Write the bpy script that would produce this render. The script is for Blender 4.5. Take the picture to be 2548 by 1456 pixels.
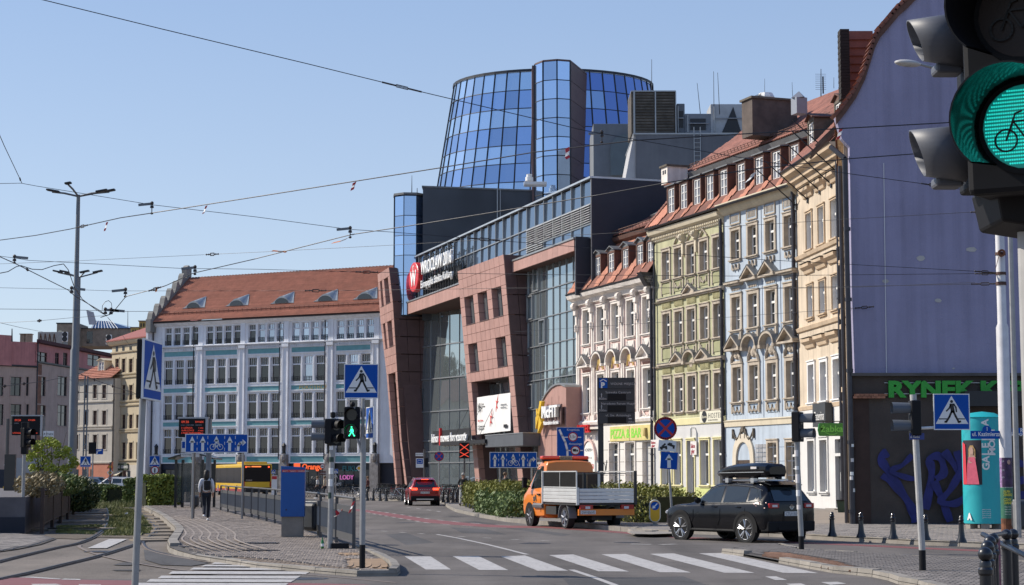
import bpy,math,random
from math import sin,cos,pi,radians,sqrt,atan2
from mathutils import Vector,Matrix
random.seed(7)
SC=bpy.context.scene
for o in list(bpy.data.objects):bpy.data.objects.remove(o)
COL=SC.collection
# camera
F_PX,CAM_H,CXP,CYP,HZ=4500.0,1.75,1273.5,728.0,1183.0
PITCH=math.atan((HZ-CYP)/F_PX)
cd=bpy.data.cameras.new('camera');cam=bpy.data.objects.new('camera',cd);COL.objects.link(cam)
cd.sensor_width=36;cd.lens=36*F_PX/2547.0;cd.clip_start=.2;cd.clip_end=6000
cam.location=(0,0,CAM_H);cam.rotation_euler=(pi/2+PITCH,0,0)
SC.camera=cam
# sky, sun, exposure
SUN_AZ,SUN_EL=radians(17.5),radians(37)
to_sun=Vector((-cos(SUN_AZ)*cos(SUN_EL),sin(SUN_AZ)*cos(SUN_EL),sin(SUN_EL)))
W=bpy.data.worlds.new('World');SC.world=W;W.use_nodes=True
wn=W.node_tree.nodes;wn.clear()
wo=wn.new('ShaderNodeOutputWorld');bgn=wn.new('ShaderNodeBackground');sky=wn.new('ShaderNodeTexSky')
sky.sky_type='NISHITA';sky.sun_disc=False;sky.sun_elevation=SUN_EL
sky.sun_rotation=atan2(to_sun.x,to_sun.y)
sky.air_density=1.0;sky.dust_density=0.35;sky.ozone_density=2.2;sky.altitude=120
bgn.inputs['Strength'].default_value=0.14
wl=W.node_tree.links
tcn=wn.new('ShaderNodeTexCoord');sep=wn.new('ShaderNodeSeparateXYZ');wl.new(tcn.outputs['Generated'],sep.inputs[0])
rampn=wn.new('ShaderNodeValToRGB');wl.new(sep.outputs['Z'],rampn.inputs[0]);cr_=rampn.color_ramp
for i_,(p_,c_)in enumerate(((0.,(.70,.77,.91)),(.10,(.60,.71,.91)),(.25,(.42,.57,.86)),(.55,(.17,.33,.72)),(1.,(.10,.23,.58)))):
 e_=cr_.elements[i_]if i_<2 else cr_.elements.new(p_)
 e_.position=p_;e_.color=(*c_,1)
scl=wn.new('ShaderNodeVectorMath');scl.operation='SCALE';scl.inputs['Scale'].default_value=4.6;wl.new(rampn.outputs[0],scl.inputs[0])
mixn=wn.new('ShaderNodeMix');mixn.data_type='RGBA';mixn.inputs[0].default_value=.72;wl.new(sky.outputs[0],mixn.inputs[6]);wl.new(scl.outputs[0],mixn.inputs[7]);wl.new(mixn.outputs[2],bgn.inputs[0])
W.node_tree.links.new(bgn.outputs[0],wo.inputs[0])
sl=bpy.data.lights.new('sun','SUN');sl.energy=4.5;sl.angle=radians(.53);sl.color=(1,.92,.80)
so=bpy.data.objects.new('sun',sl);COL.objects.link(so)
so.rotation_euler=to_sun.to_track_quat('Z','Y').to_euler();so.location=to_sun*300
SC.view_settings.view_transform='Standard';SC.view_settings.look='None'
SC.view_settings.exposure=0.36;SC.view_settings.gamma=1;SC.view_settings.use_curve_mapping=False
# survey helpers: photo pixel -> place in the world
def ray(px,py):
 r=(px-CXP)/F_PX;u=(CYP-py)/F_PX
 y=cos(PITCH)-u*sin(PITCH);z=sin(PITCH)+u*cos(PITCH)
 return r/y,z/y
def G(px,py,z=0.0):
 a,b=ray(px,py);Y=(z-CAM_H)/b
 return Vector((a*Y,Y,z))
def P(px,py,Y):
 a,b=ray(px,py);return Vector((a*Y,Y,CAM_H+b*Y))
def T(c,r):
 o=((0,636.8,1273.5,1910.3)[c],(0,364.1,728.2,1092.4)[r])
 return lambda x,y:(o[0]+x/4,o[1]+y/4)
class Frame:
 def __init__(s,A,B):
  s.A=Vector((A[0],A[1]));s.B=Vector((B[0],B[1]));s.L=(s.B-s.A).length
  s.u=(s.B-s.A)/s.L;s.ang=atan2(s.u.y,s.u.x);s.n=Vector((s.u.y,-s.u.x))
 def hit(s,px,py,out=0.0):
  a,b=ray(px,py);A=s.A+s.n*out
  t=(a*A.y-A.x)/(s.u.x-a*s.u.y);Y=A.y+s.u.y*t
  return Vector((t,-out,CAM_H+b*Y))
 def world(s,x,y,z):
  p=s.A+s.u*x-s.n*y
  return Vector((p.x,p.y,z))
  # materials
MATS={}
def mat(name,col,rough=.75,metal=0.,var=.12,scale=1.2,bump=0.,bscale=25.,spec=.5,rand=0.,emit=0.,ecol=None,coat=0.,streak=0.,alpha=None,detail=6,dark=.55):
 if name in MATS:return MATS[name]
 m=bpy.data.materials.new(name);m.use_nodes=True;nt=m.node_tree;N=nt.nodes;L=nt.links
 b=N['Principled BSDF']
 b.inputs['Roughness'].default_value=rough;b.inputs['Metallic'].default_value=metal
 b.inputs['Specular IOR Level'].default_value=spec
 if coat:b.inputs['Coat Weight'].default_value=coat;b.inputs['Coat Roughness'].default_value=.04
 c=(*col,1)
 out=None
 if var or rand or bump or streak:
  geo=N.new('ShaderNodeNewGeometry');pos=geo.outputs['Position']
 if var:
  n1=N.new('ShaderNodeTexNoise');n1.inputs['Scale'].default_value=scale;n1.inputs['Detail'].default_value=detail
  n1.inputs['Roughness'].default_value=.65
  L.new(pos,n1.inputs['Vector'])
  mr=N.new('ShaderNodeMapRange');mr.inputs[1].default_value=.3;mr.inputs[2].default_value=.7
  mr.inputs[3].default_value=1-var;mr.inputs[4].default_value=1+var
  L.new(n1.outputs['Fac'],mr.inputs[0]);out=mr.outputs[0]
 if streak:
  mp=N.new('ShaderNodeMapping');mp.inputs['Scale'].default_value=(2.2,2.2,.12);L.new(pos,mp.inputs[0])
  n2=N.new('ShaderNodeTexNoise');n2.inputs['Scale'].default_value=1.6;n2.inputs['Detail'].default_value=5;L.new(mp.outputs[0],n2.inputs['Vector'])
  m2=N.new('ShaderNodeMapRange');m2.inputs[1].default_value=.42;m2.inputs[2].default_value=.75;m2.inputs[3].default_value=1;m2.inputs[4].default_value=1-streak
  L.new(n2.outputs['Fac'],m2.inputs[0])
  if out is None:out=m2.outputs[0]
  else:
   k=N.new('ShaderNodeMath');k.operation='MULTIPLY';L.new(out,k.inputs[0]);L.new(m2.outputs[0],k.inputs[1]);out=k.outputs[0]
 if rand:
  oi=N.new('ShaderNodeObjectInfo');m3=N.new('ShaderNodeMapRange');m3.inputs[3].default_value=1-rand;m3.inputs[4].default_value=1+rand
  L.new(oi.outputs['Random'],m3.inputs[0])
  if out is None:out=m3.outputs[0]
  else:
   k=N.new('ShaderNodeMath');k.operation='MULTIPLY';L.new(out,k.inputs[0]);L.new(m3.outputs[0],k.inputs[1]);out=k.outputs[0]
 if out is not None:
  vm=N.new('ShaderNodeVectorMath');vm.operation='SCALE';vm.inputs[0].default_value=col
  L.new(out,vm.inputs['Scale']);L.new(vm.outputs[0],b.inputs['Base Color'])
 else:b.inputs['Base Color'].default_value=c
 if bump:
  n4=N.new('ShaderNodeTexNoise');n4.inputs['Scale'].default_value=bscale;n4.inputs['Detail'].default_value=4;L.new(pos,n4.inputs['Vector'])
  bp=N.new('ShaderNodeBump');bp.inputs['Strength'].default_value=bump;bp.inputs['Distance'].default_value=.05
  L.new(n4.outputs['Fac'],bp.inputs['Height']);L.new(bp.outputs[0],b.inputs['Normal'])
 if emit:
  b.inputs['Emission Color'].default_value=(*(ecol or col),1);b.inputs['Emission Strength'].default_value=emit
 if alpha is not None:b.inputs['Alpha'].default_value=alpha
 MATS[name]=m;return m
def glass(name,col,rough=.03,metal=0.,wav=0.,spec=.6,rand=0.,wscale=.6,alpha=1.):
 if name in MATS:return MATS[name]
 m=mat(name,col,rough,metal,var=0,rand=rand,spec=spec)
 if wav:
  nt=m.node_tree;N=nt.nodes;L=nt.links;b=N['Principled BSDF']
  g=N.new('ShaderNodeNewGeometry');n=N.new('ShaderNodeTexNoise');n.inputs['Scale'].default_value=wscale;n.inputs['Detail'].default_value=1
  L.new(g.outputs['Position'],n.inputs['Vector']);bp=N.new('ShaderNodeBump');bp.inputs['Strength'].default_value=wav;bp.inputs['Distance'].default_value=.1
  L.new(n.outputs['Fac'],bp.inputs['Height']);L.new(bp.outputs[0],b.inputs['Normal'])
 if alpha<1:
  m.node_tree.nodes['Principled BSDF'].inputs['Alpha'].default_value=alpha
 return m
 # mesh builder
class MB:
 def __init__(s):s.v=[];s.f=[];s.mi=[];s.cur=0
 def add(s,vs,fs):
  o=len(s.v);s.v+=[tuple(v)for v in vs];s.f+=[tuple(i+o for i in f)for f in fs];s.mi+=[s.cur]*len(fs);return s
 def quad(s,a,b,c,d):return s.add((a,b,c,d),((0,1,2,3),))
 def box(s,x0,y0,z0,x1,y1,z1):
  return s.add([(x0,y0,z0),(x1,y0,z0),(x1,y1,z0),(x0,y1,z0),(x0,y0,z1),(x1,y0,z1),(x1,y1,z1),(x0,y1,z1)],[(3,2,1,0),(4,5,6,7),(0,1,5,4),(1,2,6,5),(2,3,7,6),(3,0,4,7)])
 def obox(s,c,sx,sy,sz,rz=0,rx=0,ry=0):
  M=Matrix.Translation(c)@Matrix.Rotation(rz,4,'Z')@Matrix.Rotation(ry,4,'Y')@Matrix.Rotation(rx,4,'X')
  vs=[M@Vector((a*sx/2,b*sy/2,d*sz/2))for d in(-1,1)for a,b in((-1,-1),(1,-1),(1,1),(-1,1))]
  return s.add(vs,[(3,2,1,0),(4,5,6,7),(0,1,5,4),(1,2,6,5),(2,3,7,6),(3,0,4,7)])
 def hexa(s,b,t):
  n=len(b);return s.add(list(b)+list(t),[tuple(range(n-1,-1,-1)),tuple(range(n,2*n))]+[(i,(i+1)%n,n+(i+1)%n,n+i)for i in range(n)])
 def prism(s,poly,ax,lo,hi):
  def pt(p,h):return{'x':(h,p[0],p[1]),'y':(p[0],h,p[1]),'z':(p[0],p[1],h)}[ax]
  return s.hexa([pt(p,lo)for p in poly],[pt(p,hi)for p in poly])
 def cyl(s,p0,p1,r0,r1=None,n=12,cap=True):
  p0=Vector(p0);p1=Vector(p1);r1=r0 if r1 is None else r1
  d=(p1-p0).normalized();a=d.orthogonal().normalized();b=d.cross(a)
  vs=[p0+(a*cos(2*pi*i/n)+b*sin(2*pi*i/n))*r0 for i in range(n)]+[p1+(a*cos(2*pi*i/n)+b*sin(2*pi*i/n))*r1 for i in range(n)]
  fs=[(i,(i+1)%n,n+(i+1)%n,n+i)for i in range(n)]
  if cap:fs+=[tuple(range(n-1,-1,-1)),tuple(range(n,2*n))]
  return s.add(vs,fs)
 def tube(s,pts,r,n=6):
  pts=[Vector(p)for p in pts]
  for i in range(len(pts)-1):
   rr=r if not isinstance(r,(list,tuple))else r[i];r2=r if not isinstance(r,(list,tuple))else r[i+1]
   if(pts[i+1]-pts[i]).length>1e-6:s.cyl(pts[i],pts[i+1],rr,r2,n,cap=True)
  return s
 def lathe(s,prof,c=(0,0,0),n=14,axis='z',a0=0.,a1=2*pi):
  full=abs(a1-a0-2*pi)<1e-6;k=n if full else n+1;vs=[]
  for r,h in prof:
   for i in range(k):
    a=a0+(a1-a0)*i/n
    p=(r*cos(a),r*sin(a),h)
    if axis=='y':p=(p[0],p[2],p[1])
    if axis=='x':p=(p[2],p[0],p[1])
    vs.append((c[0]+p[0],c[1]+p[1],c[2]+p[2]))
  fs=[]
  for j in range(len(prof)-1):
   for i in range(n if full else n):
    i2=(i+1)%k if full else i+1
    fs.append((j*k+i,j*k+i2,(j+1)*k+i2,(j+1)*k+i))
  return s.add(vs,fs)
 def ball(s,c,rx,ry=None,rz=None,n=10,m=6):
  ry=rx if ry is None else ry;rz=rx if rz is None else rz
  vs=[];fs=[]
  for j in range(m+1):
   t=pi*j/m
   for i in range(n):
    a=2*pi*i/n;vs.append((c[0]+rx*sin(t)*cos(a),c[1]+ry*sin(t)*sin(a),c[2]+rz*cos(t)))
  for j in range(m):
   for i in range(n):fs.append((j*n+i,(j+1)*n+i,(j+1)*n+(i+1)%n,j*n+(i+1)%n))
  return s.add(vs,fs)
 def disc(s,c,r,axis='y',n=24,sgn=-1):
  vs=[]
  for i in range(n):
   a=2*pi*i/n*(1 if sgn<0 else-1)
   d={'y':(r*cos(a),0,r*sin(a)),'z':(r*cos(a),r*sin(a),0),'x':(0,r*cos(a),r*sin(a))}[axis]
   vs.append((c[0]+d[0],c[1]+d[1],c[2]+d[2]))
  return s.add(vs,[tuple(range(n))])
 def mesh(s,name,mats,smooth=False):
  me=bpy.data.meshes.new(name);me.from_pydata(s.v,[],s.f)
  ml=mats if isinstance(mats,(list,tuple))else[mats]
  for m in ml:me.materials.append(m)
  if len(ml)>1:me.polygons.foreach_set('material_index',s.mi)
  if smooth:me.polygons.foreach_set('use_smooth',[True]*len(me.polygons))
  me.update();return me
 def build(s,name,mats,parent=None,smooth=False,bevel=0.,loc=None,rot=None,auto=None):
  o=bpy.data.objects.new(name,s.mesh(name,mats,smooth));COL.objects.link(o)
  if parent:o.parent=parent
  if loc is not None:o.location=loc
  if rot is not None:o.rotation_euler=rot
  if bevel:
   md=o.modifiers.new('bevel','BEVEL');md.width=bevel;md.segments=2;md.limit_method='ANGLE';md.angle_limit=radians(40)
  return o
def put(me,name,parent,loc=(0,0,0),rot=(0,0,0),scale=None):
 o=bpy.data.objects.new(name,me);COL.objects.link(o);o.parent=parent;o.location=loc;o.rotation_euler=rot
 if scale:o.scale=scale
 return o
def tag(o,label,cat,group=None):
 o['label']=label;o['category']=cat
 if group:o['group']=group
 return o
def thing(name,label,cat,loc=(0,0,0),rz=0.,group=None,rot=None):
 o=bpy.data.objects.new(name,None);COL.objects.link(o);o.location=loc
 o.rotation_euler=rot if rot else(0,0,rz);o.empty_display_size=.2
 return tag(o,label,cat,group)
def struct(o):o['kind']='structure';return o
def stuff(o):o['kind']='stuff';return o
def copy_tree(o,parent=None):
 c=o.copy();COL.objects.link(c)
 if parent:c.parent=parent
 for ch in list(o.children):copy_tree(ch,c)
 return c
def pieces(parent,name,me,mats4,cap=300,rest=None):
 """alike pieces: the first cap as parts sharing one mesh, the rest joined into one stuff part"""
 for M in mats4[:cap]:
  o=bpy.data.objects.new(name,me);COL.objects.link(o);o.parent=parent;o.matrix_local=M
 left=mats4[cap:]
 if left:
  vs=[v.co.copy()for v in me.vertices];fs=[tuple(p.vertices)for p in me.polygons];b=MB()
  for M in left:b.add([M@v for v in vs],fs)
  o=b.build(rest or name+'_field',list(me.materials),parent);stuff(o)
def text(name,s,size,m,parent,loc,rot=(pi/2,0,0),depth=.01,bold=0.,align='LEFT',sx=1.,space=1.,shear=0.):
 cu=bpy.data.curves.new(name,'FONT');cu.body=s;cu.size=size;cu.extrude=depth;cu.offset=bold;cu.align_x=align
 cu.space_character=space;cu.shear=shear;cu.resolution_u=3
 cu.materials.append(m);t=bpy.data.objects.new('text_source',cu);me=bpy.data.meshes.new_from_object(t);bpy.data.objects.remove(t);bpy.data.curves.remove(cu)
 me.name=name;o=bpy.data.objects.new(name,me);COL.objects.link(o)
 o.parent=parent;o.location=loc;o.rotation_euler=rot;o.scale=(sx,1,1)
 return o
 # ground, road, pavements
def wear(name,col,under,thr=.5,rough=.7,scale=6.):
 if name in MATS:return MATS[name]
 m=mat(name,col,rough,var=.1,scale=2.);nt=m.node_tree;N=nt.nodes;L=nt.links;b=N['Principled BSDF']
 src=b.inputs['Base Color'].links[0].from_socket
 g=N.new('ShaderNodeNewGeometry');n=N.new('ShaderNodeTexNoise');n.inputs['Scale'].default_value=scale;n.inputs['Detail'].default_value=9;n.inputs['Roughness'].default_value=.75
 L.new(g.outputs['Position'],n.inputs['Vector']);r=N.new('ShaderNodeMapRange');r.inputs[1].default_value=thr;r.inputs[2].default_value=thr+.12;L.new(n.outputs['Fac'],r.inputs[0])
 x=N.new('ShaderNodeMix');x.data_type='RGBA';L.new(r.outputs[0],x.inputs[0]);L.new(src,x.inputs[6]);x.inputs[7].default_value=(*under,1);L.new(x.outputs[2],b.inputs['Base Color'])
 return m
def asphalt_mat(name,col):
 m=mat(name,col,.88,var=.22,scale=.35,bump=.25,bscale=60,spec=.3);nt=m.node_tree;N=nt.nodes;L=nt.links;b=N['Principled BSDF']
 src=b.inputs['Base Color'].links[0].from_socket
 g=N.new('ShaderNodeNewGeometry')
 n=N.new('ShaderNodeTexNoise');n.inputs['Scale'].default_value=45;n.inputs['Detail'].default_value=3;L.new(g.outputs['Position'],n.inputs['Vector'])
 r=N.new('ShaderNodeMapRange');r.inputs[1].default_value=.35;r.inputs[2].default_value=.65;r.inputs[3].default_value=.78;r.inputs[4].default_value=1.25;L.new(n.outputs['Fac'],r.inputs[0])
 mp=N.new('ShaderNodeMapping');mp.inputs['Rotation'].default_value=(0,0,radians(-18));mp.inputs['Scale'].default_value=(.55,.05,1);L.new(g.outputs['Position'],mp.inputs[0])
 n2=N.new('ShaderNodeTexNoise');n2.inputs['Scale'].default_value=1.;n2.inputs['Detail'].default_value=4;L.new(mp.outputs[0],n2.inputs['Vector'])
 r2=N.new('ShaderNodeMapRange');r2.inputs[1].default_value=.35;r2.inputs[2].default_value=.65;r2.inputs[3].default_value=.78;r2.inputs[4].default_value=1.2;L.new(n2.outputs['Fac'],r2.inputs[0])
 v=N.new('ShaderNodeTexVoronoi');v.feature='DISTANCE_TO_EDGE';v.inputs['Scale'].default_value=.22;L.new(g.outputs['Position'],v.inputs['Vector'])
 n3=N.new('ShaderNodeTexNoise');n3.inputs['Scale'].default_value=1.5;n3.inputs['Detail'].default_value=5;L.new(g.outputs['Position'],n3.inputs['Vector'])
 ad=N.new('ShaderNodeVectorMath');ad.operation='ADD';L.new(g.outputs['Position'],ad.inputs[0]);L.new(n3.outputs['Color'],ad.inputs[1]);L.new(ad.outputs[0],v.inputs['Vector'])
 r3=N.new('ShaderNodeMapRange');r3.inputs[1].default_value=0;r3.inputs[2].default_value=.006;r3.inputs[3].default_value=.62;r3.inputs[4].default_value=1;L.new(v.outputs['Distance'],r3.inputs[0])
 o=r.outputs[0]
 for q in(r2.outputs[0],r3.outputs[0]):
  k=N.new('ShaderNodeMath');k.operation='MULTIPLY';L.new(o,k.inputs[0]);L.new(q,k.inputs[1]);o=k.outputs[0]
 vm=N.new('ShaderNodeVectorMath');vm.operation='SCALE';L.new(src,vm.inputs[0]);L.new(o,vm.inputs['Scale']);L.new(vm.outputs[0],b.inputs['Base Color'])
 return m
ASPH=asphalt_mat('asphalt',(.125,.112,.103))
ASPH2=asphalt_mat('asphalt_old',(.150,.128,.108))
PAINT=wear('road_paint',(.43,.41,.39),(.17,.155,.145),.525,scale=7)
REDPAINT=wear('red_lane_paint',(.20,.068,.066),(.12,.105,.10),.60,scale=4)
KERB=mat('kerb_stone',(.24,.218,.19),.85,var=.2,scale=2.5,rand=.12,bump=.15)
PAVE=mat('paver',(.245,.205,.175),.88,var=.16,scale=.8,rand=.14,bump=.1)
PAVE2=mat('paver_tan',(.265,.20,.145),.88,var=.16,scale=.8,rand=.14)
PAVE3=mat('slab_grey',(.24,.212,.188),.88,var=.14,scale=.8,rand=.1)
JOINT=mat('joint_sand',(.085,.075,.066),.95,var=.3,scale=8)
STEEL=mat('rail_steel',(.045,.043,.046),.5,.4,var=.2,scale=6)
DIRT=mat('trackbed_dirt',(.105,.083,.06),.95,var=.4,scale=2.2,bump=.6,bscale=14)
def poly(name,pts,m,parent=None,z=None):
 b=MB();b.add(pts,[tuple(range(len(pts)))]);o=b.build(name,m,parent)
 import bmesh
 bm=bmesh.new();bm.from_mesh(o.data);bmesh.ops.triangulate(bm,faces=bm.faces[:])
 for f in bm.faces:
  if f.normal.z<0:f.normal_flip()
 bm.to_mesh(o.data);bm.free();return o
S=1500
ground=struct(poly('ground',[(-S,-60,-.012),(S,-60,-.012),(S,2500,-.012),(-S,2500,-.012)],ASPH2))
road=struct(poly('road',[G(-200,1600),G(2900,1600),G(2900,1390),G(2300,1345),G(1950,1330),G(1560,1292),G(1160,1262),G(1090,1244),G(870,1241),G(700,1243),G(500,1243),(-29,112,0),G(560,1278),G(820,1372),G(940,1395),G(420,1440),G(-200,1440)],ASPH))
def inside(p,poly):
 x,y=p[0],p[1];c=False;j=len(poly)-1
 for i in range(len(poly)):
  xi,yi=poly[i][0],poly[i][1];xj,yj=poly[j][0],poly[j][1]
  if(yi>y)!=(yj>y)and x<(xj-xi)*(y-yi)/(yj-yi)+xi:c=not c
  j=i
 return c
def pavers(parent,poly_,zf,sx,sy,ang,name,m,cap=300,gap=.008,h=.03,keep=None,ymax=1e9,course=True):
 b=MB();b.hexa([(-sx/2+gap,-sy/2+gap,-h),(sx/2-gap,-sy/2+gap,-h),(sx/2-gap,sy/2-gap,-h),(-sx/2+gap,sy/2-gap,-h)],[(-sx/2+gap*1.8,-sy/2+gap*1.8,0),(sx/2-gap*1.8,-sy/2+gap*1.8,0),(sx/2-gap*1.8,sy/2-gap*1.8,0),(-sx/2+gap*1.8,sy/2-gap*1.8,0)])
 b.f.pop(0);b.mi.pop()
 me=b.mesh(name,m);ca,sa=cos(ang),sin(ang)
 us=[p[0]*ca+p[1]*sa for p in poly_];vs=[-p[0]*sa+p[1]*ca for p in poly_]
 out=[];nv=int((max(vs)-min(vs))/sy)+1;nu=int((max(us)-min(us))/sx)+2
 for j in range(nv):
  for i in range(nu):
   u=min(us)+(i+(.5 if j%2 and course else 0))*sx;v=min(vs)+j*sy;x=u*ca-v*sa;y=u*sa+v*ca
   if y>ymax or y<25 or abs(x)>y*.31:continue
   ok=all(inside((x+dx*ca-dy*sa,y+dx*sa+dy*ca),poly_)for dx,dy in((sx*.42,sy*.42),(-sx*.42,sy*.42),(sx*.42,-sy*.42),(-sx*.42,-sy*.42)))
   if not ok or(keep and not keep(x,y)):continue
   z=zf(x,y)+random.uniform(-.003,.003)
   out.append((y,Matrix.Translation((x,y,z))@Matrix.Rotation(ang+random.uniform(-.01,.01),4,'Z')@Matrix.Rotation(random.uniform(-.012,.012),4,'X')))
 out.sort(key=lambda t:t[0])
 pieces(parent,name,me,[t[1]for t in out],cap)
def kerb(parent,pts,w=.18,h=.12,z0=-.02,L=1.0,m=None,name='kerbstone',side=1):
 pts=[Vector((p[0],p[1],0))for p in pts];d=0
 segs=[]
 for a,b_ in zip(pts,pts[1:]):
  n=max(1,round((b_-a).length/L))
  for i in range(n):segs.append((a.lerp(b_,i/n),a.lerp(b_,(i+1)/n)))
 for a,c in segs:
  t=(c-a).normalized();n=Vector((-t.y,t.x,0))*side;g=.008;hh=h+random.uniform(-.008,.008)
  a2=a+t*g;c2=c-t*g;b=MB();n=n*w
  b.hexa([(*a2.xy,z0),(*c2.xy,z0),(*(c2+n).xy,z0),(*(a2+n).xy,z0)][::side],[(*(a2+n*.12).xy,hh),(*(c2+n*.12).xy,hh),(*(c2+n).xy,hh+.004),(*(a2+n).xy,hh+.004)][::side])
  b.build(name,m or KERB,parent)
def ribbon(name,pts,w,z,m,parent=None,th=.0):
 pts=[Vector((p[0],p[1],0))for p in pts];l=[];r=[]
 for i,p in enumerate(pts):
  t=(pts[min(i+1,len(pts)-1)]-pts[max(i-1,0)]).normalized();n=Vector((-t.y,t.x,0))*w/2
  l.append(p+n);r.append(p-n)
 b=MB();k=len(pts)
 b.add([(v.x,v.y,z)for v in l]+[(v.x,v.y,z)for v in r],[(k+i,k+i+1,i+1,i)for i in range(k-1)])
 if th:
  b.add([(v.x,v.y,z)for v in l]+[(v.x,v.y,z-th)for v in l],[(i,i+1,k+i+1,k+i)for i in range(k-1)])
  b.add([(v.x,v.y,z)for v in r]+[(v.x,v.y,z-th)for v in r],[(k+i,k+i+1,i+1,i)for i in range(k-1)])
 return b.build(name,m,parent)
def smooth_path(pts,n=6):
 out=[];P4=[pts[0]]+list(pts)+[pts[-1]]
 for i in range(1,len(P4)-2):
  p0,p1,p2,p3=[Vector(p)for p in P4[i-1:i+3]]
  for k in range(n):
   t=k/n;out.append(.5*((2*p1)+(p2-p0)*t+(2*p0-5*p1+4*p2-p3)*t*t+(3*p1-p0-3*p2+p3)*t**3))
 out.append(Vector(pts[-1]));return out
r1,r2_,r3,r4=T(0,3),T(1,3),T(2,3),T(3,3)
# zebra crossing on the main road
def mark(name,pix,m=PAINT,z=.004,parent=road):
 return poly(name,[G(*p,z)for p in pix],m,parent)
for q in([(1478,1168),(1738,1168),(1940,1298),(1690,1298)],[(1955,1165),(2215,1165),(2510,1304),(2220,1302)]):mark('crosswalk_stripe',[r2_(*p)for p in q])
for q in([(-110,1168),(130,1158),(560,1310),(255,1310)],[(370,1155),(610,1148),(1165,1318),(860,1315)],[(890,1147),(1130,1143),(1780,1328),(1470,1325)],[(1370,1142),(1610,1138),(2415,1332),(2110,1330)],[(1860,1137),(2110,1133),(3053,1335),(2700,1331)]):
 mark('crosswalk_stripe',[r3(*p)for p in q])
for q in([(-30,1366),(80,1366),(190,1402),(70,1402)],[(180,1440),(330,1436),(420,1470),(260,1470)],[(525,1424),(690,1420),(780,1438),(620,1450)]):mark('lane_marking',[r4(*p)for p in q])
for y0,y1,xa,xb in((1391,1395.5,536,596),(1398.5,1403,521,668),(1405,1409,496,697),(1412,1417,468,735),(1421,1427.5,415,772),(1432,1438.5,388,748),(1440.5,1447.5,360,735),(1450,1458,322,718)):
 mark('crosswalk_stripe',[(xa+4,y1),(xa+14,y0),(xb,y0+1),(xb-12,y1+1)],z=.010)
mark('crosswalk_stripe',[r1(*p)for p in((870,1085),(1085,995),(1265,995),(1060,1085))],z=.008)
ribbon('lane_line',[G(*r2_(*p))for p in((1800,950),(2000,985),(2300,1050),(2548,1112))]+[G(*r3(*p))for p in((60,1128),(150,1150))],.11,.005,PAINT,road)
ribbon('lane_line',[G(*r3(*p))for p in((590,1302),(800,1372),(1020,1454),(1200,1530))],.12,.005,PAINT,road)
la=[r2_(*p)for p in((960,694),(1100,706),(1300,733),(1500,762),(1700,795),(2000,826),(2300,850),(2548,862))]+[r3(*p)for p in((300,868),(700,893),(1100,922),(1700,972),(2300,1000))]+[r4(*p)for p in((500,1030),(1000,1052),(1700,1085),(2300,1112))]
lb=[r2_(*p)for p in((960,712),(1100,728),(1300,765),(1500,798),(1700,832),(2000,856),(2300,876),(2548,884))]+[r3(*p)for p in((300,884),(700,909),(1100,938),(1700,990),(2300,1018))]+[r4(*p)for p in((500,1046),(1000,1068),(1700,1101),(2300,1128))]
poly('red_cycle_lane',[G(*p,.003)for p in la]+[G(*p,.003)for p in lb[::-1]],REDPAINT,road)
def dashes(pix,n,w,fill=.5,nm='lane_dash'):
 pts=[G(*p)for p in pix];seg=sum((b-a).length for a,b in zip(pts,pts[1:]));st=seg/n
 def at(d):
  for a,b in zip(pts,pts[1:]):
   l=(b-a).length
   if d<=l:return a.lerp(b,d/l)
   d-=l
  return pts[-1]
 for i in range(n):ribbon(nm,[at(i*st),at((i+fill*.5)*st),at((i+fill)*st)],w,.007,PAINT,road)
dashes(la[:9],14,.12,.45);dashes([(x,y+1)for x,y in lb[:9]],14,.12,.45)
dashes([r2_(*p)for p in((1080,905),(1500,934),(2000,970),(2548,1000))]+[r3(0,1000),r3(600,1030)],9,.12,.3)
dashes([r3(*p)for p in((1180,1048),(1480,1052),(1700,1045))],2,.25,.7)
dashes([r2_(*p)for p in((1500,680),(1700,705),(1900,735))],4,.12,.4)
ribbon('edge_line',[G(*r4(*p))for p in((1200,1148),(1600,1165),(2100,1195),(2700,1250))],.1,.006,PAINT,road)
poly('red_cycle_crossing',[G(*p,.005)for p in(r1(-200,1385),r1(300,1378),r1(850,1400),r1(1360,1408),r1(1300,1500),r1(-200,1500))],REDPAINT,ground)
poly('red_cycle_crossing',[G(*p,.005)for p in(r2_(300,1430),r2_(700,1438),r2_(1100,1450),r2_(1500,1500),r2_(200,1500))],REDPAINT,ground)
for q in([(180,1372),(330,1370),(610,1390),(590,1396)],[(640,1388),(800,1393),(800,1402),(600,1397)],[(310,1442),(560,1440),(620,1452),(330,1456)],[(780,1446),(1000,1448),(1010,1458),(790,1458)]):mark('lane_marking',[r1(*p)for p in q],parent=ground,z=.010)
PATCH=asphalt_mat('asphalt_patch',(.085,.082,.082));GROOVE=mat('filled_groove',(.19,.155,.135),.9,var=.25,scale=3)
for q in([(1120,1252),(1230,1225),(1500,1240),(1250,1256)],[(1100,1300),(1400,1296),(1380,1310),(1150,1308)]):poly('asphalt_patch',[G(*r1(*p),.003)for p in q],PATCH,ground)
poly('asphalt_patch',[G(*r1(*p),.002)for p in((1430,1100),(1560,1120),(1900,1200),(2080,1235),(1900,1262),(1600,1250),(1440,1200))],PATCH,ground)
for px,py,r_ in((1330,1352,.36),(1010,1300,.33),(1560,1350,.3),(760,1440,.34),(250,1372,.34)):
 q=G(px,py);b=MB();b.lathe([(0,.006),(r_,.006),(r_+.05,.004),(r_+.05,0)],n=20);o=b.build('manhole_cover',STEEL,road,loc=q);b=MB();b.lathe([(r_*.86,.0075),(r_*.95,.0075)],n=20);b.build('manhole_ring',ASPH,o)
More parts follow.
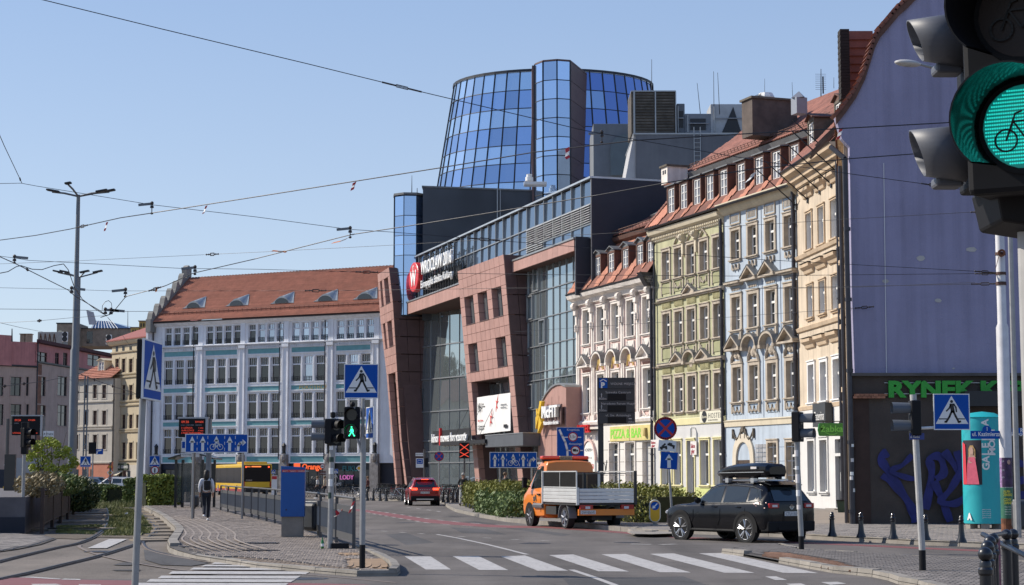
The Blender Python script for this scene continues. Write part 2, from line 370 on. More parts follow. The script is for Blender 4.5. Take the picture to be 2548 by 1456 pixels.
for q in([(1120,1312),(1210,1316),(1260,1330),(1150,1326)],[(1400,1440),(1700,1434),(1760,1456),(1430,1470)],[(960,1330),(1010,1326),(1080,1350),(1010,1356)],[(1180,1296),(1420,1330),(1400,1334),(1150,1299)]):poly('asphalt_patch',[G(*p,.002)for p in q],PATCH,road)
# tram platform
def zplat(x,y):return .07+.12*min(1,max(0,(y-33)/14))
PL=[(357,1258.6),(400,1281),(418,1296),(434,1310),(436,1316),(424,1332),(415,1345),(420,1357),(440,1366),(487,1378.6),(560,1390),(637,1402),(700,1408),(782,1416),(887,1424.5),(989,1423.6),(997,1416),(988,1400),(962,1383),(930,1368),(888,1352),(842,1338),(800,1325),(744,1309),(700,1300),(664,1293),(626,1283.5),(580,1273),(549,1264),(512,1255),(440,1252)]
def plat_pt(px,py):
 z=.12
 for _ in range(8):g=G(px,py,z);z=zplat(g.x,g.y)
 return Vector((g.x,g.y,z))
PLW=[plat_pt(*p)for p in PL]
platform=struct(poly('tram_platform',[(p.x,p.y,p.z-.022)for p in PLW],JOINT))
def shrink(pl,d):
 n=len(pl);out=[]
 ar=sum(pl[i][0]*pl[(i+1)%n][1]-pl[(i+1)%n][0]*pl[i][1]for i in range(n));sg=1 if ar>0 else-1
 for i in range(n):
  a=Vector(pl[i-1][:2]);b=Vector(pl[i][:2]);c=Vector(pl[(i+1)%n][:2]);t=(b-a).normalized()+(c-b).normalized()
  t=t.normalized()if t.length>.01 else(b-a).normalized()
  out.append(b+Vector((-t.y,t.x))*d*sg)
 return out
PIN=shrink(PLW,.2)
tan_strip=[plat_pt(*p)for p in(r2_(-20,1180),r2_(300,1205),r2_(620,1245),r2_(1000,1285),r2_(1000,1320),r2_(560,1290),r2_(100,1240),r2_(-20,1228),r1(2300,1195),r1(2300,1160))]
tac=[plat_pt(*p)for p in(r2_(900,1190),r2_(1250,1185),r2_(1310,1240),r2_(1300,1290),r2_(920,1275))]
tac2=[plat_pt(*p)for p in(r2_(830,1130),r2_(1020,1128),r2_(1040,1160),r2_(850,1158))]
def notspecial(x,y):return not any(inside((x,y),t)for t in(tan_strip,tac,tac2))
pavers(platform,PIN,zplat,.2,.2,radians(14),'paver',PAVE,keep=notspecial,ymax=95)
pavers(platform,tan_strip,zplat,.2,.1,radians(3),'tan_paver',PAVE2,cap=150)
TACM=mat('tactile_tile',(.30,.20,.12),.85,var=.15,rand=.1)
for tq in(tac,tac2):
 c=sum(tq,Vector())/len(tq);x0=min(p.x for p in tq);x1=max(p.x for p in tq)
 base=poly('tactile_pad',[(p.x,p.y,p.z-.004)for p in tq],TACM,platform)
 n=int((x1-x0)/.17)
 for i in range(n):
  x=x0+.08+i*.17;pts=[]
  ys=[p.y for p in tq]
  for k in range(14):
   y=min(ys)+(max(ys)-min(ys))*k/13;xx=x+.05*sin(k*.5)
   if inside((xx,y),tq):pts.append((xx,y))
  if len(pts)>1:ribbon('tactile_rib',pts,.07,zplat(*pts[0])+.012,TACM,platform,.014)
for off in(0,.22,.44,.66,.88,1.1,1.32):
 pts=smooth_path([plat_pt(*r1(*p))for p in((1560,770),(1760,850),(1850,930),(1810,1000),(1900,1070),(2050,1120))],5)
 ribbon('guidance_rib',[(p.x+off,p.y)for p in pts if inside((p.x+off,p.y),PIN)],.05,zplat(0,60)+.004,PAVE,platform,.01)
kl=PLW[:8];kerb(platform,kl,.25,.2,-.05,.9,side=1)
kerb(platform,PLW[7:16],.16,.10,-.05,.9,side=1)
kerb(platform,PLW[15:29],.16,.14,-.05,.9,side=1)
for(px,py,w,d)in((645,1352,.9,.5),(650,1370,.8,.12),(518,1360,1.2,.25)):
 q=plat_pt(px,py);b=MB();b.box(-w/2,-d/2,-.01,w/2,d/2,.012)
 for i in range(int(w/.06)):b.box(-w/2+.02+i*.06,-d/2+.02,.012,-w/2+.04+i*.06,d/2-.02,.02)
 b.build('drain_cover',STEEL if w<1 else PAVE3,platform,loc=q)
 # tram tracks, grass between the rails
bed=struct(poly('track_bed',[G(*r1(*p),.004)for p in((760,700),(1430,660),(1600,765),(1735,885),(1655,1010),(1440,1010),(1360,985),(1000,975),(760,995),(500,985),(440,955),(700,820))],DIRT))
track=struct(thing('tram_track','worn grooved tram rails curving','tram track'));del track['category'],track['label']
RAILS=[[(-60,1230),(0,1215),(300,1142),(560,1082),(780,1035),(960,955),(1050,870),(1082,780),(1065,700),(1040,660),(985,645)],[(-60,1405),(0,1393),(300,1328),(600,1255),(980,1162),(1360,1040),(1480,975),(1545,910),(1535,865),(1450,785),(1320,700),(1250,665),(1130,648),(985,642)]]
for q in RAILS:
 pts=smooth_path([G(*r1(*p),0)for p in q],5)
 ribbon('rail_head',pts,.055,.022,STEEL,track,.03)
 ribbon('rail_guard',[(p.x+.10,p.y)for p in pts],.025,.018,STEEL,track,.03)
for q in([r1(*p)for p in((800,1055),(790,1075),(850,1108),(1000,1160),(1350,1235),(1900,1312))]+[r2_(*p)for p in((0,1318),(500,1352),(1000,1395),(1400,1432))],[r1(*p)for p in((1420,1010),(1430,1055),(1500,1110),(1700,1162),(2100,1230))],):
 ribbon('filled_rail_groove',smooth_path([G(*p)for p in q],4),.09,.006,GROOVE,track)
for q in([r1(*p)for p in((1425,1000),(1432,1050),(1500,1104),(1700,1155),(2080,1222))],):
 ribbon('rail_head',smooth_path([G(*p)for p in q],4),.05,.014,STEEL,track)
SLABM=mat('track_slab',(.20,.165,.125),.9,var=.3,scale=1.5,bump=.3,rand=.15)
for k in range(11):
 a=[(1440,690),(1480,720),(1520,750),(1540,785),(1570,815),(1600,845),(1590,880),(1570,915),(1530,950),(1480,985),(1450,1005)][k]
 q0=G(*r1(*a));q1=G(*r1(a[0]+105,a[1]+12));b=MB();d=(q1-q0);L_=min(2.4,d.length)
 b.obox((0,0,0),L_,.9,.05);b.build('track_slab',SLABM,track,loc=(q0+q1)/2+Vector((0,0,.012)),rot=(0,0,atan2(d.y,d.x)))
for a in((780,745),(740,790),(860,770),(880,830),(650,905),(820,905)):
 q=G(*r1(*a));b=MB();b.obox((0,0,0),2.2,1.6,.08);b.build('track_slab',SLABM,track,loc=q+Vector((0,0,.02)),rot=(0,0,.3))
 # paved areas left of the tracks
LP=[G(*r1(*p),.03)for p in((-300,935),(200,935),(480,965),(560,985),(400,1040),(180,1085),(-300,1150))]
leftpave=struct(poly('left_pavement',[(p.x,p.y,.012)for p in LP],JOINT))
pavers(leftpave,LP,lambda x,y:.035,.3,.2,radians(8),'paver',PAVE3,cap=250)
# right traffic island (small setts) with its kerb
IS=[r3(2080,1112),r3(2150,1085),r3(2380,1052),r4(-60,1036),r4(150,1045),r4(400,1098),r4(900,1128),r4(1300,1152),r4(2080,1192),r4(2900,1240),r4(2900,1560),r4(1800,1540),r4(1480,1440),r4(1290,1408),r4(1190,1372),r4(1030,1338),r4(880,1322),r4(640,1300),r4(100,1204),r3(2300,1140)]
ISW=[G(*p,.06)for p in IS]
island=struct(poly('traffic_island',[(p.x,p.y,.055)for p in ISW],JOINT))
orange=[G(*p,.08)for p in(r4(-60,1120),r4(200,1130),r4(640,1200),r4(1000,1300),r4(860,1310),r4(640,1290),r4(100,1190),r4(-60,1160))]
II=shrink(ISW,.12)
SETT=mat('granite_sett',(.19,.168,.152),.85,var=.2,scale=.7,rand=.22)
SETT2=mat('clinker_sett',(.235,.125,.075),.85,var=.2,scale=.7,rand=.22)
pavers(island,II,lambda x,y:.085,.2,.2,radians(-20),'granite_sett',SETT,keep=lambda x,y:not inside((x,y),orange))
pavers(island,orange,lambda x,y:.085,.2,.1,radians(-20),'clinker_sett',SETT2,cap=200)
kerb(island,ISW[10:19],.2,.12,-.03,.8,side=-1)
kerb(island,[ISW[i]for i in(0,19)],.2,.12,-.03,.8,side=1)
kerb(island,ISW[4:10],.12,.075,-.03,1.0,side=-1)
# far right pavement and the pavement in front of the tenements
FR=[r4(-800,945),r4(0,972),r4(360,992),r4(650,1012),r4(1140,1034),r4(1500,1056),r4(2320,1085),r4(3200,1125)]
FRW=[G(*p,0)for p in FR]
back=[Vector((30,55,0)),Vector((30,86,0)),Vector((15.9,86,0)),Vector((14.9,95.3,0)),Vector((4.4,124.5,0)),Vector((-11,173,0)),G(880,1225),G(820,1241),G(1000,1246.5),G(1090,1250),G(1112,1253),G(1122,1263),G(1145,1274),G(1205,1287.5),G(1273,1298.5),G(1330,1304),G(1455,1312),G(1560,1322),G(1680,1331)]
farpave=struct(poly('far_pavement',[(p.x,p.y,.115)for p in FRW]+[(p.x,p.y,.115)for p in back],mat('far_paving',(.21,.19,.172),.9,var=.18,scale=.6,bump=.2,bscale=6)))
fp=[(p.x,p.y)for p in FRW]+[(30,61.5),(5,61.5)]
pavers(farpave,[(p[0],p[1]+.2)for p in fp],lambda x,y:.142,.4,.4,radians(-4),'pavement_slab',PAVE3,cap=280,ymax=80)
kerb(farpave,FRW,.22,.14,-.03,1.4,side=1)
kb=back[7:];kerb(farpave,kb,.22,.14,-.03,1.2,side=-1)
# the row of tenements on the right
ROW=Frame(G(1435,1247),G(1985,1266.7))
BG=Frame(G(1990,1266.8),G(2100,1274.6))
GLASS_OLD=glass('window_glass',(.05,.055,.06),.06,spec=.8,rand=.5)
GLASS_CURT=mat('curtained_glass',(.20,.19,.17),.25,var=.35,scale=2.2,rand=.35,spec=.7)
WHITEF=mat('white_window_frame',(.78,.77,.74),.5,var=.05)
TILE=mat('roof_tile',(.40,.16,.10),.8,var=.16,scale=1.2,rand=.16,bump=.1)
TILE_OLD=mat('roof_tile_weathered',(.20,.078,.055),.85,var=.3,scale=1.0,rand=.2,bump=.1)
ZINC=mat('zinc_sheet',(.16,.165,.17),.5,.3,var=.2,scale=2)
DARKMETAL=mat('dark_metal',(.03,.032,.036),.45,.4,var=.1)
PIPE=mat('drainpipe_metal',(.045,.045,.055),.4,.5,var=.2,scale=3)
GRIMY=mat('grimy_stone',(.115,.098,.078),.9,var=.35,scale=2.5)
SOFFIT=mat('eaves_wood',(.12,.06,.045),.8,var=.3,scale=3)
def wall_open(b,x0,x1,z0,z1,ops,y=0.,depth=.3,mi=0,rmi=1):
 xs=sorted({x0,x1,*[o[0]for o in ops],*[o[1]for o in ops]});zs=sorted({z0,z1,*[o[2]for o in ops],*[o[3]for o in ops]})
 b.cur=mi
 for i in range(len(xs)-1):
  for j in range(len(zs)-1):
   cx=(xs[i]+xs[i+1])/2;cz=(zs[j]+zs[j+1])/2
   if any(o[0]<cx<o[1]and o[2]<cz<o[3]for o in ops):continue
   b.quad((xs[i],y,zs[j]),(xs[i+1],y,zs[j]),(xs[i+1],y,zs[j+1]),(xs[i],y,zs[j+1]))
 b.cur=rmi
 for a,c,d,e in ops:
  b.quad((a,y,d),(a,y,e),(a,y+depth,e),(a,y+depth,d));b.quad((c,y,e),(c,y,d),(c,y+depth,d),(c,y+depth,e))
  b.quad((a,y,e),(c,y,e),(c,y+depth,e),(a,y+depth,e));b.quad((c,y,d),(a,y,d),(a,y+depth,d),(c,y+depth,d))
 b.cur=0
def rect_frame(b,x0,x1,z0,z1,y0,y1,t):
 b.box(x0,y0,z0,x0+t,y1,z1);b.box(x1-t,y0,z0,x1,y1,z1);b.box(x0+t,y0,z1-t,x1-t,y1,z1);b.box(x0+t,y0,z0,x1-t,y1,z0+t)
def window_kit(w,h,trim,tw=.16,depth=.3,transom=.66,proud=.07,sill=True,mull=True,bars=1,topm=True):
 """meshes with the origin at the bottom middle of the opening"""
 b=MB();x=w/2
 b.box(-x-tw,-proud,-.0,-x-.003,.03,h+tw);b.box(x+.003,-proud,0,x+tw,.03,h+tw);b.box(-x-.003,-proud+.001,h+.003,x+.003,.03,h+tw-.002)
 b.box(-x-tw-.02,-proud-.05,h+tw,x+tw+.02,.03,h+tw+.06)
 sur=b.mesh('window',trim)
 s=MB();rect_frame(s,-x+.004,x-.004,.004,h-.004,depth-.09,depth-.02,.075)
 zt=h*transom
 if transom:s.box(-x+.08,depth-.12,zt-.06,x-.08,depth-.02,zt+.06)
 if mull:s.box(-.035,depth-.1,.08,.035,depth-.02,zt-.06 if transom else h-.08)
 if mull and topm and transom:s.box(-.03,depth-.1,zt+.06,.03,depth-.02,h-.08)
 for k in range(bars):
  zz=zt*(k+1)/(bars+1)
  s.box(-x+.08,depth-.085,zz-.02,-.035,depth-.03,zz+.02);s.box(.035,depth-.085,zz-.02,x-.08,depth-.03,zz+.02)
 sash=s.mesh('sash',WHITEF)
 p=MB();p.quad((-x+.05,depth-.03,.05),(x-.05,depth-.03,.05),(x-.05,depth-.03,h-.05),(-x+.05,depth-.03,h-.05))
 pane=p.mesh('pane',GLASS_OLD);pane2=p.mesh('pane',GLASS_CURT)
 q=MB();q.box(-x-tw-.06,-.17,-.07,x+tw+.06,.02,.0);q.box(-x-tw,-.1,-.15,x+tw,.02,-.07)
 si=q.mesh('sill',trim)
 return dict(w=w,h=h,sur=sur,sash=sash,pane=pane,pane2=pane2,sill=si if sill else None)
def put_window(root,kit,x,z,y=0.,sillm=None,curt=.5):
 o=put(kit['sur'],'window',root,(x,y,z));put(kit['sash'],'sash',o);put(kit['pane2']if random.random()<curt else kit['pane'],'pane',o)
 if kit['sill']:put(sillm or kit['sill'],'sill',o)
 return o
def cornice(root,name,x0,x1,prof,m,y=0.):
 b=MB();b.prism([(y-o,z)for o,z in prof],'x',x0,x1)
 return b.build(name,m,root)
def festoon(b,x,z,w,drop,r=.045,y=-.05,n=8):
 b.tube([(x-w/2+w*i/n,y-.03*sin(pi*i/n),z-drop*sin(pi*i/n))for i in range(n+1)],r,5)
 for sx in(-1,1):b.box(x+sx*w/2-.05,y-.05,z-drop*.9,x+sx*w/2+.05,.02,z+.08)
 b.ball((x,y-.04,z-drop+.02),.07,.05,.09,6,4)
def pediment(root,x,z,w,h,m,kind='tri',top=None,out=.34):
 b=MB()
 if kind=='tri':
  b.prism([(x-w/2,z+.12),(x+w/2,z+.12),(x,z+h)],'y',-.07,.02)
  for sx in(-1,1):
   b.hexa([(x,-out,z+h-.03),(x+sx*(w/2+.1),-out,z+.06),(x+sx*(w/2+.1),.02,z+.06),(x,.02,z+h-.03)][::sx],[(x,-out,z+h+.10),(x+sx*(w/2+.1),-out,z+.19),(x+sx*(w/2+.1),.02,z+.19),(x,.02,z+h+.10)][::sx])
  b.box(x-w/2-.1,-out+.02,z,x+w/2+.1,.02,z+.11)
 elif kind=='arch':
  n=9;a=[(x+(w/2+.1)*cos(pi-pi*i/n),z+.1+h*sin(pi*i/n))for i in range(n+1)];c=[(x+(w/2-.04)*cos(pi-pi*i/n),z+.1+(h-.14)*sin(pi*i/n))for i in range(n+1)]
  for i in range(n):
   b.hexa([(*c[i][:1],-out,c[i][1]),(c[i+1][0],-out,c[i+1][1]),(c[i+1][0],.02,c[i+1][1]),(c[i][0],.02,c[i][1])],[(a[i][0],-out,a[i][1]),(a[i+1][0],-out,a[i+1][1]),(a[i+1][0],.02,a[i+1][1]),(a[i][0],.02,a[i][1])])
  for sx in(-1,1):b.box(x+sx*w/2-.13,-out,z-.08,x+sx*w/2+.13,.02,z+.1)
 else:
  b.box(x-w/2-.1,-out,z,x+w/2+.1,.02,z+.12);b.box(x-w/2-.04,-out+.1,z-.1,x+w/2+.04,.02,z)
 o=b.build('pediment',m,root)
 if top:
  c=MB()
  if kind=='tri':
   for sx in(-1,1):c.hexa([(x,-out-.03,z+h+.105),(x+sx*(w/2+.13),-out-.03,z+.195),(x+sx*(w/2+.13),.02,z+.195),(x,.02,z+h+.105)][::sx],[(x,-out-.03,z+h+.135),(x+sx*(w/2+.13),-out-.03,z+.225),(x+sx*(w/2+.13),.02,z+.225),(x,.02,z+h+.135)][::sx])
  elif kind=='arch':
   for i in range(n):c.hexa([(a[i][0],-out-.03,a[i][1]+.005),(a[i+1][0],-out-.03,a[i+1][1]+.005),(a[i+1][0],.02,a[i+1][1]+.005),(a[i][0],.02,a[i][1]+.005)],[(a[i][0],-out-.03,a[i][1]+.035),(a[i+1][0],-out-.03,a[i+1][1]+.035),(a[i+1][0],.02,a[i+1][1]+.035),(a[i][0],.02,a[i][1]+.035)])
  else:c.box(x-w/2-.13,-out-.03,z+.125,x+w/2+.13,.02,z+.15)
  c.build('flashing',top,o)
 return o
def tile_mesh(m,w=.27,l=.42,t=.022):
 b=MB();out=[(-w/2,l),(-w/2,.07),(-w*.3,.02),(0,0),(w*.3,.02),(w/2,.07),(w/2,l)]
 b.add([(x,y,t)for x,y in out]+[(x,y,0)for x,y in out],[tuple(range(6,-1,-1))]+[(i,i+1,8+i,7+i)for i in range(6)])
 for k,f in enumerate(b.f):pass
 return b.mesh('roof_tile',m)
def roof_slope(root,x0,x1,a,c,m,skip=(),w=.28,e=.32,cap=300,base=None,key=None):
 """tiled slope between (y,z) a at the eaves and c at the top"""
 me=tile_mesh(m,w*.97,e*1.3);d=Vector((0,c[0]-a[0],c[1]-a[1]));L_=d.length;d.normalize();nrm=Vector((1,0,0)).cross(d)
 if nrm.z<0:nrm=-nrm
 b=MB();b.quad((x0,a[0],a[1]),(x1,a[0],a[1]),(x1,c[0],c[1]),(x0,c[0],c[1]));b.build('roof_deck',base or m,root)
 out=[];R=Matrix(((1,0,nrm.x,0),(0,d.y,nrm.y,0),(0,d.z,nrm.z,0),(0,0,0,1)))
 tilt=Matrix.Rotation(.055,4,'X')
 for j in range(int(L_/e)):
  for i in range(int((x1-x0)/w)):
   x=x0+(i+.5+(.5 if j%2 else 0))*w;q=j*e
   if x>x1-w*.4:continue
   y=a[0]+d.y*q;z=a[1]+d.z*q
   if any(s[0]<x<s[1]and z<s[2]for s in skip):continue
   out.append((-x,Matrix.Translation(Vector((x,y,z))+nrm*(.03+random.uniform(0,.008)))@R@tilt))
 out.sort(key=key or(lambda t:t[0]));pieces(root,'roof_tile',me,[t[1]for t in out],cap)
def house_root(name,label,F,cat='building',group=None):
 return thing(name,label,cat,(F.A.x,F.A.y,0),F.ang,group)
def drainpipe(root,x,z0,z1,y=-.12,r=.075):
 b=MB();b.cyl((x,y,z0),(x,y,z1),r,r,8)
 z=z0+.4
 while z<z1:b.cyl((x,y,z),(x,y,z+.08),r*1.3,r*1.3,8);z+=2.4
 return b.build('drainpipe',PIPE,root)
def gutter(root,x0,x1,y,z,r=.09):
 b=MB();b.lathe([(r,x0),(r,x1)],(0,y,z),8,'x',pi,2*pi);b.lathe([(r*.85,x0),(r*.85,x1)],(0,y,z),8,'x',pi,2*pi)
 return b.build('gutter',PIPE,root)
def dormer(root,x,z0,w,h,yf,depth,wallm,roofm,gable=True,two=True):
 """dormer box with front at yf; returns window part"""
 b=MB();t=.12
 b.box(x-w/2-t,yf,z0,x-w/2,yf+depth,z0+h);b.box(x+w/2,yf,z0,x+w/2+t,yf+depth,z0+h);b.box(x-w/2,yf+.001,z0+h-.14,x+w/2,yf+.3,z0+h)
 b.box(x-w/2,yf+.05,z0-.18,x+w/2,yf+.35,z0)
 o=b.build('dormer',wallm,root)
 r=MB();zz=z0+h;ww=w/2+t+.14
 if gable:
  for sx in(-1,1):
   r.hexa([(x,yf-.14,zz+.28),(x+sx*ww,yf-.14,zz),(x+sx*ww,yf+depth,zz),(x,yf+depth,zz+.28)][::sx],[(x,yf-.14,zz+.35),(x+sx*ww,yf-.14,zz+.07),(x+sx*ww,yf+depth,zz+.07),(x,yf+depth,zz+.35)][::sx])
  r.prism([(x-ww+.05,zz),(x+ww-.05,zz),(x,zz+.28)],'y',yf,yf+.06)
 else:r.hexa([(x-ww,yf-.12,zz),(x+ww,yf-.12,zz),(x+ww,yf+depth,zz+.30),(x-ww,yf+depth,zz+.30)],[(x-ww,yf-.12,zz+.07),(x+ww,yf-.12,zz+.07),(x+ww,yf+depth,zz+.37),(x-ww,yf+depth,zz+.37)])
 r.build('dormer_roof',roofm,o)
 s=MB();rect_frame(s,x-w/2,x+w/2,z0+.02,z0+h-.14,yf+.06,yf+.14,.09)
 s.box(x-.045,yf+.05,z0+.1,x+.045,yf+.14,z0+h-.2)
 for k in(1,2):zq=z0+.1+(h-.3)*k/3;s.box(x-w/2+.08,yf+.07,zq-.02,x-.045,yf+.13,zq+.02);s.box(x+.045,yf+.07,zq-.02,x+w/2-.08,yf+.13,zq+.02)
 s.build('window',WHITEF,o)
 p=MB();p.quad((x-w/2+.04,yf+.12,z0+.06),(x+w/2-.04,yf+.12,z0+.06),(x+w/2-.04,yf+.12,z0+h-.16),(x-w/2+.04,yf+.12,z0+h-.16));p.build('pane',mat('dormer_glass',(.30,.32,.36),.12,var=.2,scale=3),o)
 return o
 # pink house
PINKW=mat('pink_render',(.70,.50,.45),.9,var=.1,scale=.7,streak=.2);WHITES=mat('white_stucco',(.74,.68,.625),.85,var=.14,scale=1.6,streak=.25)
OFFW=mat('ground_floor_render',(.66,.63,.585),.9,var=.07,scale=1,streak=.06);GOLD=mat('ochre_relief',(.55,.38,.12),.7,var=.2,scale=6)
pk_h=house_root('pink_tenement','pale pink tenement with white pilasters above the pizza bar',ROW)
wx=[1.9,4.42,6.93,9.44,11.95];ops=[]
for x in wx:ops+=[(x-.58,x+.58,5.95,8.45),(x-.58,x+.58,10.62,12.95)]
shops=[(5.98,7.5,1.15,3.85),(8.66,10.1,1.15,3.85),(11.2,12.6,.15,3.85)]
b=MB();wall_open(b,0,13.15,5.2,14.1,ops);b.build('wall',[PINKW,WHITES],pk_h)
b=MB();wall_open(b,0,13.15,0,5.2,shops+[(1.75,3.4,.15,3.2)],y=-.06,depth=.35);b.build('ground_floor_wall',[OFFW,WHITES],pk_h)
for z in(.9,1.6,2.3,3.0,3.7):pass
bk=MB();bk.box(0,.32,0,13.15,9,14.1);bk.build('rear_wall',OFFW,pk_h)
k1=window_kit(1.16,2.5,WHITES,tw=.17,bars=1);k2=window_kit(1.16,2.33,WHITES,tw=.15,bars=1)
for x in wx:put_window(pk_h,k1,x,5.95);put_window(pk_h,k2,x,10.62)
ks=window_kit(1.5,2.7,WHITES,tw=.14,depth=.34,transom=.72,sill=True,bars=0);put_window(pk_h,ks,6.74,1.15,-.06);put_window(pk_h,window_kit(1.44,2.7,WHITES,tw=.14,depth=.34,transom=.72,bars=0),9.38,1.15,-.06)
b=MB();b.box(11.25,.24,.15,12.55,.30,3.8);b.build('shop_door',mat('pale_door',(.50,.49,.47),.6,var=.08),pk_h)
b=MB();b.box(1.76,.26,.15,3.39,.32,3.19);b.build('hostel_door',mat('dark_doorway',(.04,.03,.03),.7),pk_h)
for x in(.45,3.16,5.68,8.18,10.7,12.85):
 b=MB()
 for dx in(-.2,0,.2):b.box(x+dx-.07,-.10-(.04 if dx==0 else 0),5.3,x+dx+.07,.01,12.9)
 b.box(x-.34,-.17,5.2,x+.34,.01,5.75);b.build('pilaster',WHITES,pk_h)
 c=MB();c.box(x-.2,-.2,11.6,x+.2,.01,12.0);c.lathe([(.0,-.2),(.26,-.2),(.26,.2),(0,.2)],(x,-.3,13.3),10,'x');c.box(x-.2,-.34,12.7,x+.2,.01,13.35);c.box(x-.13,-.22,12.0,x+.13,.01,12.75)
 for dz in(0,.16,.32):c.ball((x,-.26,11.95-dz),.1,.07,.12,6,4)
 c.build('console',WHITES,pk_h)
for i,x in enumerate(wx):
 pediment(pk_h,x,9.02,1.75,.78 if i in(0,4)else .85,WHITES,'tri' if i in(0,4)else 'arch',ZINC,.42)
 f=MB();festoon(f,x,10.25,1.1,.42);f.box(x-.62,-.04,9.75,x+.62,.005,10.35);f.build('festoon',WHITES,pk_h)
 f=MB();festoon(f,x,5.72,1.0,.3);f.build('festoon',WHITES,pk_h)
 if i in(1,2,3):
  f=MB();f.lathe([(.0,-.1),(.27,-.1),(.33,-.04),(.27,.01)],(x,0,9.25),14,'y');f.tube([(x-.5,-.08,8.75),(x-.35,-.1,9.1),(x-.25,-.08,9.5)],.06,5);f.tube([(x+.5,-.08,8.75),(x+.35,-.1,9.1),(x+.25,-.08,9.5)],.06,5);f.build('medallion',GOLD,pk_h)
 else:
  f=MB()
  for k in range(6):f.box(x-.6+k*.22,-.05,8.68,x-.48+k*.22,.005,8.86)
  f.build('relief',mat('pink_relief',(.45,.25,.2),.9),pk_h)
cornice(pk_h,'string_course',-.0,13.15,[(0,5.08),(.2,5.12),(.26,5.3),(.1,5.42),(0,5.45)],WHITES)
cornice(pk_h,'eaves_cornice',-.15,13.15,[(0,13.3),(.18,13.35),(.3,13.65),(.62,13.8),(.72,14.05),(0,14.15)],WHITES)
gutter(pk_h,-.1,13.2,-.72,14.16);drainpipe(pk_h,13.0,.2,13.8,-.2,.09)
b=MB();b.hexa([(12.65,-.5,13.5),(13.15,-.5,13.5),(13.15,-.1,13.5),(12.65,-.1,13.5)],[(12.5,-.95,14.35),(13.15,-.95,14.35),(13.15,0,14.35),(12.5,0,14.35)]);b.build('rainwater_head',PIPE,pk_h)
dx=[3.9,6.25,8.6,10.93,12.55]
roof_slope(pk_h,-.1,13.15,(-.6,14.2),(1.75,17.5),TILE,[(x-.62,x+.75,16.9)for x in dx],base=TILE_OLD)
for x in dx:dormer(pk_h,x,14.78,.92,1.72,-.02,2.4,SOFFIT,ZINC)
cornice(pk_h,'roof_moulding',-.1,13.1,[(-1.7,17.3),(-1.3,17.5),(-1.2,17.75),(-1.8,17.8)],SOFFIT)
roof_slope(pk_h,-.1,13.1,(1.25,17.85),(8.5,21.6),TILE_OLD,cap=120,base=TILE_OLD,e=.36)
b=MB();b.hexa([(5.5,3.2,18.95),(7.3,3.2,18.95),(7.3,6.2,20.5),(5.5,6.2,20.5)],[(5.5,3.1,19.1),(7.3,3.1,19.1),(7.3,6.1,20.65),(5.5,6.1,20.65)]);b.build('roof_light',ZINC,pk_h)
b=MB()
for k in range(22):x=.6+k*.56;b.cyl((x,1.35,17.9),(x,1.25,18.25),.02,.02,4)
b.cyl((.5,1.26,18.2),(12.6,1.26,18.2),.03,.03,5);b.cyl((.5,1.3,18.05),(12.6,1.3,18.05),.025,.025,5);b.build('snow_guard',SOFFIT,pk_h)
LIME=mat('lime_letter',(.22,.62,.05),.5,var=0,emit=.0);YBOARD=mat('yellow_board',(.60,.50,.20),.7,var=.2,scale=1.5)
sg=thing('shop_sign','yellow board reading PIZZA & BAR in green letters','sign',(0,0,0));sg.parent=None
def on_wall(F,name,label,cat,x,z,y=-.1):
 return thing(name,label,cat,F.world(x,y,z),F.ang)
bpy.data.objects.remove(sg)
sg=on_wall(ROW,'shop_sign','yellow board reading PIZZA & BAR in green letters','sign',6.3,3.95,-.07)
b=MB();b.box(0,-.12,0,6.4,0,.95);b.build('board',YBOARD,sg);b=MB();b.box(3.18,-.125,.0,3.22,-.12,.95);b.build('seam',DARKMETAL,sg)
text('lettering','PIZZA & BAR',.82,LIME,sg,(.12,-.122,.2),bold=.02,sx=1.05)
tx=MB();tx.cyl((5.85,-.13,.25),(5.85,-.13,.75),.22,.15,8);tx.build('emblem',mat('board_emblem',(.35,.25,.08),.8),sg)
sg=on_wall(ROW,'hotel_sign','red projecting letters reading HOTEL','sign',1.6,4.62,-.35)
text('lettering','HOTEL',.72,mat('red_letter',(.60,.02,.02),.4),sg,(0,-.2,0),bold=.02,depth=.08,sx=.95)
b=MB();b.box(-.05,.0,.1,2.6,.28,.2);b.build('bracket',DARKMETAL,sg)
sg=on_wall(ROW,'hostel_sign','white arched panel reading CINEMA and NOCLEGI in red','sign',2.58,2.0,-.07)
b=MB();n=14;b.prism([(-1.05,0),(1.05,0)]+[(1.05*cos(pi*i/n),.75+1.25*sin(pi*i/n))for i in range(n+1)],'y',-.1,0);b.build('panel',mat('white_panel',(.72,.71,.68),.6),sg)
text('lettering','NOCLEGI',.42,mat('red_print',(.55,.03,.03),.6),sg,(0,-.105,.2),depth=.002,bold=.01,align='CENTER');text('lettering','+CINEMA+',.3,mat('dark_print',(.05,.05,.05),.6),sg,(0,-.105,1.35),depth=.002,align='CENTER');text('lettering','TEL. 792 37 72',.18,MATS['dark_print'],sg,(0,-.105,.85),depth=.002,align='CENTER')
b=MB();n=14
for i in range(n):
 a0=pi*i/n;a1=pi*(i+1)/n;R_=1.25
 b.hexa([(1.1*cos(a0),-.16,.75+1.3*sin(a0)),(1.1*cos(a1),-.16,.75+1.3*sin(a1)),(1.1*cos(a1),0,.75+1.3*sin(a1)),(1.1*cos(a0),0,.75+1.3*sin(a0))],[(R_*cos(a0),-.16,.75+1.45*sin(a0)),(R_*cos(a1),-.16,.75+1.45*sin(a1)),(R_*cos(a1),0,.75+1.45*sin(a1)),(R_*cos(a0),0,.75+1.45*sin(a0))])
b.build('arch_trim',PINKW,sg)
b=MB()
for z in(.9,1.75,2.6,3.4):b.box(4.4,-.063,z,13.1,-.058,z+.03)
b.build('wall_joint',GRIMY,pk_h)
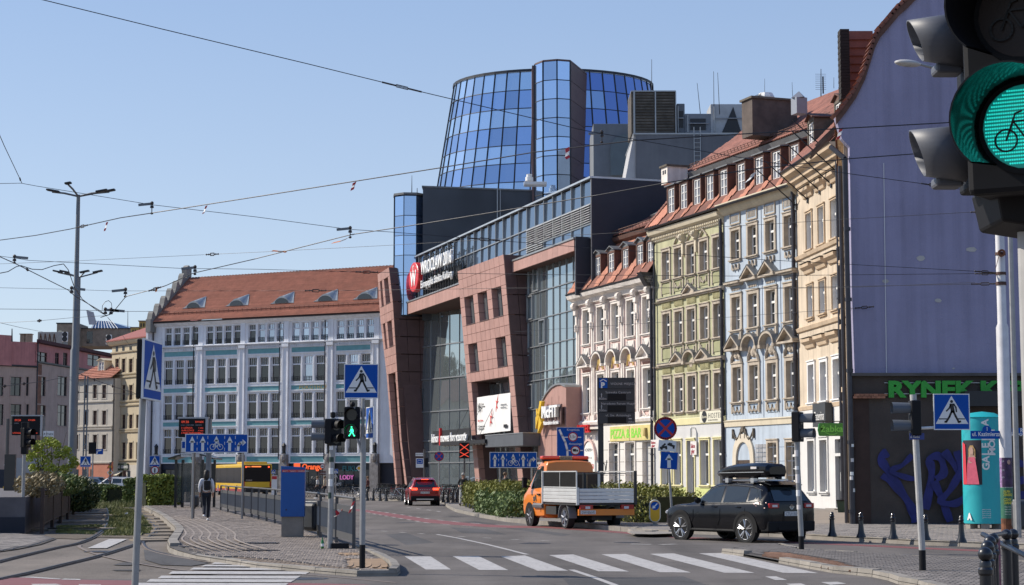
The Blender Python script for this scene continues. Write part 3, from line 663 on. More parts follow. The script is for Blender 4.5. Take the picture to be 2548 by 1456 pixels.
gr=MB()
def scrawl(b,pts,r=.035):b.tube(pts,r,4)
scrawl(gr,[(4.55,-.07,2.6),(4.6,-.07,2.0),(4.75,-.07,2.6)]);scrawl(gr,[(4.95+.28*cos(t*.5),-.07,2.2+.36*sin(t*.5))for t in range(14)],.03);scrawl(gr,[(5.4,-.07,2.5),(5.35,-.07,2.1),(5.5,-.07,2.75)])
gr.build('graffiti',MATS['dark_print'],pk_h)
# green house
GREENW=mat('green_render',(.45,.44,.275),.9,var=.14,scale=.7,streak=.26);TAN=mat('tan_stucco',(.45,.385,.31),.88,var=.22,scale=1.8,streak=.3);GREENP=mat('olive_panel',(.32,.32,.18),.9,var=.12,streak=.1)
CREAM=mat('cream_trim',(.62,.545,.41),.85,var=.08,streak=.12);YEL=mat('yellow_trim',(.70,.64,.36),.8,var=.06);GREYW=mat('pale_grey_render',(.55,.545,.54),.9,var=.06,streak=.05)
gn_h=house_root('green_tenement','olive green tenement with tan window surrounds and hostel sign',ROW)
gx=[14.93,16.7,18.46,20.23,22.0];ops=[]
for x in gx:ops+=[(x-.51,x+.51,5.55,7.62),(x-.51,x+.51,9.68,11.6),(x-.5,x+.5,13.68,15.46)]
b=MB();wall_open(b,13.15,22.86,5.15,16.9,ops);b.build('wall',[GREENW,TAN],gn_h)
b=MB();wall_open(b,13.15,22.86,0,5.15,[(14.1,15.55,1.2,3.8),(15.98,17.0,1.2,3.8),(17.8,18.8,.15,3.8),(19.6,20.75,1.2,3.8),(21.38,22.5,1.2,3.8)],y=-.05,depth=.35);b.build('ground_floor_wall',[GREYW,GREYW],gn_h)
b=MB();b.box(13.15,.32,0,22.86,9,16.9);b.build('rear_wall',GREYW,gn_h)
g1=window_kit(1.02,2.07,TAN,tw=.17);g2=window_kit(1.02,1.92,TAN,tw=.17);g3=window_kit(1.0,1.78,TAN,tw=.16)
for i,x in enumerate(gx):put_window(gn_h,g1,x,5.55);put_window(gn_h,g2,x,9.68);put_window(gn_h,g3,x,13.68)
for(a,c)in((14.1,15.55),(15.98,17.0),(19.6,20.75),(21.38,22.5)):put_window(gn_h,window_kit(c-a,2.6,YEL,tw=.1,depth=.34,transom=.68,bars=0),(a+c)/2,1.2,-.05,curt=.8)
put_window(gn_h,window_kit(1.0,3.65,YEL,tw=.1,depth=.34,transom=.75,bars=0,sill=False),18.3,.15,-.05)
for i,x in enumerate(gx):
 kd=['flat','tri','arch','tri','flat'][i];pediment(gn_h,x,8.42,1.55,.62 if kd=='tri' else .66,TAN,kd,ZINC,.3)
 pediment(gn_h,x,12.42,1.55,.6,TAN,'tri' if i==2 else 'flat',ZINC,.28)
 f=MB()
 for z in(7.95,11.95):
  f.box(x-.62,-.05,z,x+.62,.004,z+.4)
  for k in range(7):f.box(x-.55+k*.17,-.09,z+.05,x-.46+k*.17,.0,z+.33)
 f.build('relief',mat('olive_relief',(.42,.39,.22),.9,var=.12),gn_h)
 f=MB();f.box(x-.6,-.04,8.85 if i in(0,4)else 8.95,x+.6,.004,9.4);f.box(x-.6,-.04,12.85,x+.6,.004,13.4);f.build('apron_panel',GREENP,gn_h)
 f=MB()
 if i in(1,2,3):festoon(f,x,9.3,.8,.32);festoon(f,x,13.3,.75,.28)
 if f.v:f.build('festoon',TAN,gn_h)
 for sx in(-.66,.66):
  for z_,w_ in((8.75,.07),(12.75,.06)):f=MB();f.box(x+sx-w_,-.07,z_,x+sx+w_,.01,z_+.75);f.build('side_strip',TAN,gn_h)
 if i in(1,2,3):
  f=MB();f.tube([(x-.5,-.06,15.75),(x-.3,-.08,15.9),(x,-.08,16.15),(x+.3,-.08,15.9),(x+.5,-.06,15.75)],.06,5);f.build('crest',TAN,gn_h)
f=MB();f.lathe([(0,-.1),(.22,-.1),(.28,-.03),(.22,.01)],(18.46,0,8.35),12,'y');f.build('medallion',TAN,gn_h)
for x in(17.55,19.35):
 c=MB();c.box(x-.14,-.3,15.7,x+.14,.01,16.2);c.box(x-.1,-.18,14.9,x+.1,.01,15.7);c.ball((x,-.3,16.0),.18,.18,.18,8,5);c.build('console',CREAM,gn_h)
cornice(gn_h,'string_course',13.15,22.86,[(0,8.3),(.14,8.33),(.2,8.42),(0,8.46)],TAN);cornice(gn_h,'string_course',13.15,22.86,[(0,12.3),(.14,12.33),(.2,12.4),(0,12.44)],TAN)
cornice(gn_h,'shop_fascia',13.15,22.86,[(0,4.72),(.12,4.75),(.16,5.1),(.02,5.15)],YEL)
cornice(gn_h,'plinth',13.6,17.6,[(0,.05),(.09,.05),(.09,1.05),(0,1.08)],mat('lime_plinth',(.52,.55,.22),.85,var=.08));cornice(gn_h,'plinth',18.9,22.8,[(0,.05),(.09,.05),(.09,1.05),(0,1.08)],MATS['lime_plinth'])
cornice(gn_h,'eaves_cornice',13.1,22.86,[(0,16.15),(.1,16.2),(.14,16.45),(.42,16.6),(.52,16.85),(0,16.95)],CREAM)
f=MB();x=13.3
while x<22.7:f.box(x,-.24,16.32,x+.12,-.1,16.46);x+=.24
f.build('dentils',CREAM,gn_h)
drainpipe(gn_h,22.72,.2,16.4,-.16,.1);drainpipe(gn_h,13.42,5,16.2,-.16,.06)
sg=on_wall(ROW,'hostel_banner','cream banner reading HOSTEL beside a dark round badge','sign',19.75,4.82,-.1)
b=MB();b.box(0,-.06,-.02,3.0,0,.64);b.build('board',mat('cream_board',(.66,.63,.5),.7,var=.05),sg);b=MB();b.lathe([(0,-.07),(.34,-.07),(.34,-.06)],(.6,0,.32),20,'y');b.build('badge',DARKMETAL,sg)
text('lettering','Banana',.24,MATS['cream_board'],sg,(.3,-.075,.24),depth=.002,shear=.2);text('lettering','HOSTEL',.42,MATS['dark_print'],sg,(1.12,-.065,.22),depth=.002,space=1.2);text('lettering','UL. RUSKA  INFO-HOTEL.PL',.1,MATS['dark_print'],sg,(1.12,-.065,.07),depth=.002)
SAL=mat('salon_panel',(.66,.62,.60),.6);SALR=mat('salon_print',(.28,.015,.03),.6)
for x,z,y,w,h,lab in((13.72,3.42,-.55,1.3,.5,'small projecting Salon gier board by the drainpipe'),(18.45,2.95,-.12,.8,.8,'square Salon gier panel above the shop door')):
 sg=on_wall(ROW,'salon_sign',lab,'sign',x,z,y);b=MB();b.box(0,-.05,0,w,0,h);b.build('board',SAL,sg)
 text('lettering','Salon',h*.42,SALR,sg,(.06,-.055,h*.52),depth=.002,bold=.01,sx=w/h*.55 if w>1 else .8);text('lettering','gier',h*.46,SALR,sg,(.12,-.055,h*.12),depth=.002,bold=.01,sx=w/h*.55 if w>1 else .8)
 if y<-.3:b=MB();b.box(-.06,.0,.1,0,.45,.16);b.build('bracket',DARKMETAL,sg)
b=MB();b.cyl((18.9,-.35,4.0),(18.9,-.35,4.5),.08,.1,8);b.box(18.86,-.35,4.5,18.94,0,4.56);b.build('wall_lamp',WHITEF,gn_h)
# blue house
BLUEW=mat('blue_render',(.435,.50,.575),.9,var=.12,scale=.7,streak=.2);BLUEP=mat('blue_panel',(.33,.40,.48),.9,var=.1)
bl_h=house_root('blue_tenement','light blue tenement with stone pediments and arched doorway',ROW)
bx=[24.35,26.4,28.5,30.62];ops=[]
for x in bx:ops+=[(x-.5,x+.5,5.85,7.8),(x-.52,x+.52,9.9,11.76),(x-.49,x+.49,13.9,15.56)]
b=MB();wall_open(b,22.86,31.6,4.75,17.,ops);b.build('wall',[BLUEW,TAN],bl_h)
b=MB();wall_open(b,22.86,31.6,0,4.75,[(28.0,29.03,1.42,3.5),(30.1,31.05,1.42,3.5),(24.3,26.0,.12,2.6)],y=-.05,depth=.35);b.build('ground_floor_wall',[BLUEW,TAN],bl_h)
b=MB();b.box(22.86,.32,0,31.6,9,17.);b.build('rear_wall',BLUEW,bl_h)
q1_=window_kit(1.0,1.95,TAN,tw=.2);q2_=window_kit(1.04,1.86,TAN,tw=.2);q3_=window_kit(.98,1.66,TAN,tw=.17);q0_=window_kit(1.0,2.08,TAN,tw=.16,depth=.33)
for x in bx:put_window(bl_h,q1_,x,5.85);put_window(bl_h,q2_,x,9.9);put_window(bl_h,q3_,x,13.9)
put_window(bl_h,q0_,28.51,1.42,-.05);put_window(bl_h,q0_,30.58,1.42,-.05)
for i,x in enumerate(bx):
 pediment(bl_h,x,8.72,1.6,.78 if i in(0,3)else .72,TAN,'tri' if i in(0,3)else 'arch',ZINC,.42)
 pediment(bl_h,x,12.5,1.6,.75,TAN,'flat' if i in(0,3)else 'tri',ZINC,.4)
 f=MB();f.lathe([(0,-.14),(.2,-.14),(.28,-.05),(.24,.01)],(x,0,8.5),12,'y');f.lathe([(0,-.18),(.12,-.16),(.14,-.12)],(x,0,8.5),8,'y')
 for sx in(-1,1):f.tube([(x+sx*.62,-.06,8.05),(x+sx*.5,-.1,8.3),(x+sx*.34,-.12,8.5),(x+sx*.3,-.1,8.85)],[.08,.1,.08,.05],6)
 f.box(x-.6,-.06,8.0,x+.6,.004,8.14);f.build('medallion',TAN,bl_h)
 f=MB();f.box(x-.58,-.045,12.0,x+.58,.004,12.4);f.box(x-.56,-.045,15.95,x+.56,.004,16.5);f.box(x-.5,-.04,5.15,x+.5,.004,5.6);f.build('relief_panel',BLUEP,bl_h)
 f=MB()
 for k in range(5):f.lathe([(.0,-.09),(.06,-.09),(.1,-.04)],(x-.4+k*.2,0,12.2),8,'y')
 for k in range(6):f.box(x-.42+k*.15,-.075,16.05,x-.36+k*.15,0,16.4)
 rect_frame(f,x-.62,x+.62,15.9,16.6,-.08,.0,.07)
 festoon(f,x-.22,5.5,.44,.25,.035);festoon(f,x+.22,5.5,.44,.25,.035)
 for z in(9.55,13.55):festoon(f,x-.2,z,.4,.26,.035);festoon(f,x+.2,z,.4,.26,.035)
 for sx in(-.62,.62):f.box(x+sx-.06,-.1,5.2,x+sx+.06,.01,5.75);f.box(x+sx-.08,-.13,9.35,x+sx+.08,.01,9.75)
 f.build('festoon',TAN,bl_h)
cornice(bl_h,'string_course',22.86,31.6,[(0,4.45),(.12,4.48),(.14,4.72),(.2,4.8),(.02,4.86)],CREAM)
cornice(bl_h,'eaves_cornice',22.86,31.5,[(0,16.55),(.12,16.58),(.3,16.75),(.42,17.0),(.6,17.08),(.6,17.15),(0,17.2)],CREAM)
f=MB()
for x in(27.45,29.55):f.box(x-.015,-.02,4.9,x+.015,.003,16.5)
for z in(1.0,1.75,2.5,3.25):f.box(26.4,-.055,z,31.5,-.048,z+.025)
f.build('wall_joint',mat('blue_joint',(.12,.16,.24),.9),bl_h)
dr=MB();n=12;o_=[(25.15+(1.28)*cos(pi-pi*i/n),2.5+1.55*sin(pi*i/n)**.8)for i in range(n+1)];i_=[(25.15+.86*cos(pi-pi*i/n),2.45+1.15*sin(pi*i/n)**.8)for i in range(n+1)]
o_=[(23.87,.1)]+o_+[(26.43,.1)];i_=[(24.29,.1)]+i_+[(26.01,.1)]
for k in range(len(o_)-1):dr.hexa([(i_[k][0],-.16,i_[k][1]),(i_[k+1][0],-.16,i_[k+1][1]),(i_[k+1][0],-.0,i_[k+1][1]),(i_[k][0],-.0,i_[k][1])],[(o_[k][0],-.16,o_[k][1]),(o_[k+1][0],-.16,o_[k+1][1]),(o_[k+1][0],0,o_[k+1][1]),(o_[k][0],0,o_[k][1])])
dr.build('door_arch',mat('sandstone_arch',(.60,.53,.42),.85,var=.1),bl_h)
d2=MB();d2.prism(i_,'y',-.045,-.02);d2.build('doorway',mat('dark_wood_door',(.055,.033,.022),.7,var=.3,scale=4),bl_h)
f=MB();festoon(f,24.4,4.25,1.0,.5,.05,-.12);festoon(f,25.9,4.25,1.0,.5,.05,-.12);f.lathe([(0,-.2),(.16,-.2),(.2,-.05)],(25.15,0,4.3),10,'y');f.build('festoon',GRIMY,bl_h)
for c in range(3):
 for r in range(6):
  pl=MB();pl.box(26.55+c*.43,-.1,2.05+r*.24,26.93+c*.43,-.052,2.25+r*.24);pl.build('name_plate',mat('brass_plate',(.42,.42,.43),.4,.3,rand=.2,var=.1),bl_h)
drainpipe(bl_h,31.35,.2,16.8,-.18,.11)
gutter(bl_h,13.2,31.5,-.6,17.02,.1)
# shared mansard roof of the green and blue houses
rf=house_root('mansard_roof','long red tiled mansard roof with white dormers over the green and blue houses',ROW,'roof')
dxs=[15.4,17.2,19.05,20.8,22.6,24.8,27.0,29.0,31.05]
roof_slope(rf,13.2,31.75,(-.5,17.08),(2.45,20.35),TILE,[(x-.62,x+.85,19.6)for x in dxs],w=.27,e=.30,base=TILE_OLD)
for x in dxs:dormer(rf,x,17.75,.92,1.72,.12,2.5,SOFFIT,ZINC,gable=False)
cornice(rf,'roof_moulding',13.2,31.4,[(-2.4,20.1),(-2.0,20.25),(-1.85,20.55),(-2.5,20.62)],ZINC)
roof_slope(rf,13.3,31.5,(2.0,20.66),(7.4,24.4),TILE_OLD,cap=300,w=.27,e=.33,base=TILE_OLD)
b=MB();b.add([(13.3,7.4,24.4),(31.5,7.4,24.4),(31.5,14,19),(13.3,14,19)],[(0,1,2,3)]);b.build('rear_slope',TILE_OLD,rf)
b=MB()
for k in range(40):x=13.7+k*.44;b.cyl((x,2.35,20.85),(x,2.2,21.2),.02,.02,4)
for z in(20.95,21.08,21.2):b.cyl((13.6,2.25,z),(31.2,2.25,z),.022,.022,4)
b.build('snow_guard',SOFFIT,rf)
vp=[(-.5,17.0),(2.4,20.4),(7.4,24.5),(10,22.4),(10,16),(0,16)]
b=MB();b.prism(vp,'x',12.98,13.28);b.build('verge_wall',GRIMY,rf)
tm=tile_mesh(TILE_OLD,.34,.3,.05);ml=[]
for(a,c)in(((-.55,17.05),(2.4,20.45)),((2.4,20.45),(7.4,24.55))):
 d=Vector((0,c[0]-a[0],c[1]-a[1]));n=int(d.length/.26);d.normalize();nn=Vector((1,0,0)).cross(d)
 for k in range(n):
  p=Vector((13.12,a[0],a[1]))+d*k*.26
  ml.append(Matrix.Translation(p+nn*.02)@Matrix(((1,0,nn.x,0),(0,d.y,nn.y,0),(0,d.z,nn.z,0),(0,0,0,1)))@Matrix.Rotation(.12,4,'X'))
pieces(rf,'verge_tile',tm,ml)
def chimney(label,px,py0,py1,w,d,Y,m,cap=True,name='chimney'):
 p=P(px,py1,Y);h=P(px,py0,Y).z-p.z;t=thing(name,label,'chimney',p,ROW.ang)
 b=MB();b.box(-w/2,-d/2,0,w/2,d/2,h);b.build('stack',m,t)
 if cap:b=MB();b.box(-w/2-.1,-d/2-.1,h,w/2+.1,d/2+.1,h+.12);b.build('cap',GRIMY,t)
 return t,h
c,h=chimney('long rendered chimney block with dark coping behind the red roof',1915,254,345,1.3,2.9,103,mat('chimney_render',(.10,.078,.068),.9,var=.3,scale=1.5))
v=thing('roof_fan','white domed ventilator on the rendered chimney block','ventilator',P(1905,249,103),ROW.ang);b=MB();b.lathe([(0,0),(.5,0),(.52,.15),(.4,.38),(0,.42)],n=10);b.build('hood',WHITEF,v)
b=MB()
for k in range(5):b.box(-.4,-.53,.06+k*.05,.4,-.5,.08+k*.05)
b.build('louvre',DARKMETAL,v)
c,h=chimney('slim grey metal chimney with pointed cap on the red roof',1988,245,285,.62,.62,93,mat('galvanised',(.28,.29,.32),.45,.5,var=.1),cap=False,name='metal_chimney');b=MB();b.lathe([(.46,h),(0,h+.38)],n=4);b.build('pointed_cap',MATS['galvanised'],c)
c,h=chimney('short white chimney with two vents at the roof end',1678,418,460,.9,1.4,112,WHITES)
b=MB();b.box(-.25,-.71,h-.45,-.05,-.69,h-.2);b.box(.05,-.71,h-.45,.25,-.69,h-.2);b.build('vent',DARKMETAL,c)
def rod(label,px,y0,y1,Y,r=.025,cat='antenna',name='antenna',extra=None,lean=0):
 p=P(px,y1,Y);q=P(px+lean,y0,Y);t=thing(name,label,cat,p);b=MB();b.cyl((0,0,0),q-p,r,r*.6,5);b.build('mast',DARKMETAL,t)
 if extra:
  h=(q-p).z
  for k in range(9):e=MB();e.cyl((-.28,0,h*(.25+k*.07)),(.28,0,h*(.25+k*.07)),.009,.009,4);e.build('element',DARKMETAL,t)
  e=MB();e.cyl((.12,0,h*.1),(.12,0,h*.72),.04,.04,5);e.build('boom',DARKMETAL,t)
 return t
rod('television aerial with many short bars on the red ridge',2042,172,240,93,.03,extra=1)
rod('plain thin rod aerial left of the pointed metal chimney',1972,205,250,95,.015,lean=-2)
rod('short rod on the ridge beside the television aerial',2074,193,220,92,.015)
rod('thin rod standing over the white roof fan',1902,196,240,104,.015)
# beige house
BEIGEW=mat('beige_render',(.57,.475,.365),.92,var=.16,scale=.6,streak=.28);BEIGET=mat('beige_trim',(.56,.43,.30),.9,var=.15,streak=.2);WHITET=mat('white_trim',(.70,.69,.68),.8,var=.06)
SHOPW=mat('shopfront_white',(.60,.59,.575),.85,var=.06,streak=.06)
bg_h=house_root('beige_tenement','weathered beige tenement with white shopfront beside the purple gable',BG)
ex=[2.75,5.05,7.35];ops=[]
for x in ex:ops+=[(x-.55,x+.55,5.45,7.38),(x-.55,x+.55,9.8,11.45),(x-.55,x+.55,13.3,15.2)]
b=MB();wall_open(b,0,9.4,5.3,17,ops);b.build('wall',[BEIGEW,WHITET],bg_h)
b=MB();wall_open(b,0,9.4,0,5.3,[(2.0,3.25,.95,3.5),(4.3,5.6,.95,3.5),(6.85,8.0,.2,3.5)],y=-.04);b.build('ground_floor_wall',[SHOPW,SHOPW],bg_h)
b=MB();b.box(0,.32,0,9.4,8,17);b.build('rear_wall',BEIGEW,bg_h)
e1=window_kit(1.1,1.93,WHITET,tw=.17,depth=.28);e2=window_kit(1.1,1.65,BEIGET,tw=.08,depth=.28);e3=window_kit(1.1,1.9,BEIGET,tw=.1,depth=.28)
for x in ex:put_window(bg_h,e1,x,5.45);put_window(bg_h,e2,x,9.8);put_window(bg_h,e3,x,13.3)
for a,c in((2.0,3.25),(4.3,5.6)):put_window(bg_h,window_kit(c-a,2.55,SHOPW,tw=.14,depth=.28,transom=0,mull=False,bars=0),(a+c)/2,.95,-.04,curt=.0)
b=MB();b.box(6.88,.15,.2,7.98,.2,2.7);b.box(6.88,.14,2.8,7.98,.2,3.45);b.build('door',mat('dark_grey_door',(.05,.052,.06),.5),bg_h);b=MB();b.box(6.9,-.06,2.68,7.98,.16,2.82);b.box(7.3,.08,1.0,7.35,.15,1.9);b.build('door_trim',SHOPW,bg_h)
b=MB();b.box(6.6,-.5,0,8.2,-.05,.17);b.build('door_step',KERB,bg_h)
for i,x in enumerate(ex):
 for z in(8.2,12.05,16.0):
  f=MB();f.prism([(0,z),(-.1,z+.05),(-.16,z+.22),(-.34,z+.35),(-.36,z+.5),(0,z+.54)],'x',x-.85,x+.85);f.build('window_hood',BEIGET,bg_h);f=MB();f.box(x-.88,-.39,z+.545,x+.88,0,z+.57);f.build('flashing',GRIMY,bg_h)
for z,o_ in((9.3,.16),(13.1,.16),(5.2,.12)):
 cornice(bg_h,'string_course',0,9.4,[(0,z-.15),(o_*.6,z-.1),(o_,z+.08),(0,z+.16)],BEIGET)
cornice(bg_h,'eaves_cornice',0,9.4,[(0,16.75),(.15,16.8),(.2,17.0),(.38,17.1),(.42,17.3),(.7,17.45),(.75,17.7),(0,17.75)],BEIGET)
gutter(bg_h,0,9.4,-.78,17.75);drainpipe(bg_h,8.35,.2,17,-.12,.09)
roof_slope(bg_h,0,9.4,(-.7,17.75),(2.4,21.0),TILE_OLD,w=.27,e=.32,cap=60,base=TILE_OLD)
b=MB();b.add([(0,2.4,21),(9.4,2.4,21),(9.4,8.5,24.6),(0,8.5,24.6)],[(0,1,2,3)]);b.build('upper_roof',TILE_OLD,bg_h)
for x,yo in((1.2,0),(6.2,.2)):
 dormer(bg_h,x+1,18.5,1.0,1.7,.3,2.2,GRIMY,SOFFIT,gable=True)
for i,(x,z)in enumerate(((.4,15.9),(2.6,15.9),(4.9,16.0),(7.0,16.0),(7.9,16.5),(7.9,17.1))):
 f=MB();f.cyl((x,0,z),(x-.3,-2.1,z+2.0),.035,.03,6);f.obox((x,-.04,z),.2,.06,.3);f.build('flagpole',DARKMETAL,bg_h)
sg=on_wall(BG,'restaurant_sign','dark grey panel reading Caterina above the shopfront','sign',4.4,4.15,-.1);b=MB();b.box(0,-.35,0,2.3,0,1.15);b.build('panel',mat('charcoal_panel',(.04,.045,.05),.5),sg);text('lettering','Caterina',.62,WHITEF,sg,(.12,-.36,.32),depth=.005,shear=.25,sx=.9)
sg=thing('corner_shop_sign','green rounded hanging sign reading żabka','sign',P(2068,1069,84.0),radians(0));b=MB();n=10
b.prism([(-.58+.0,-.3),(.58,-.3),(.64,0),(.58,.3),(-.58,.3),(-.64,0)],'y',-.09,.09);b.build('sign_box',mat('sign_green',(.012,.16,.022),.35),sg,bevel=.05)
text('lettering','żabka',.42,mat('sign_green_light',(.10,.42,.07),.4),sg,(0,-.1,-.1),depth=.004,bold=.008,align='CENTER',sx=1.05);b=MB();b.tube([(-.3,-.1,-.14),(-.1,-.1,-.22),(.1,-.1,-.22),(.25,-.1,-.15)],.018,5);b.build('smile',MATS['sign_green_light'],sg);b=MB();b.box(-.7,-.02,.36,1.4,.02,.4);b.box(-.4,-.02,.3,-.36,.02,.36);b.box(.36,-.02,.3,.4,.02,.36);b.build('bracket',DARKMETAL,sg)
sb=thing('litter_box','small dark green bin on the pavement by the drainpipe','bin',P(2102,1293,81)*1.0,radians(-10));sb.location.z=.12;b=MB();b.hexa([(-.3,-.22,0),(.3,-.22,0),(.3,.22,0),(-.3,.22,0)],[(-.36,-.27,.5),(.36,-.27,.5),(.36,.27,.5),(-.36,.27,.5)]);b.build('tub',mat('bin_green',(.012,.04,.03),.4),sb);b=MB();rect_frame(b,-.38,.38,.0,.05,-.29,.29,.05);b.build('rim',DARKMETAL,sb,loc=(0,0,.5))
# the cinema building
NHF=Frame(G(985,1229),G(1435,1247))
STONE=mat('pink_stone',(.405,.232,.197),.6,var=.10,scale=1.5,rand=.07,streak=.06,spec=.4);STONEB=mat('stone_joint',(.10,.055,.045),.9)
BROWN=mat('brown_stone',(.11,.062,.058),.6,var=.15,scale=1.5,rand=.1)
MIRROR=glass('curtain_glass',(.38,.44,.46),.03,.78,wav=.16,wscale=.5,rand=.06);MIRROR2=glass('wedge_glass',(.17,.23,.31),.05,.8,wav=.05,wscale=.5,rand=.06)
BLUEG=glass('blue_mirror_glass',(.42,.56,.78),.05,.92,rand=.16);BLUEL=glass('blue_glass_bright_sky_tint',(.66,.80,.93),.05,.92,rand=.12);BLUEG2=glass('blue_glass_deep_sky_tint',(.20,.29,.56),.05,.92,rand=.14)  # the lighter and deeper tints put bright and dark sky reflection into the colour
MULL=mat('aluminium_mullion',(.33,.34,.35),.4,.6,var=.05);MULLD=mat('dark_mullion',(.022,.026,.035),.5,.2);CHARC=mat('charcoal_cladding',(.042,.046,.058),.7,var=.2,scale=.4,bump=.05)
NAVY=mat('navy_cladding',(.035,.037,.05),.75,var=.15,scale=.4);PLANT=mat('plant_room_grey',(.15,.165,.185),.75,var=.12,scale=.5,streak=.1)
nh=house_root('cinema_building','modern cinema with leaning pink stone towers, glass curtain walls and a glass roof wedge',NHF)
def lean(px,py,o0=.5,k=.06):
 o=o0
 for _ in range(12):p=NHF.hit(px,py,o);o=o0+k*p.z
 return p
def lerp(a,b,t):return a+(b-a)*t
def pane_grid(root,xs,zs,fn,m,name='pane',gap=.03,tilt=.0,skip=None,mesh_t=.02):
 for i in range(len(xs)-1):
  for j in range(len(zs)-1):
   if skip and skip(i,j):continue
   q=[Vector(fn(xs[i]+gap,zs[j]+gap)),Vector(fn(xs[i+1]-gap,zs[j]+gap)),Vector(fn(xs[i+1]-gap,zs[j+1]-gap)),Vector(fn(xs[i]+gap,zs[j+1]-gap))]
   if tilt:
    n=(q[1]-q[0]).cross(q[3]-q[0]).normalized();a,c=random.uniform(-tilt,tilt),random.uniform(-tilt,tilt)
    w=(q[1]-q[0]).length;h=(q[3]-q[0]).length
    q=[p+n*(a*w*sx+c*h*sz)for p,sx,sz in zip(q,(-.5,.5,.5,-.5),(-.5,-.5,.5,.5))]
   b=MB();b.quad(*q);b.build(name,m(i,j)if callable(m)else m,root)
def leaning_tower(Lp,Rp,rows,cols,openings,o0,k,side_y,nm='leaning_tower',curve=0.):
 """Lp / Rp: survey points down the left and right edge; panels between them on a plane that leans out over the street"""
 L_=[lean(*p,o0,k)for p in Lp];R_=[lean(*p,o0,k)for p in Rp]
 def edge(E,z):
  for a,c in zip(E,E[1:]):
   if c.z<=z<=a.z or c is E[-1]:t=(z-a.z)/(c.z-a.z);return a+(c-a)*t
 zt=lambda u:lerp(L_[0].z,R_[0].z,u)
 def at(u,v,d=0.):
  z=lerp(lerp(L_[0].z,R_[0].z,u),0,v);x=lerp(edge(L_,z).x,edge(R_,z).x,u);return Vector((x,-(o0+k*z)+d+curve*((1-u)**2),z))
 tw=Vector((0,0,0))
 for i in range(cols):
  for j in range(rows):
   if any(a<=i<b_ and c<=j<d for a,b_,c,d in openings):continue
   u0,u1,v0,v1=(i+.02)/cols,(i+.98)/cols,(j+.02)/rows,(j+.98)/rows
   b=MB();b.hexa([at(u0,v1),at(u1,v1),at(u1,v0),at(u0,v0)][::-1],[at(u0,v1,.5),at(u1,v1,.5),at(u1,v0,.5),at(u0,v0,.5)][::-1])
   b.build('stone_panel',STONE,nh)
 for a,b_,c,d in openings:
  if d<rows:
   g=MB();e=.46;u0,u1,v0,v1=a/cols,b_/cols,c/rows,d/rows;um=u0+(u1-u0)*.42
   g.quad(at(u0,v1,e),at(u1,v1,e),at(u1,v0,e),at(u0,v0,e));o=g.build('window',MIRROR,nh)
   g=MB();g.hexa([at(um-.006,v1,e-.06),at(um+.006,v1,e-.06),at(um+.006,v1,e),at(um-.006,v1,e)],[at(um-.006,v0,e-.06),at(um+.006,v0,e-.06),at(um+.006,v0,e),at(um-.006,v0,e)]);g.build('frame',MULLD,o)
   g=MB();s0=at(u0,v1,-.04);s1=at(u1,v1,-.04);g.hexa([s0,s1,at(u1,v1,.4),at(u0,v1,.4)],[s0+Vector((0,0,.05)),s1+Vector((0,0,.05)),at(u1,v1,.4)+Vector((0,0,.05)),at(u0,v1,.4)+Vector((0,0,.05))]);g.build('sill',BROWN,o)
 return at,edge,L_,R_
t2,t3=T(1,2),T(2,2)
at2,e2,L2,R2=leaning_tower([(1138,675),(1183,1208),(1184,1222)],[(1252,633),(1273,883),(1292,1092),(1302,1204)],24,10,[(1,3,3,6),(4,6,3,6),(7,9,3,6),(1,3,8,11),(7,9,8,11),(1,9,12,24)],.5,.06,2)
at1,e1_,L1,R1=leaning_tower([(939,683),(946,800),(961,928),(983,1204)],[(967,665),(977,753),(998,1092),(1012,1204)],26,6,[(1,2,1,4),(3,5,1,4),(1,2,6,9),(3,5,6,9),(1,5,12,26)],.5,.085,2,curve=.0)
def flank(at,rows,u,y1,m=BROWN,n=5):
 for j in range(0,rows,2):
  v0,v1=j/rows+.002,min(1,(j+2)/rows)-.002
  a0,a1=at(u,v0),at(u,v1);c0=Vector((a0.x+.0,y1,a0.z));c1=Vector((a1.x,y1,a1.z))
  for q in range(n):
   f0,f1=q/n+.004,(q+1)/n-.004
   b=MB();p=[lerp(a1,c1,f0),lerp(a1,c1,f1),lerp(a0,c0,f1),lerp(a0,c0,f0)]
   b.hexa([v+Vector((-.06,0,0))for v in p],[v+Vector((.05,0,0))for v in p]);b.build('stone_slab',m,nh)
flank(at2,24,1.0,3.0);flank(at1,26,1.0,3.0,n=4)
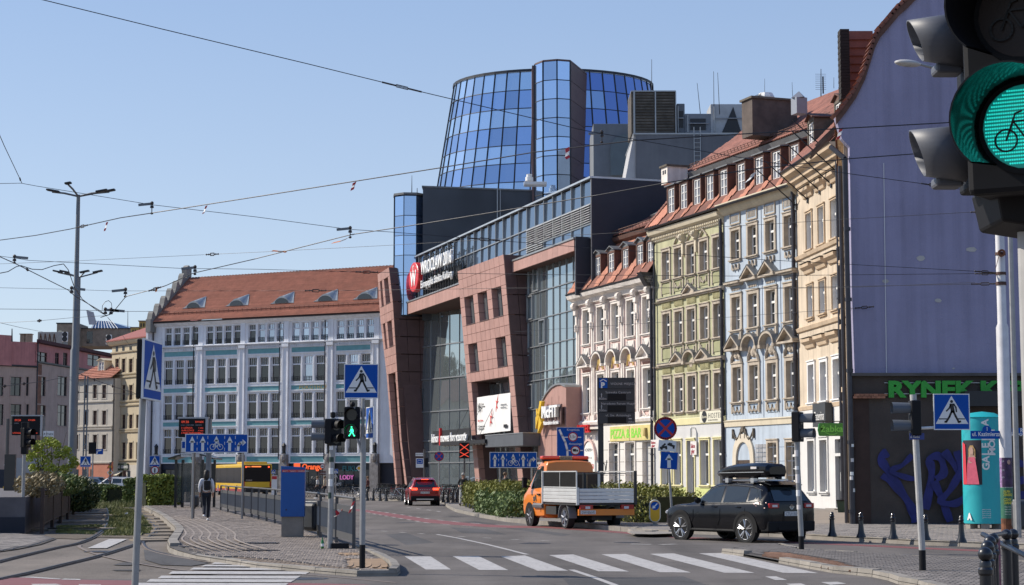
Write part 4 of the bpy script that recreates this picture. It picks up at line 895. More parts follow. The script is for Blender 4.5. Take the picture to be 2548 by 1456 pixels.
for at,rows,ob in((at2,24,(1,9)),(at1,26,(1,5))):
 b=MB();q=lambda u,v,d:at(u,v,d)
 b.hexa([q(.0,.5,.52),q(.98,.5,.52),Vector((q(.98,.5,0).x,4,q(1,.5,0).z)),Vector((q(0,.5,0).x,4,q(0,.5,0).z))],[q(.0,.0,.52),q(.98,.0,.52),Vector((q(.98,0,0).x,4,q(1,0,0).z)),Vector((q(0,0,0).x,4,q(0,0,0).z))]);b.build('tower_core',STONEB,nh)
 b=MB()
 for f0,f1 in((.50,.62),(.62,.74),(.74,.86),(.86,.99)):
  for k in range(4):b=MB();u0=.1+k*.2;b.quad(q(u0+.01,f1,1.6),q(u0+.19,f1,1.6),q(u0+.19,f0+.01,1.6),q(u0+.01,f0+.01,1.6));b.build('pane',MIRROR,nh)
 b=MB()
 for f0 in(.62,.74,.86):b.cyl(q(.1,f0,1.55),q(.9,f0,1.55),.06,.06,4)
 for k in range(5):b.cyl(q(.1+k*.2,.5,1.55),q(.1+k*.2,1,1.55),.05,.05,4)
 b.build('entrance_frame',MULL,nh)
 for uu in((.0,.1),(.9,1.)):
  a0,a1=q(uu[0],.5,.5),q(uu[1],.5,.5);c0,c1=q(uu[0],1,.5),q(uu[1],1,.5);b=MB();e=Vector((0,1.6,0));b.hexa([c0,c1,c1+e,c0+e],[a0,a1,a1+e,a0+e]);b.build('pier',BROWN,nh)
C1A,C1B=Vector((2.0,.1)),Vector((32,6.6))
def c1(x,z):t=(x-C1A.x)/(C1B.x-C1A.x);p=C1A.lerp(C1B,t);return(p.x,p.y,z)
xs1=[2.0+i*1.85 for i in range(17)];zs1=[.1,2.9,3.9,4.9,7.56,10.55,13.58,17.2]
pane_grid(nh,xs1,zs1,c1,MIRROR,gap=.02,tilt=.004)
for x in xs1:b=MB();p=c1(x,0);b.box(p[0]-.02,p[1]-.06,.1,p[0]+.02,p[1]+.05,17.2);b.build('mullion',MULLD if random.random()<.0 else MULL,nh)
for z in zs1[1:-1]:b=MB();b.hexa([(C1A.x,C1A.y-.1,z-.05),(C1B.x,C1B.y-.1,z-.05),(C1B.x,C1B.y,z-.05),(C1A.x,C1A.y,z-.05)],[(C1A.x,C1A.y-.1,z+.05),(C1B.x,C1B.y-.1,z+.05),(C1B.x,C1B.y,z+.05),(C1A.x,C1A.y,z+.05)]);b.build('transom',MULL,nh)
xs2=[38.5+i*1.45 for i in range(10)];zs2=[.1,2.2,4.4,6.6,8.7,9.3,11.2,13.2,15.2,17.3]
c2=lambda x,z:(x,.15,z)
pane_grid(nh,xs2,zs2,c2,MIRROR,gap=.02,tilt=.004)
for x in xs2:b=MB();b.box(x-.02,.08,.1,x+.02,.2,17.3);b.build('mullion',MULL,nh)
for z in zs2[1:-1]:b=MB();b.box(38.5,.04,z-.032,51.55,.14,z+.032);b.build('transom',MULL,nh)
for(x,z)in((39.95,13.2),(42.85,11.2),(39.95,6.6),(41.4,15.2)):b=MB();rect_frame(b,x+.06,x+1.39,z+.08,z+1.9,-.04,.1,.1);b.build('opening_light_frame',MULL,nh)
b=MB();b.box(1.8,7.2,0,51.6,20,17.4);b.build('building_core',CHARC,nh)
b=MB();b.quad((51.6,.1,0),(51.6,9,0),(51.6,9,17.5),(51.6,.1,17.5));b.build('flank_wall',CHARC,nh)
def band(x0,x1,z0,z1,out,dep,n):
 for i in range(n):
  a,c=lerp(x0,x1,i/n)+.01,lerp(x0,x1,(i+1)/n)-.01
  b=MB();b.box(a,-out,z0,c,-out+.12,z1);b.build('stone_panel',STONE,nh)
 b=MB();b.box(x0,-out+.13,z0+.02,x1,dep,z1-.01);b.build('band_core',STONEB,nh)
 b=MB();b.box(x0-.05,-out-.08,z1+.003,x1+.05,dep,z1+.12);b.build('flashing',MULL,nh)
band(3.6,25.5,16.55,17.6,.75,7.0,20);band(38.6,53.3,16.95,17.75,.95,5,13)
b=MB();b.box(53.305,-.9,13.9,53.5,4,17.9);b.build('band_end',NAVY,nh)
xw=[8.2+i*2.0 for i in range(24)];zw=[17.75,18.75,20.1,21.75]
wf=lambda x,z:(x,.0+.02*(z-17),z)
lou=lambda i,j:(i>=16 and j==1)or(i in(16,17)and j==0)
pane_grid(nh,xw,zw,wf,MIRROR2,gap=.03,tilt=.003,skip=lou)
for x in xw:b=MB();b.box(x-.035,-.07,17.7,x+.035,.15,21.8);b.build('mullion',MULL,nh)
for z in zw[1:3]:b=MB();b.box(8.2,-.06,z-.04,54.2,.1,z+.04);b.build('transom',MULL,nh)
for i in range(16,23):
 for k in range(8 if i>17 else 14):
  z=(18.85 if i>17 else 17.85)+k*.165;b=MB();b.hexa([(xw[i]+.05,-.14,z),(xw[i+1]-.05,-.14,z),(xw[i+1]-.05,.02,z+.09),(xw[i]+.05,.02,z+.09)],[(xw[i]+.05,-.14,z+.03),(xw[i+1]-.05,-.14,z+.03),(xw[i+1]-.05,.02,z+.12),(xw[i]+.05,.02,z+.12)]);b.build('louvre_slat',mat('pale_louvre',(.55,.55,.56),.5,.2,rand=.1),nh)
b=MB();b.box(40,.16,17.8,54.2,.3,20.1);b.build('louvre_backing',NAVY,nh)
b=MB();b.hexa([(7.0,.32,17.7),(54.3,.32,17.7),(54.3,15,17.7),(7.0,15,17.7)],[(7.0,.36,21.8),(54.3,.36,21.8),(54.3,15,21.8),(7.0,15,21.8)]);b.build('wedge_core',NAVY,nh)
b=MB();b.hexa([(7.2,-.18,21.82),(54.4,-.18,21.82),(54.4,15.1,21.82),(7.2,15.1,21.82)],[(7.2,-.18,21.95),(54.4,-.18,21.95),(54.4,15.1,21.95),(7.2,15.1,21.95)]);b.build('roof_edge',mat('bright_flashing',(.55,.56,.57),.35,.7),nh)
b=MB();b.box(54.31,-.1,13.5,54.5,15,21.78);b.build('end_wall',NAVY,nh)
sh=P(1015,1183,168);n=8;w_=1.42
def ngon(c,r,n,a0):return[(c[0]+r*cos(a0+2*pi*i/n),c[1]+r*sin(a0+2*pi*i/n))for i in range(n)]
sroot=thing('glass_stair_shaft','blue mirrored octagonal glass shaft rising beside the red W disc','glass shaft',(sh.x,sh.y,0))
pl=ngon((0,0),w_+.12,8,pi/8+.1);zr=[16.5+i*1.86 for i in range(7)]
for i in range(8):
 a,c=Vector((*pl[i],0)),Vector((*pl[(i+1)%8],0))
 if(a+c).y>1.6:continue
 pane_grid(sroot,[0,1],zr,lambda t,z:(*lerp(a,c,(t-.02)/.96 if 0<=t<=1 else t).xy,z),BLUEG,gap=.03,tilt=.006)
 b=MB();b.box(a.x-.04,a.y-.04,16.4,a.x+.04,a.y+.04,27.8);b.build('mullion',MULLD,sroot)
b=MB();b.prism([(x*.97,y*.97)for x,y in pl],'z',16.4,27.7);b.build('shaft_core',NAVY,sroot);b=MB();b.prism([(x*1.06,y*1.06)for x,y in pl],'z',27.75,27.95);b.build('roof_cap',ZINC,sroot)
for z in zr[1:-1]:
 b=MB()
 for i in range(8):b.cyl((*pl[i],z),(*pl[(i+1)%8],z),.04,.04,4)
 b.build('transom',MULLD,sroot)
b=MB();b.cyl((.2,0,27.9),(.2,0,29.8),.05,.02,5);b.cyl((.7,0,27.9),(.7,0,28.6),.04,.03,5);b.build('rod',DARKMETAL,sroot)
blk=thing('upper_block','dark windowless upper block behind the glass wedge','building block',(0,0,0))
A_,B_=P(1052,462,166),P(1500,476,170);top=28.35
b=MB();b.hexa([(A_.x,A_.y,16),(B_.x,B_.y,16),(B_.x,B_.y+14,16),(A_.x,A_.y+14,16)],[(A_.x,A_.y,top),(B_.x,B_.y,top),(B_.x,B_.y+14,top),(A_.x,A_.y+14,top)]);b.build('walls',mat('dark_panel_wall',(.060,.068,.08),.8,var=.3,scale=.18,detail=2),blk)
b=MB();b.hexa([(A_.x-.1,A_.y-.12,top),(B_.x,B_.y-.12,top),(B_.x,B_.y+14,top),(A_.x-.1,A_.y+14,top)],[(A_.x-.1,A_.y-.12,top+.14),(B_.x,B_.y-.12,top+.14),(B_.x,B_.y+14,top+.14),(A_.x-.1,A_.y+14,top+.14)]);b.build('coping',ZINC,blk)
q=P(1237,560,167.3);b=MB();b.box(q.x-.04,q.y-.12,18,q.x+.04,q.y-.03,top+.1);b.box(q.x+.25,q.y-.12,top-3,q.x+.3,q.y-.03,top);b.build('drainpipe',MULL,blk)
tc=P(1378,1183,180);tw=thing('round_glass_tower','tall oval tower of blue mirror glass with a projecting glazed bay','tower',(tc.x,tc.y,0))
N_=46;zt=[26.0+i*1.835 for i in range(9)]
def ell(t,z):k=1+.16*(40.7-z)/10;a=2*pi*t/N_;return(10.05*k*cos(a),8.0*k*sin(a),z)
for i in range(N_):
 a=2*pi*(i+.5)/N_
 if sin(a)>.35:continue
 m=(lambda ii,j,c=cos(a):(BLUEL if c<-.35+.25*(j%3)else BLUEG)if j%2 and c<.1 else BLUEG if c<.12 or(j==6 and c<.5)else BLUEG2)  # tint follows facing and row, painting the sky's reflection into the panes
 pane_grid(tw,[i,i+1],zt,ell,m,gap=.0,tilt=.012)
 b=MB();b.cyl(ell(i,26),ell(i,40.75),.085,.085,4);b.build('mullion',MULLD,tw)
for z in zt[1:-1]:
 b=MB();b.tube([Vector(ell(t,z))*1.0 for t in range(N_//2-3,N_+4)],.05,4);b.build('transom',MULLD,tw)
b=MB();b.lathe([(1,0),(1.006,.0),(1.006,.26),(1,.26)],n=N_);b.v=[(x*10.1,y*8.05,z+40.68)for x,y,z in b.v];b.build('roof_rim',MULLD,tw)
b=MB();b.add([(x*.985,y*.985,z)for x,y,z in[ell(t,24)for t in range(N_)]]+[(x*.985,y*.985,40.7)for x,y,z in[ell(t,40.7)for t in range(N_)]],[(i,(i+1)%N_,N_+(i+1)%N_,N_+i)for i in range(N_)]+[tuple(range(N_,2*N_))]);b.build('tower_core',NAVY,tw)
pb=[P(1331,1183,168)-tc,P(1352,1183,166.6)-tc,P(1388,1183,166.1)-tc,P(1422,1183,166.5)-tc,P(1464,1183,172.2)-tc,P(1335,1183,178)-tc]
zb=[26.0+i*1.79 for i in range(9)]
for i in range(3):
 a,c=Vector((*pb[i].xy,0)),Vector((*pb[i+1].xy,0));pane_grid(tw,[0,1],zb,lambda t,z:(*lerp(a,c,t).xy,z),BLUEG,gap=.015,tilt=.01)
 b=MB()
 for v in(a,c):b.box(v.x-.06,v.y-.06,26,v.x+.06,v.y+.03,40.4)
 b.build('mullion',MULLD,tw)
for z in zb[1:-1]:
 b=MB()
 for i in range(3):b.cyl((*pb[i].xy,z),(*pb[i+1].xy,z),.05,.05,4)
 b.build('transom',MULLD,tw)
for j in range(8):
 z0,z1=26+j*1.79+.02,26+(j+1)*1.79-.02;a,c=pb[3],pb[4];k0,k1=1-.035*(8-j),1-.035*(7-j);b=MB();d=Vector((0,.15,0))
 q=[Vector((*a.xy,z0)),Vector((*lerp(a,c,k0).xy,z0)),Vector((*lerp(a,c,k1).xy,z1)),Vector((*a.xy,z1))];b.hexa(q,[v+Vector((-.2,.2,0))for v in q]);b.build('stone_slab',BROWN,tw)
b=MB();b.hexa([(*v.xy,40.34)for v in pb],[(*v.xy,40.5)for v in pb]);b.build('bay_roof',BROWN,tw)
b=MB();b.box(pb[0].x-.25,pb[0].y-.05,26,pb[0].x-.05,pb[0].y+4,40.3);b.build('bay_edge',BROWN,tw)
def roof_box(name,label,cat,x0,y0,x1,y1,Y,dep,m,zbot=None):
 a,c=P(x0,y1,Y),P(x1,y0,Y);t=thing(name,label,cat,(a.x,Y,zbot if zbot is not None else a.z));w,h=c.x-a.x,c.z-t.location.z
 b=MB();b.box(0,0,0,w,dep,h);b.build('housing',m,t,bevel=.05);return t,w,h
t_,w,h=roof_box('plant_room','grey roof plant room with rounded panel below the blue tower','plant room',1476,308,1572,440,158,8,PLANT)
b=MB();n=8;b.prism([(1.5,.1),(w,.1),(w,h-1),(2.8,h-1)]+[(2.8-1.3*sin(pi/2*i/n),h-2.3+1.3*cos(pi/2*i/n))for i in range(n+1)],'y',-.25,-.02);b.build('rounded_panel',mat('plant_panel',(.12,.15,.165),.7,var=.1),t_)
t_=thing('lift_block','grey block with slanted sunlit flank carrying the chillers','plant room',P(1582,440,142));b=MB()
q=P(1835,440,142)-P(1582,440,142);h=(P(1582,335,142)-P(1582,440,142)).z
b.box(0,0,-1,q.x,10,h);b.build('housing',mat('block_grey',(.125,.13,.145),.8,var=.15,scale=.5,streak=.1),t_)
b=MB();b.prism([(-1.0,-1),(-.01,-1),(-.01,h),(-.15,h)],'y',.2,9);b.build('slanted_flank',mat('sunlit_flank_tone',(.36,.36,.37),.8,var=.08),t_);b=MB();b.box(-.2,-.06,h,q.x,10.05,h+.12);b.build('coping',MULL,t_)  # flank paler than the block: sunlight put into its colour
b=MB()
for k in range(2):b.box(4.6+k*.5,-.1,.5,4.66+k*.5,-.02,h+.6)
for k in range(9):b.box(4.6,-.08,.6+k*.35,5.16,-.04,.64+k*.35)
b.build('ladder',MULL,t_)
t_,w,h=roof_box('chiller_unit','big louvred rooftop chiller with rusty slats','chiller',1570,229,1681,334,143.5,4,mat('rusty_steel',(.075,.062,.05),.8,var=.4,scale=1.2))
for k in range(14):
 for c in range(2):b=MB();b.box(.35+c*(w-.4)/2,-.08,.12+k*h/14.6,.35+(c+.92)*(w-.4)/2,-.003,.25+k*h/14.6);b.build('slat',mat('chiller_slat',(.085,.075,.062),.7,.2,var=.4,scale=1.5,rand=.25),t_)
b=MB();b.box(.18,-.12,0,.32,.0,h);b.box(w/2+.1,-.12,0,w/2+.2,0,h);b.box(w-.06,-.12,0,w+.02,0,h);b.box(0,-.1,h,w,4,h+.1);b.build('corner_post',MULL,t_)
for x0,y0,x1,y1,lab,m in((1684,258,1703,333,'narrow grey cabinet with pipes beside the chiller',PLANT),(1704,283,1768,334,'low grey duct housing between the roof units',mat('duct_grey',(.20,.215,.24),.6,.2,var=.1)),(1768,259,1858,333,'wide white framed air unit with open triangular side',mat('unit_white',(.40,.41,.42),.6,var=.15))):
 t_,w,h=roof_box('air_handling_unit',lab,'air unit',x0,y0,x1,y1,144,3,m)
 b=MB()
 if w>2.5:b.prism([(.9,.1),(w-.5,.1),(w*.62,h-.25)],'y',-.06,-.01)
 else:b.box(w*.2,-.06,h*.2,w*.8,-.01,h*.75)
 b.build('opening',DARKMETAL,t_);b=MB();b.cyl((w*.1,-.2,.1),(w*.1,-.2,h*.9),.06,.06,6);b.cyl((w*.1,-.2,h*.5),(w*.9,-.2,h*.5),.05,.05,6);b.build('pipe',MULL,t_)
for px,y0,y1,l,lab in((1742,207,283,-8,'leaning thin rod left of the paired roof aerials'),(1776,178,283,-1,'taller of the paired rods over the roof units'),(1790,181,285,-5,'shorter of the paired rods over the roof units'),(1621,148,228,0,'single rod standing on the big chiller')):rod(lab,px,y0,y1,144,.03,lean=l)
t_,w,h=roof_box('exhaust_fan','white roof exhaust fan on pale base before the blue tower','ventilator',1303,459,1360,474,163,1.5,mat('unit_white2',(.62,.62,.62),.5,var=.1),zbot=28.4)
b=MB();b.lathe([(.36,0),(.36,.35),(.26,.36),(.26,.6),(.29,.62),(0,.65)],(.5,.7,.15),12);b.build('fan_hood',WHITEF,t_)
# signs on the cinema
def at_nh(px,py,out):p=NHF.hit(px,py,out);return p
WHITEL=mat('white_letter',(.85,.85,.84),.4,var=0);BLACKM=mat('black_metal',(.012,.012,.014),.5)
u2=T(1,1);p0=at_nh(*u2(1650,1290),1.0);p1=at_nh(*u2(1955,1165),1.0)
sg=on_wall(NHF,'city_sign','white rooftop letters reading WROCŁAW 2016 on a black scaffold','sign',p0.x,p0.z,-1.0)
W_=p1.x-p0.x;o=text('lettering','WROCŁAW 2016',1.6,WHITEL,sg,(0,0,.1),bold=.015,depth=.12);o.scale.x=W_/o.dimensions.x if o.dimensions.x else 1
o=text('lettering','Europejska Stolica Kultury',.95,WHITEL,sg,(-.2,0,-1.1),bold=.0,depth=.08);o.scale.x=(W_+.2)/o.dimensions.x if o.dimensions.x else 1
b=MB();zb_=17.7-p0.z
for k in range(13):
 x=k*W_/12;b.box(x-.04,.12,zb_,x+.04,.2,1.7)
 if k<12:b.cyl((x,.2,zb_),(x+W_/12,.9,.3),.035,.035,4);b.cyl((x,.25,zb_),(x+W_/12,.25,-.2),.03,.03,4)
for z in(-1.0,.2,1.5):b.box(-.2,.12,z-.03,W_+.2,.2,z+.03)
b.build('scaffold',BLACKM,sg);b=MB();b.box(-.3,.6,zb_-.2,W_+.5,.66,-.1);b.build('back_panel',BLACKM,sg)
pd=at_nh(*u2(1592,1305),1.0);sg=on_wall(NHF,'round_logo','red disc with a white letter W at the end of the rooftop letters','sign',pd.x,pd.z,-1.0)
b=MB();b.lathe([(0,-.25),(1.28,-.25),(1.34,-.2),(1.34,.2),(0,.2)],n=32,axis='y');b.v=[(x*1.25,y,z)for x,y,z in b.v];b.build('disc',mat('logo_red',(.62,.03,.035),.4),sg)
o=text('lettering','W',1.9,WHITEL,sg,(0,-.27,-.75),bold=.05,align='CENTER',depth=.02);b=MB();b.lathe([(.22,-.27),(.30,-.28),(.30,-.26)],(0,0,.78),12,'y');b.build('ring',WHITEL,sg)
pc=at_nh(*t2(1762,1420),1.5);pe=at_nh(*t2(2112,1405),1.5);sg=on_wall(NHF,'cinema_sign','white letters kino nowe horyzonty on a dark rail over the entrance','sign',pc.x,4.55,-1.5)
w_=pe.x-pc.x;o=text('lettering','kino',1.0,WHITEL,sg,(0,-.1,0),bold=.02,depth=.06);o.scale.x=w_*.19/o.dimensions.x;o=text('lettering','nowe horyzonty',1.0,WHITEL,sg,(w_*.27,-.1,0),bold=.02,depth=.06);o.scale.x=w_*.73/o.dimensions.x
b=MB();b.box(w_*.225,-.14,-.3,w_*.25,.05,1.15);b.build('bar',MATS['logo_red'],sg);b=MB();b.box(-.3,.03,-.25,w_+.3,.12,.95);b.box(w_*.235,.1,-.3,w_*.245,1.4,-.2);b.build('rail',BLACKM,sg)
bp_=[at_nh(*t2(2195,1032),.7),at_nh(*t2(2532,990),.7),at_nh(*t2(2546,1372),.7),at_nh(*t2(2222,1394),.7)]
x0,x1,z0,z1=bp_[0].x,bp_[1].x,5.0,7.95
sg=on_wall(NHF,'event_banner','white banner with two red leaping figures over the cinema entrance','banner',x0+.4,z0,-.75)
w_,h_=x1-x0-.2,z1-z0;n=12
b=MB()
for i in range(n):
 a,c=w_*i/n,w_*(i+1)/n;ya,yc=.04*sin(i*1.3),.04*sin((i+1)*1.3);b.hexa([(a,ya-.03,.1*i/n),(c,yc-.03,.1*(i+1)/n),(c,yc,.1*(i+1)/n),(a,ya,.1*i/n)],[(a,ya-.03,h_),(c,yc-.03,h_),(c,yc,h_),(a,ya,h_)])
b.build('canvas',mat('banner_white',(.74,.73,.71),.7,var=.05),sg,smooth=False)
def figure(ox,oz,s):
 b=MB();P_=[((.0,.0),(.25,.5),(.05,.55)),((.15,.45),(.5,1.1),(.2,1.0)),((.3,.9),(.75,1.55),(.55,1.55)),((.2,.5),(.75,.35),(.3,.75)),((.45,1.0),(1.0,1.2),(.5,1.25)),((.55,1.4),(.9,2.0),(.7,1.45)),((.35,.95),(-.1,1.35),(.4,1.15))]
 for tri in P_:b.prism([(ox+x*s,oz+z*s)for x,z in tri],'y',-.1,-.075)
 b.build('printed_figure',mat('banner_red',(.62,.035,.03),.6),sg)
figure(w_*.60,h_*.55,.66);figure(w_*.42,h_*.18,.66)
text('lettering','NH',.95,BLACKM,sg,(.35,-.09,h_-1.15),depth=.004,sx=.75,bold=.01);text('lettering','nowe\nhoryzonty',.2,BLACKM,sg,(1.55,-.09,h_-.65),depth=.004);text('lettering','kino od nowa',.26,MATS['banner_red'],sg,(.4,-.09,1.0),depth=.004);text('lettering','14–22 sierpnia, wrocław\n22–30 sierpnia, online',.2,BLACKM,sg,(.4,-.09,.55),depth=.004)
text('lettering','międzynarodowy\nfestiwal filmowy',.22,PLANT,sg,(w_*.74,-.09,h_-.9),depth=.004);b=MB();b.box(w_*.83,-.1,.35,w_*.93,-.08,.6);b.build('printed_box',BLACKM,sg)
cp=thing('entrance_canopy','dark steel canopy with bulbs under the banner','canopy',NHF.world(25.2,-2.6,4.15),NHF.ang);b=MB();b.box(0,0,0,12.6,2.6,.3);b.build('slab',BLACKM,cp)
for k in range(14):b=MB();b.lathe([(0,-.08),(.09,-.05),(.09,.0)],(.5+k*.9,.25,0),8);b.build('bulb',mat('frosted_bulb',(.5,.48,.42),.4),cp)
for k in range(3):b=MB();b.cyl((3+k*3.5,.2,.3),(1+k*3.5,2.4,3.6),.02,.02,4);b.build('tie_rod',MULLD,cp)
cp=thing('box_canopy','grey box canopy beside the gym arch','canopy',NHF.world(37.3,-2.4,3.85),NHF.ang);b=MB();b.box(0,0,0,9.2,2.6,.85);b.build('box',mat('canopy_grey',(.11,.12,.135),.5,.3,var=.1),cp,bevel=.02);b=MB();b.box(-.03,-.03,.86,9.23,2.6,.93);b.build('trim',MULL,cp)
ga=thing('gym_arch','pink stone arch wall carrying the gym sign','entrance arch',NHF.world(46.0,-1.1,0),NHF.ang);n=10;R_=6.3
prof=[(0,0),(6.0,0),(6.0,7.2)]+[(6.0-6.0*(i/n),6.0+1.9*sin(pi*(.62-.62*i/n)+pi*.19*(1-i/n)*0)if i else 7.6)for i in range(1,n)]+[(0,6.0)]
prof=[(0,0),(6,0),(6,7.75),(5,7.95),(4,7.95),(3,7.8),(2,7.45),(1.2,7.05),(.5,6.55),(0,6.0)]
b=MB();b.prism(prof,'y',0,1.2);b.build('arch_wall',STONE,ga);b=MB()
for(a,c)in zip(prof[2:],prof[3:]):b.hexa([(a[0],-.1,a[1]),(c[0],-.1,c[1]),(c[0],1.2,c[1]),(a[0],1.2,a[1])][::-1],[(a[0],-.1,a[1]+.12),(c[0],-.1,c[1]+.12),(c[0],1.2,c[1]+.12),(a[0],1.2,a[1]+.12)][::-1])
b.build('coping',MULL,ga);b=MB()
for z in(1.5,3,4.5,5.9):b.box(.02,-.012,z,5.98,-.002,z+.03)
for x in(1.5,3,4.5):b.box(x,-.012,.1,x+.03,-.002,7.2)
b.build('panel_joint',BROWN,ga)
b=MB()
for z in range(9):b.box(.1,-.1,.3+z*.32,1.5,-.02,.45+z*.32)
b.build('vent_grille',mat('grille_grey',(.30,.29,.28),.6),ga)
sg=thing('gym_sign','yellow star emblem with white letters McFIT on the pink arch','sign',NHF.world(46.9,-1.3,5.6),NHF.ang)
YL=mat('emblem_yellow',(.72,.46,.03),.4);b=MB()
for tri in(((0,-.6),(.75,.35),(.9,1.35)),((0,-.6),(.0,.2),(.45,.55)),((.15,.3),(.75,.35),(.1,.85)),((.45,-.9),(1.3,-.2),(.75,.35)),((.75,.35),(1.35,1.3),(.9,1.35))):b.prism(tri,'y',-.3,-.05)
b.build('emblem',YL,sg);o=text('lettering','McFIT',1.12,WHITEL,sg,(1.45,-.25,.15),bold=.03,depth=.12);o.scale.x=3.3/o.dimensions.x;o=text('lettering','Naturalnie w formie',.36,WHITEL,sg,(1.55,-.2,-.35),bold=.008,depth=.05);o.scale.x=3.1/o.dimensions.x
b=MB();b.box(1.4,-.1,-.4,4.9,0,1.0);b.build('back_panel',BROWN,sg)
# white department building at the end of the square
PKF=Frame(P(385,1180,196),P(950,1180,183))
PWH=mat('white_painted_facade',(.82,.83,.86),.85,var=.07,scale=.8,streak=.14);TEAL=mat('teal_tiles',(.15,.36,.38),.5,var=.12,scale=2,rand=.05);DKG=glass('dark_office_glass',(.018,.02,.026),.05,spec=.9,rand=.4);SHOPG=glass('shop_glass',(.02,.032,.045),.08,spec=.6,rand=.3)
ROUGH=mat('rough_stone',(.27,.25,.24),.95,var=.35,scale=2.5,bump=.5,bscale=8)
pk=house_root('white_arcade_building','white department building with teal bands, red tiled roof and scrolled gable',PKF)
ops=[];top=[];mid=[]
for g in range(5):
 x0=1.0+g*5.5
 for k in range(4):c=x0+.45+k*1.19;top.append(c);ops.append((c-.46,c+.46,15.68,17.62))
 for k in range(3):
  c=x0+.55+k*1.48;mid.append(c)
  for z in(4.02,7.65,11.45):ops.append((c-.57,c+.57,z,z+2.66))
b=MB();wall_open(b,-.6,30,3.0,18.2,ops,depth=.3);b.build('wall',[PWH,PWH],pk)
b=MB();b.box(-.6,.6,0,30,14,18.2);b.build('rear_wall',NAVY,pk)
def office_kit(w,h):
 s=MB();x=w/2;rect_frame(s,-x+.003,x-.003,.003,h-.003,.17,.27,.05);zt=h*.68;s.box(-x+.07,.15,zt-.06,x-.07,.27,zt+.06)
 for k in(1,2,3):xx=-x+w*k/4;s.box(xx-.012,.2,zt+.06,xx+.012,.26,h-.07)
 p=MB();p.quad((-x+.05,.25,.05),(x-.05,.25,.05),(x-.05,.25,h-.05),(-x+.05,.25,h-.05))
 r=MB()
 for z in(.18,.34,.5):r.box(-x+.05,-.02,z,x-.05,.02,z+.035)
 for k in range(4):xx=-x+.1+k*(w-.2)/3;r.box(xx-.018,-.015,.02,xx+.018,.015,.5)
 q=MB();q.box(-x-.08,-.1,-.09,x+.08,.05,-.003)
 return s.mesh('window',PWH),p.mesh('pane',DKG),r.mesh('railing',DARKMETAL),q.mesh('sill',PWH)
ka,kb_=office_kit(.92,1.94),office_kit(1.14,2.66)
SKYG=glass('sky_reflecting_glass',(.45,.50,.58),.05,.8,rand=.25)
def put_office(k,x,z):
 o=put(k[0],'window',pk,(x,0,z));pn=put(k[1],'pane',o)
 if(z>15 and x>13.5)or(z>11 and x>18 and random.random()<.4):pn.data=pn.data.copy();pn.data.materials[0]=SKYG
 put(k[2],'railing',o);put(k[3],'sill',o)
for c in top:put_office(ka,c,15.68)
for c in mid:
 for z in(4.02,7.65,11.45):put_office(kb_,c,z)
for g in range(6):
 x=.33+g*5.5+(.0 if g else 0);b=MB();b.box(x-.34,-.16,3.9,x+.34,.01,15.2)
 for dx in(-.34,.28):b.box(x+dx,-.22,3.9,x+dx+.06,-.16,15.1)
 b.box(x-.3,-.1,15.5,x+.3,.01,18.0);b.box(x-.42,-.34,15.1,x+.42,.01,15.42);b.build('pilaster',PWH,pk)
 b=MB();b.box(x-.5,-.45,0,x+.5,.01,3.0);b.box(x-.4,-.4,3.0,x+.4,.01,3.9);b.ball((x,-.45,3.5),.32,.2,.4,8,5);b.build('rough_pier',ROUGH,pk)
 b=MB();b.box(x-.2,-.45,4.0,x+.2,-.05,4.08);b.lathe([(.16,4.08),(.2,4.75),(.26,4.8),(.1,5.05),(.0,5.15)],(x,-.25,0),6);b.build('wall_lantern',DARKMETAL,pk)
for g in range(5):
 x0,x1=.78+g*5.5,5.35+g*5.5
 for z0,z1 in((14.5,15.0),(10.62,11.05),(6.98,7.42),(3.12,3.72)):
  b=MB();b.box(x0+.25,-.05,z0,x1-.25,.005,z1);b.build('tile_band',TEAL,pk)
  b=MB();rect_frame(b,x0+.12,x1-.12,z0-.12,z1+.12,-.1,.005,.115);b.build('band_frame',PWH,pk)
 b=MB()
 for k in range(20):b.box(x0+.1+k*.22,-.2,15.08,x0+.2+k*.22,.005,15.33)
 b.build('dentils',PWH,pk)
 for k in range(1,3):
  xx=1.0+g*5.5+.55+(k-.5)*1.48;b=MB()
  for z in(4.02,7.65,11.45):b.box(xx-.07,-.08,z,xx+.07,.004,z+2.55)
  b.build('window_pier',PWH,pk)
cornice(pk,'string_course',-.4,29.5,[(0,15.42),(.3,15.45),(.36,15.56),(0,15.62)],PWH);cornice(pk,'eaves_cornice',-.5,29.8,[(0,17.75),(.12,17.8),(.3,17.95),(.42,18.15),(0,18.2)],PWH);gutter(pk,-.5,29.8,-.5,18.25,.12)
text('lettering','POKOYHOF',.58,GOLD,pk,(18.5,-.06,10.64),depth=.01,space=1.15)
for x in(.05,5.5,16.6,22.2):drainpipe(pk,x-.55,3.4,17.7,-.1,.06)
b=MB();b.box(-.6,.35,0,30,.5,3.0);b.build('shop_back',NAVY,pk)
for g in range(5):
 for k in range(4):x0=.9+g*5.5+k*1.1;b=MB();b.quad((x0+.04,.2,.35),(x0+1.06,.2,.35),(x0+1.06,.2,2.35),(x0+.04,.2,2.35));b.build('shop_window',SHOPG,pk)
 b=MB();b.box(.85+g*5.5,.1,2.4,5.35+g*5.5,.34,3.0);b.build('shop_fascia',mat('fascia_%s'%('navy','charcoal','petrol')[g%3],((.012,.016,.035),(.02,.02,.022),(.012,.05,.065))[g%3],.5),pk)
ORANGE=mat('neon_orange',(.9,.13,.03),.4,var=0,emit=.7);PINKN=mat('neon_pink',(.8,.2,.55),.4,var=0,emit=.3);CYANN=mat('neon_teal',(.02,.13,.15),.4,var=0,emit=.06)
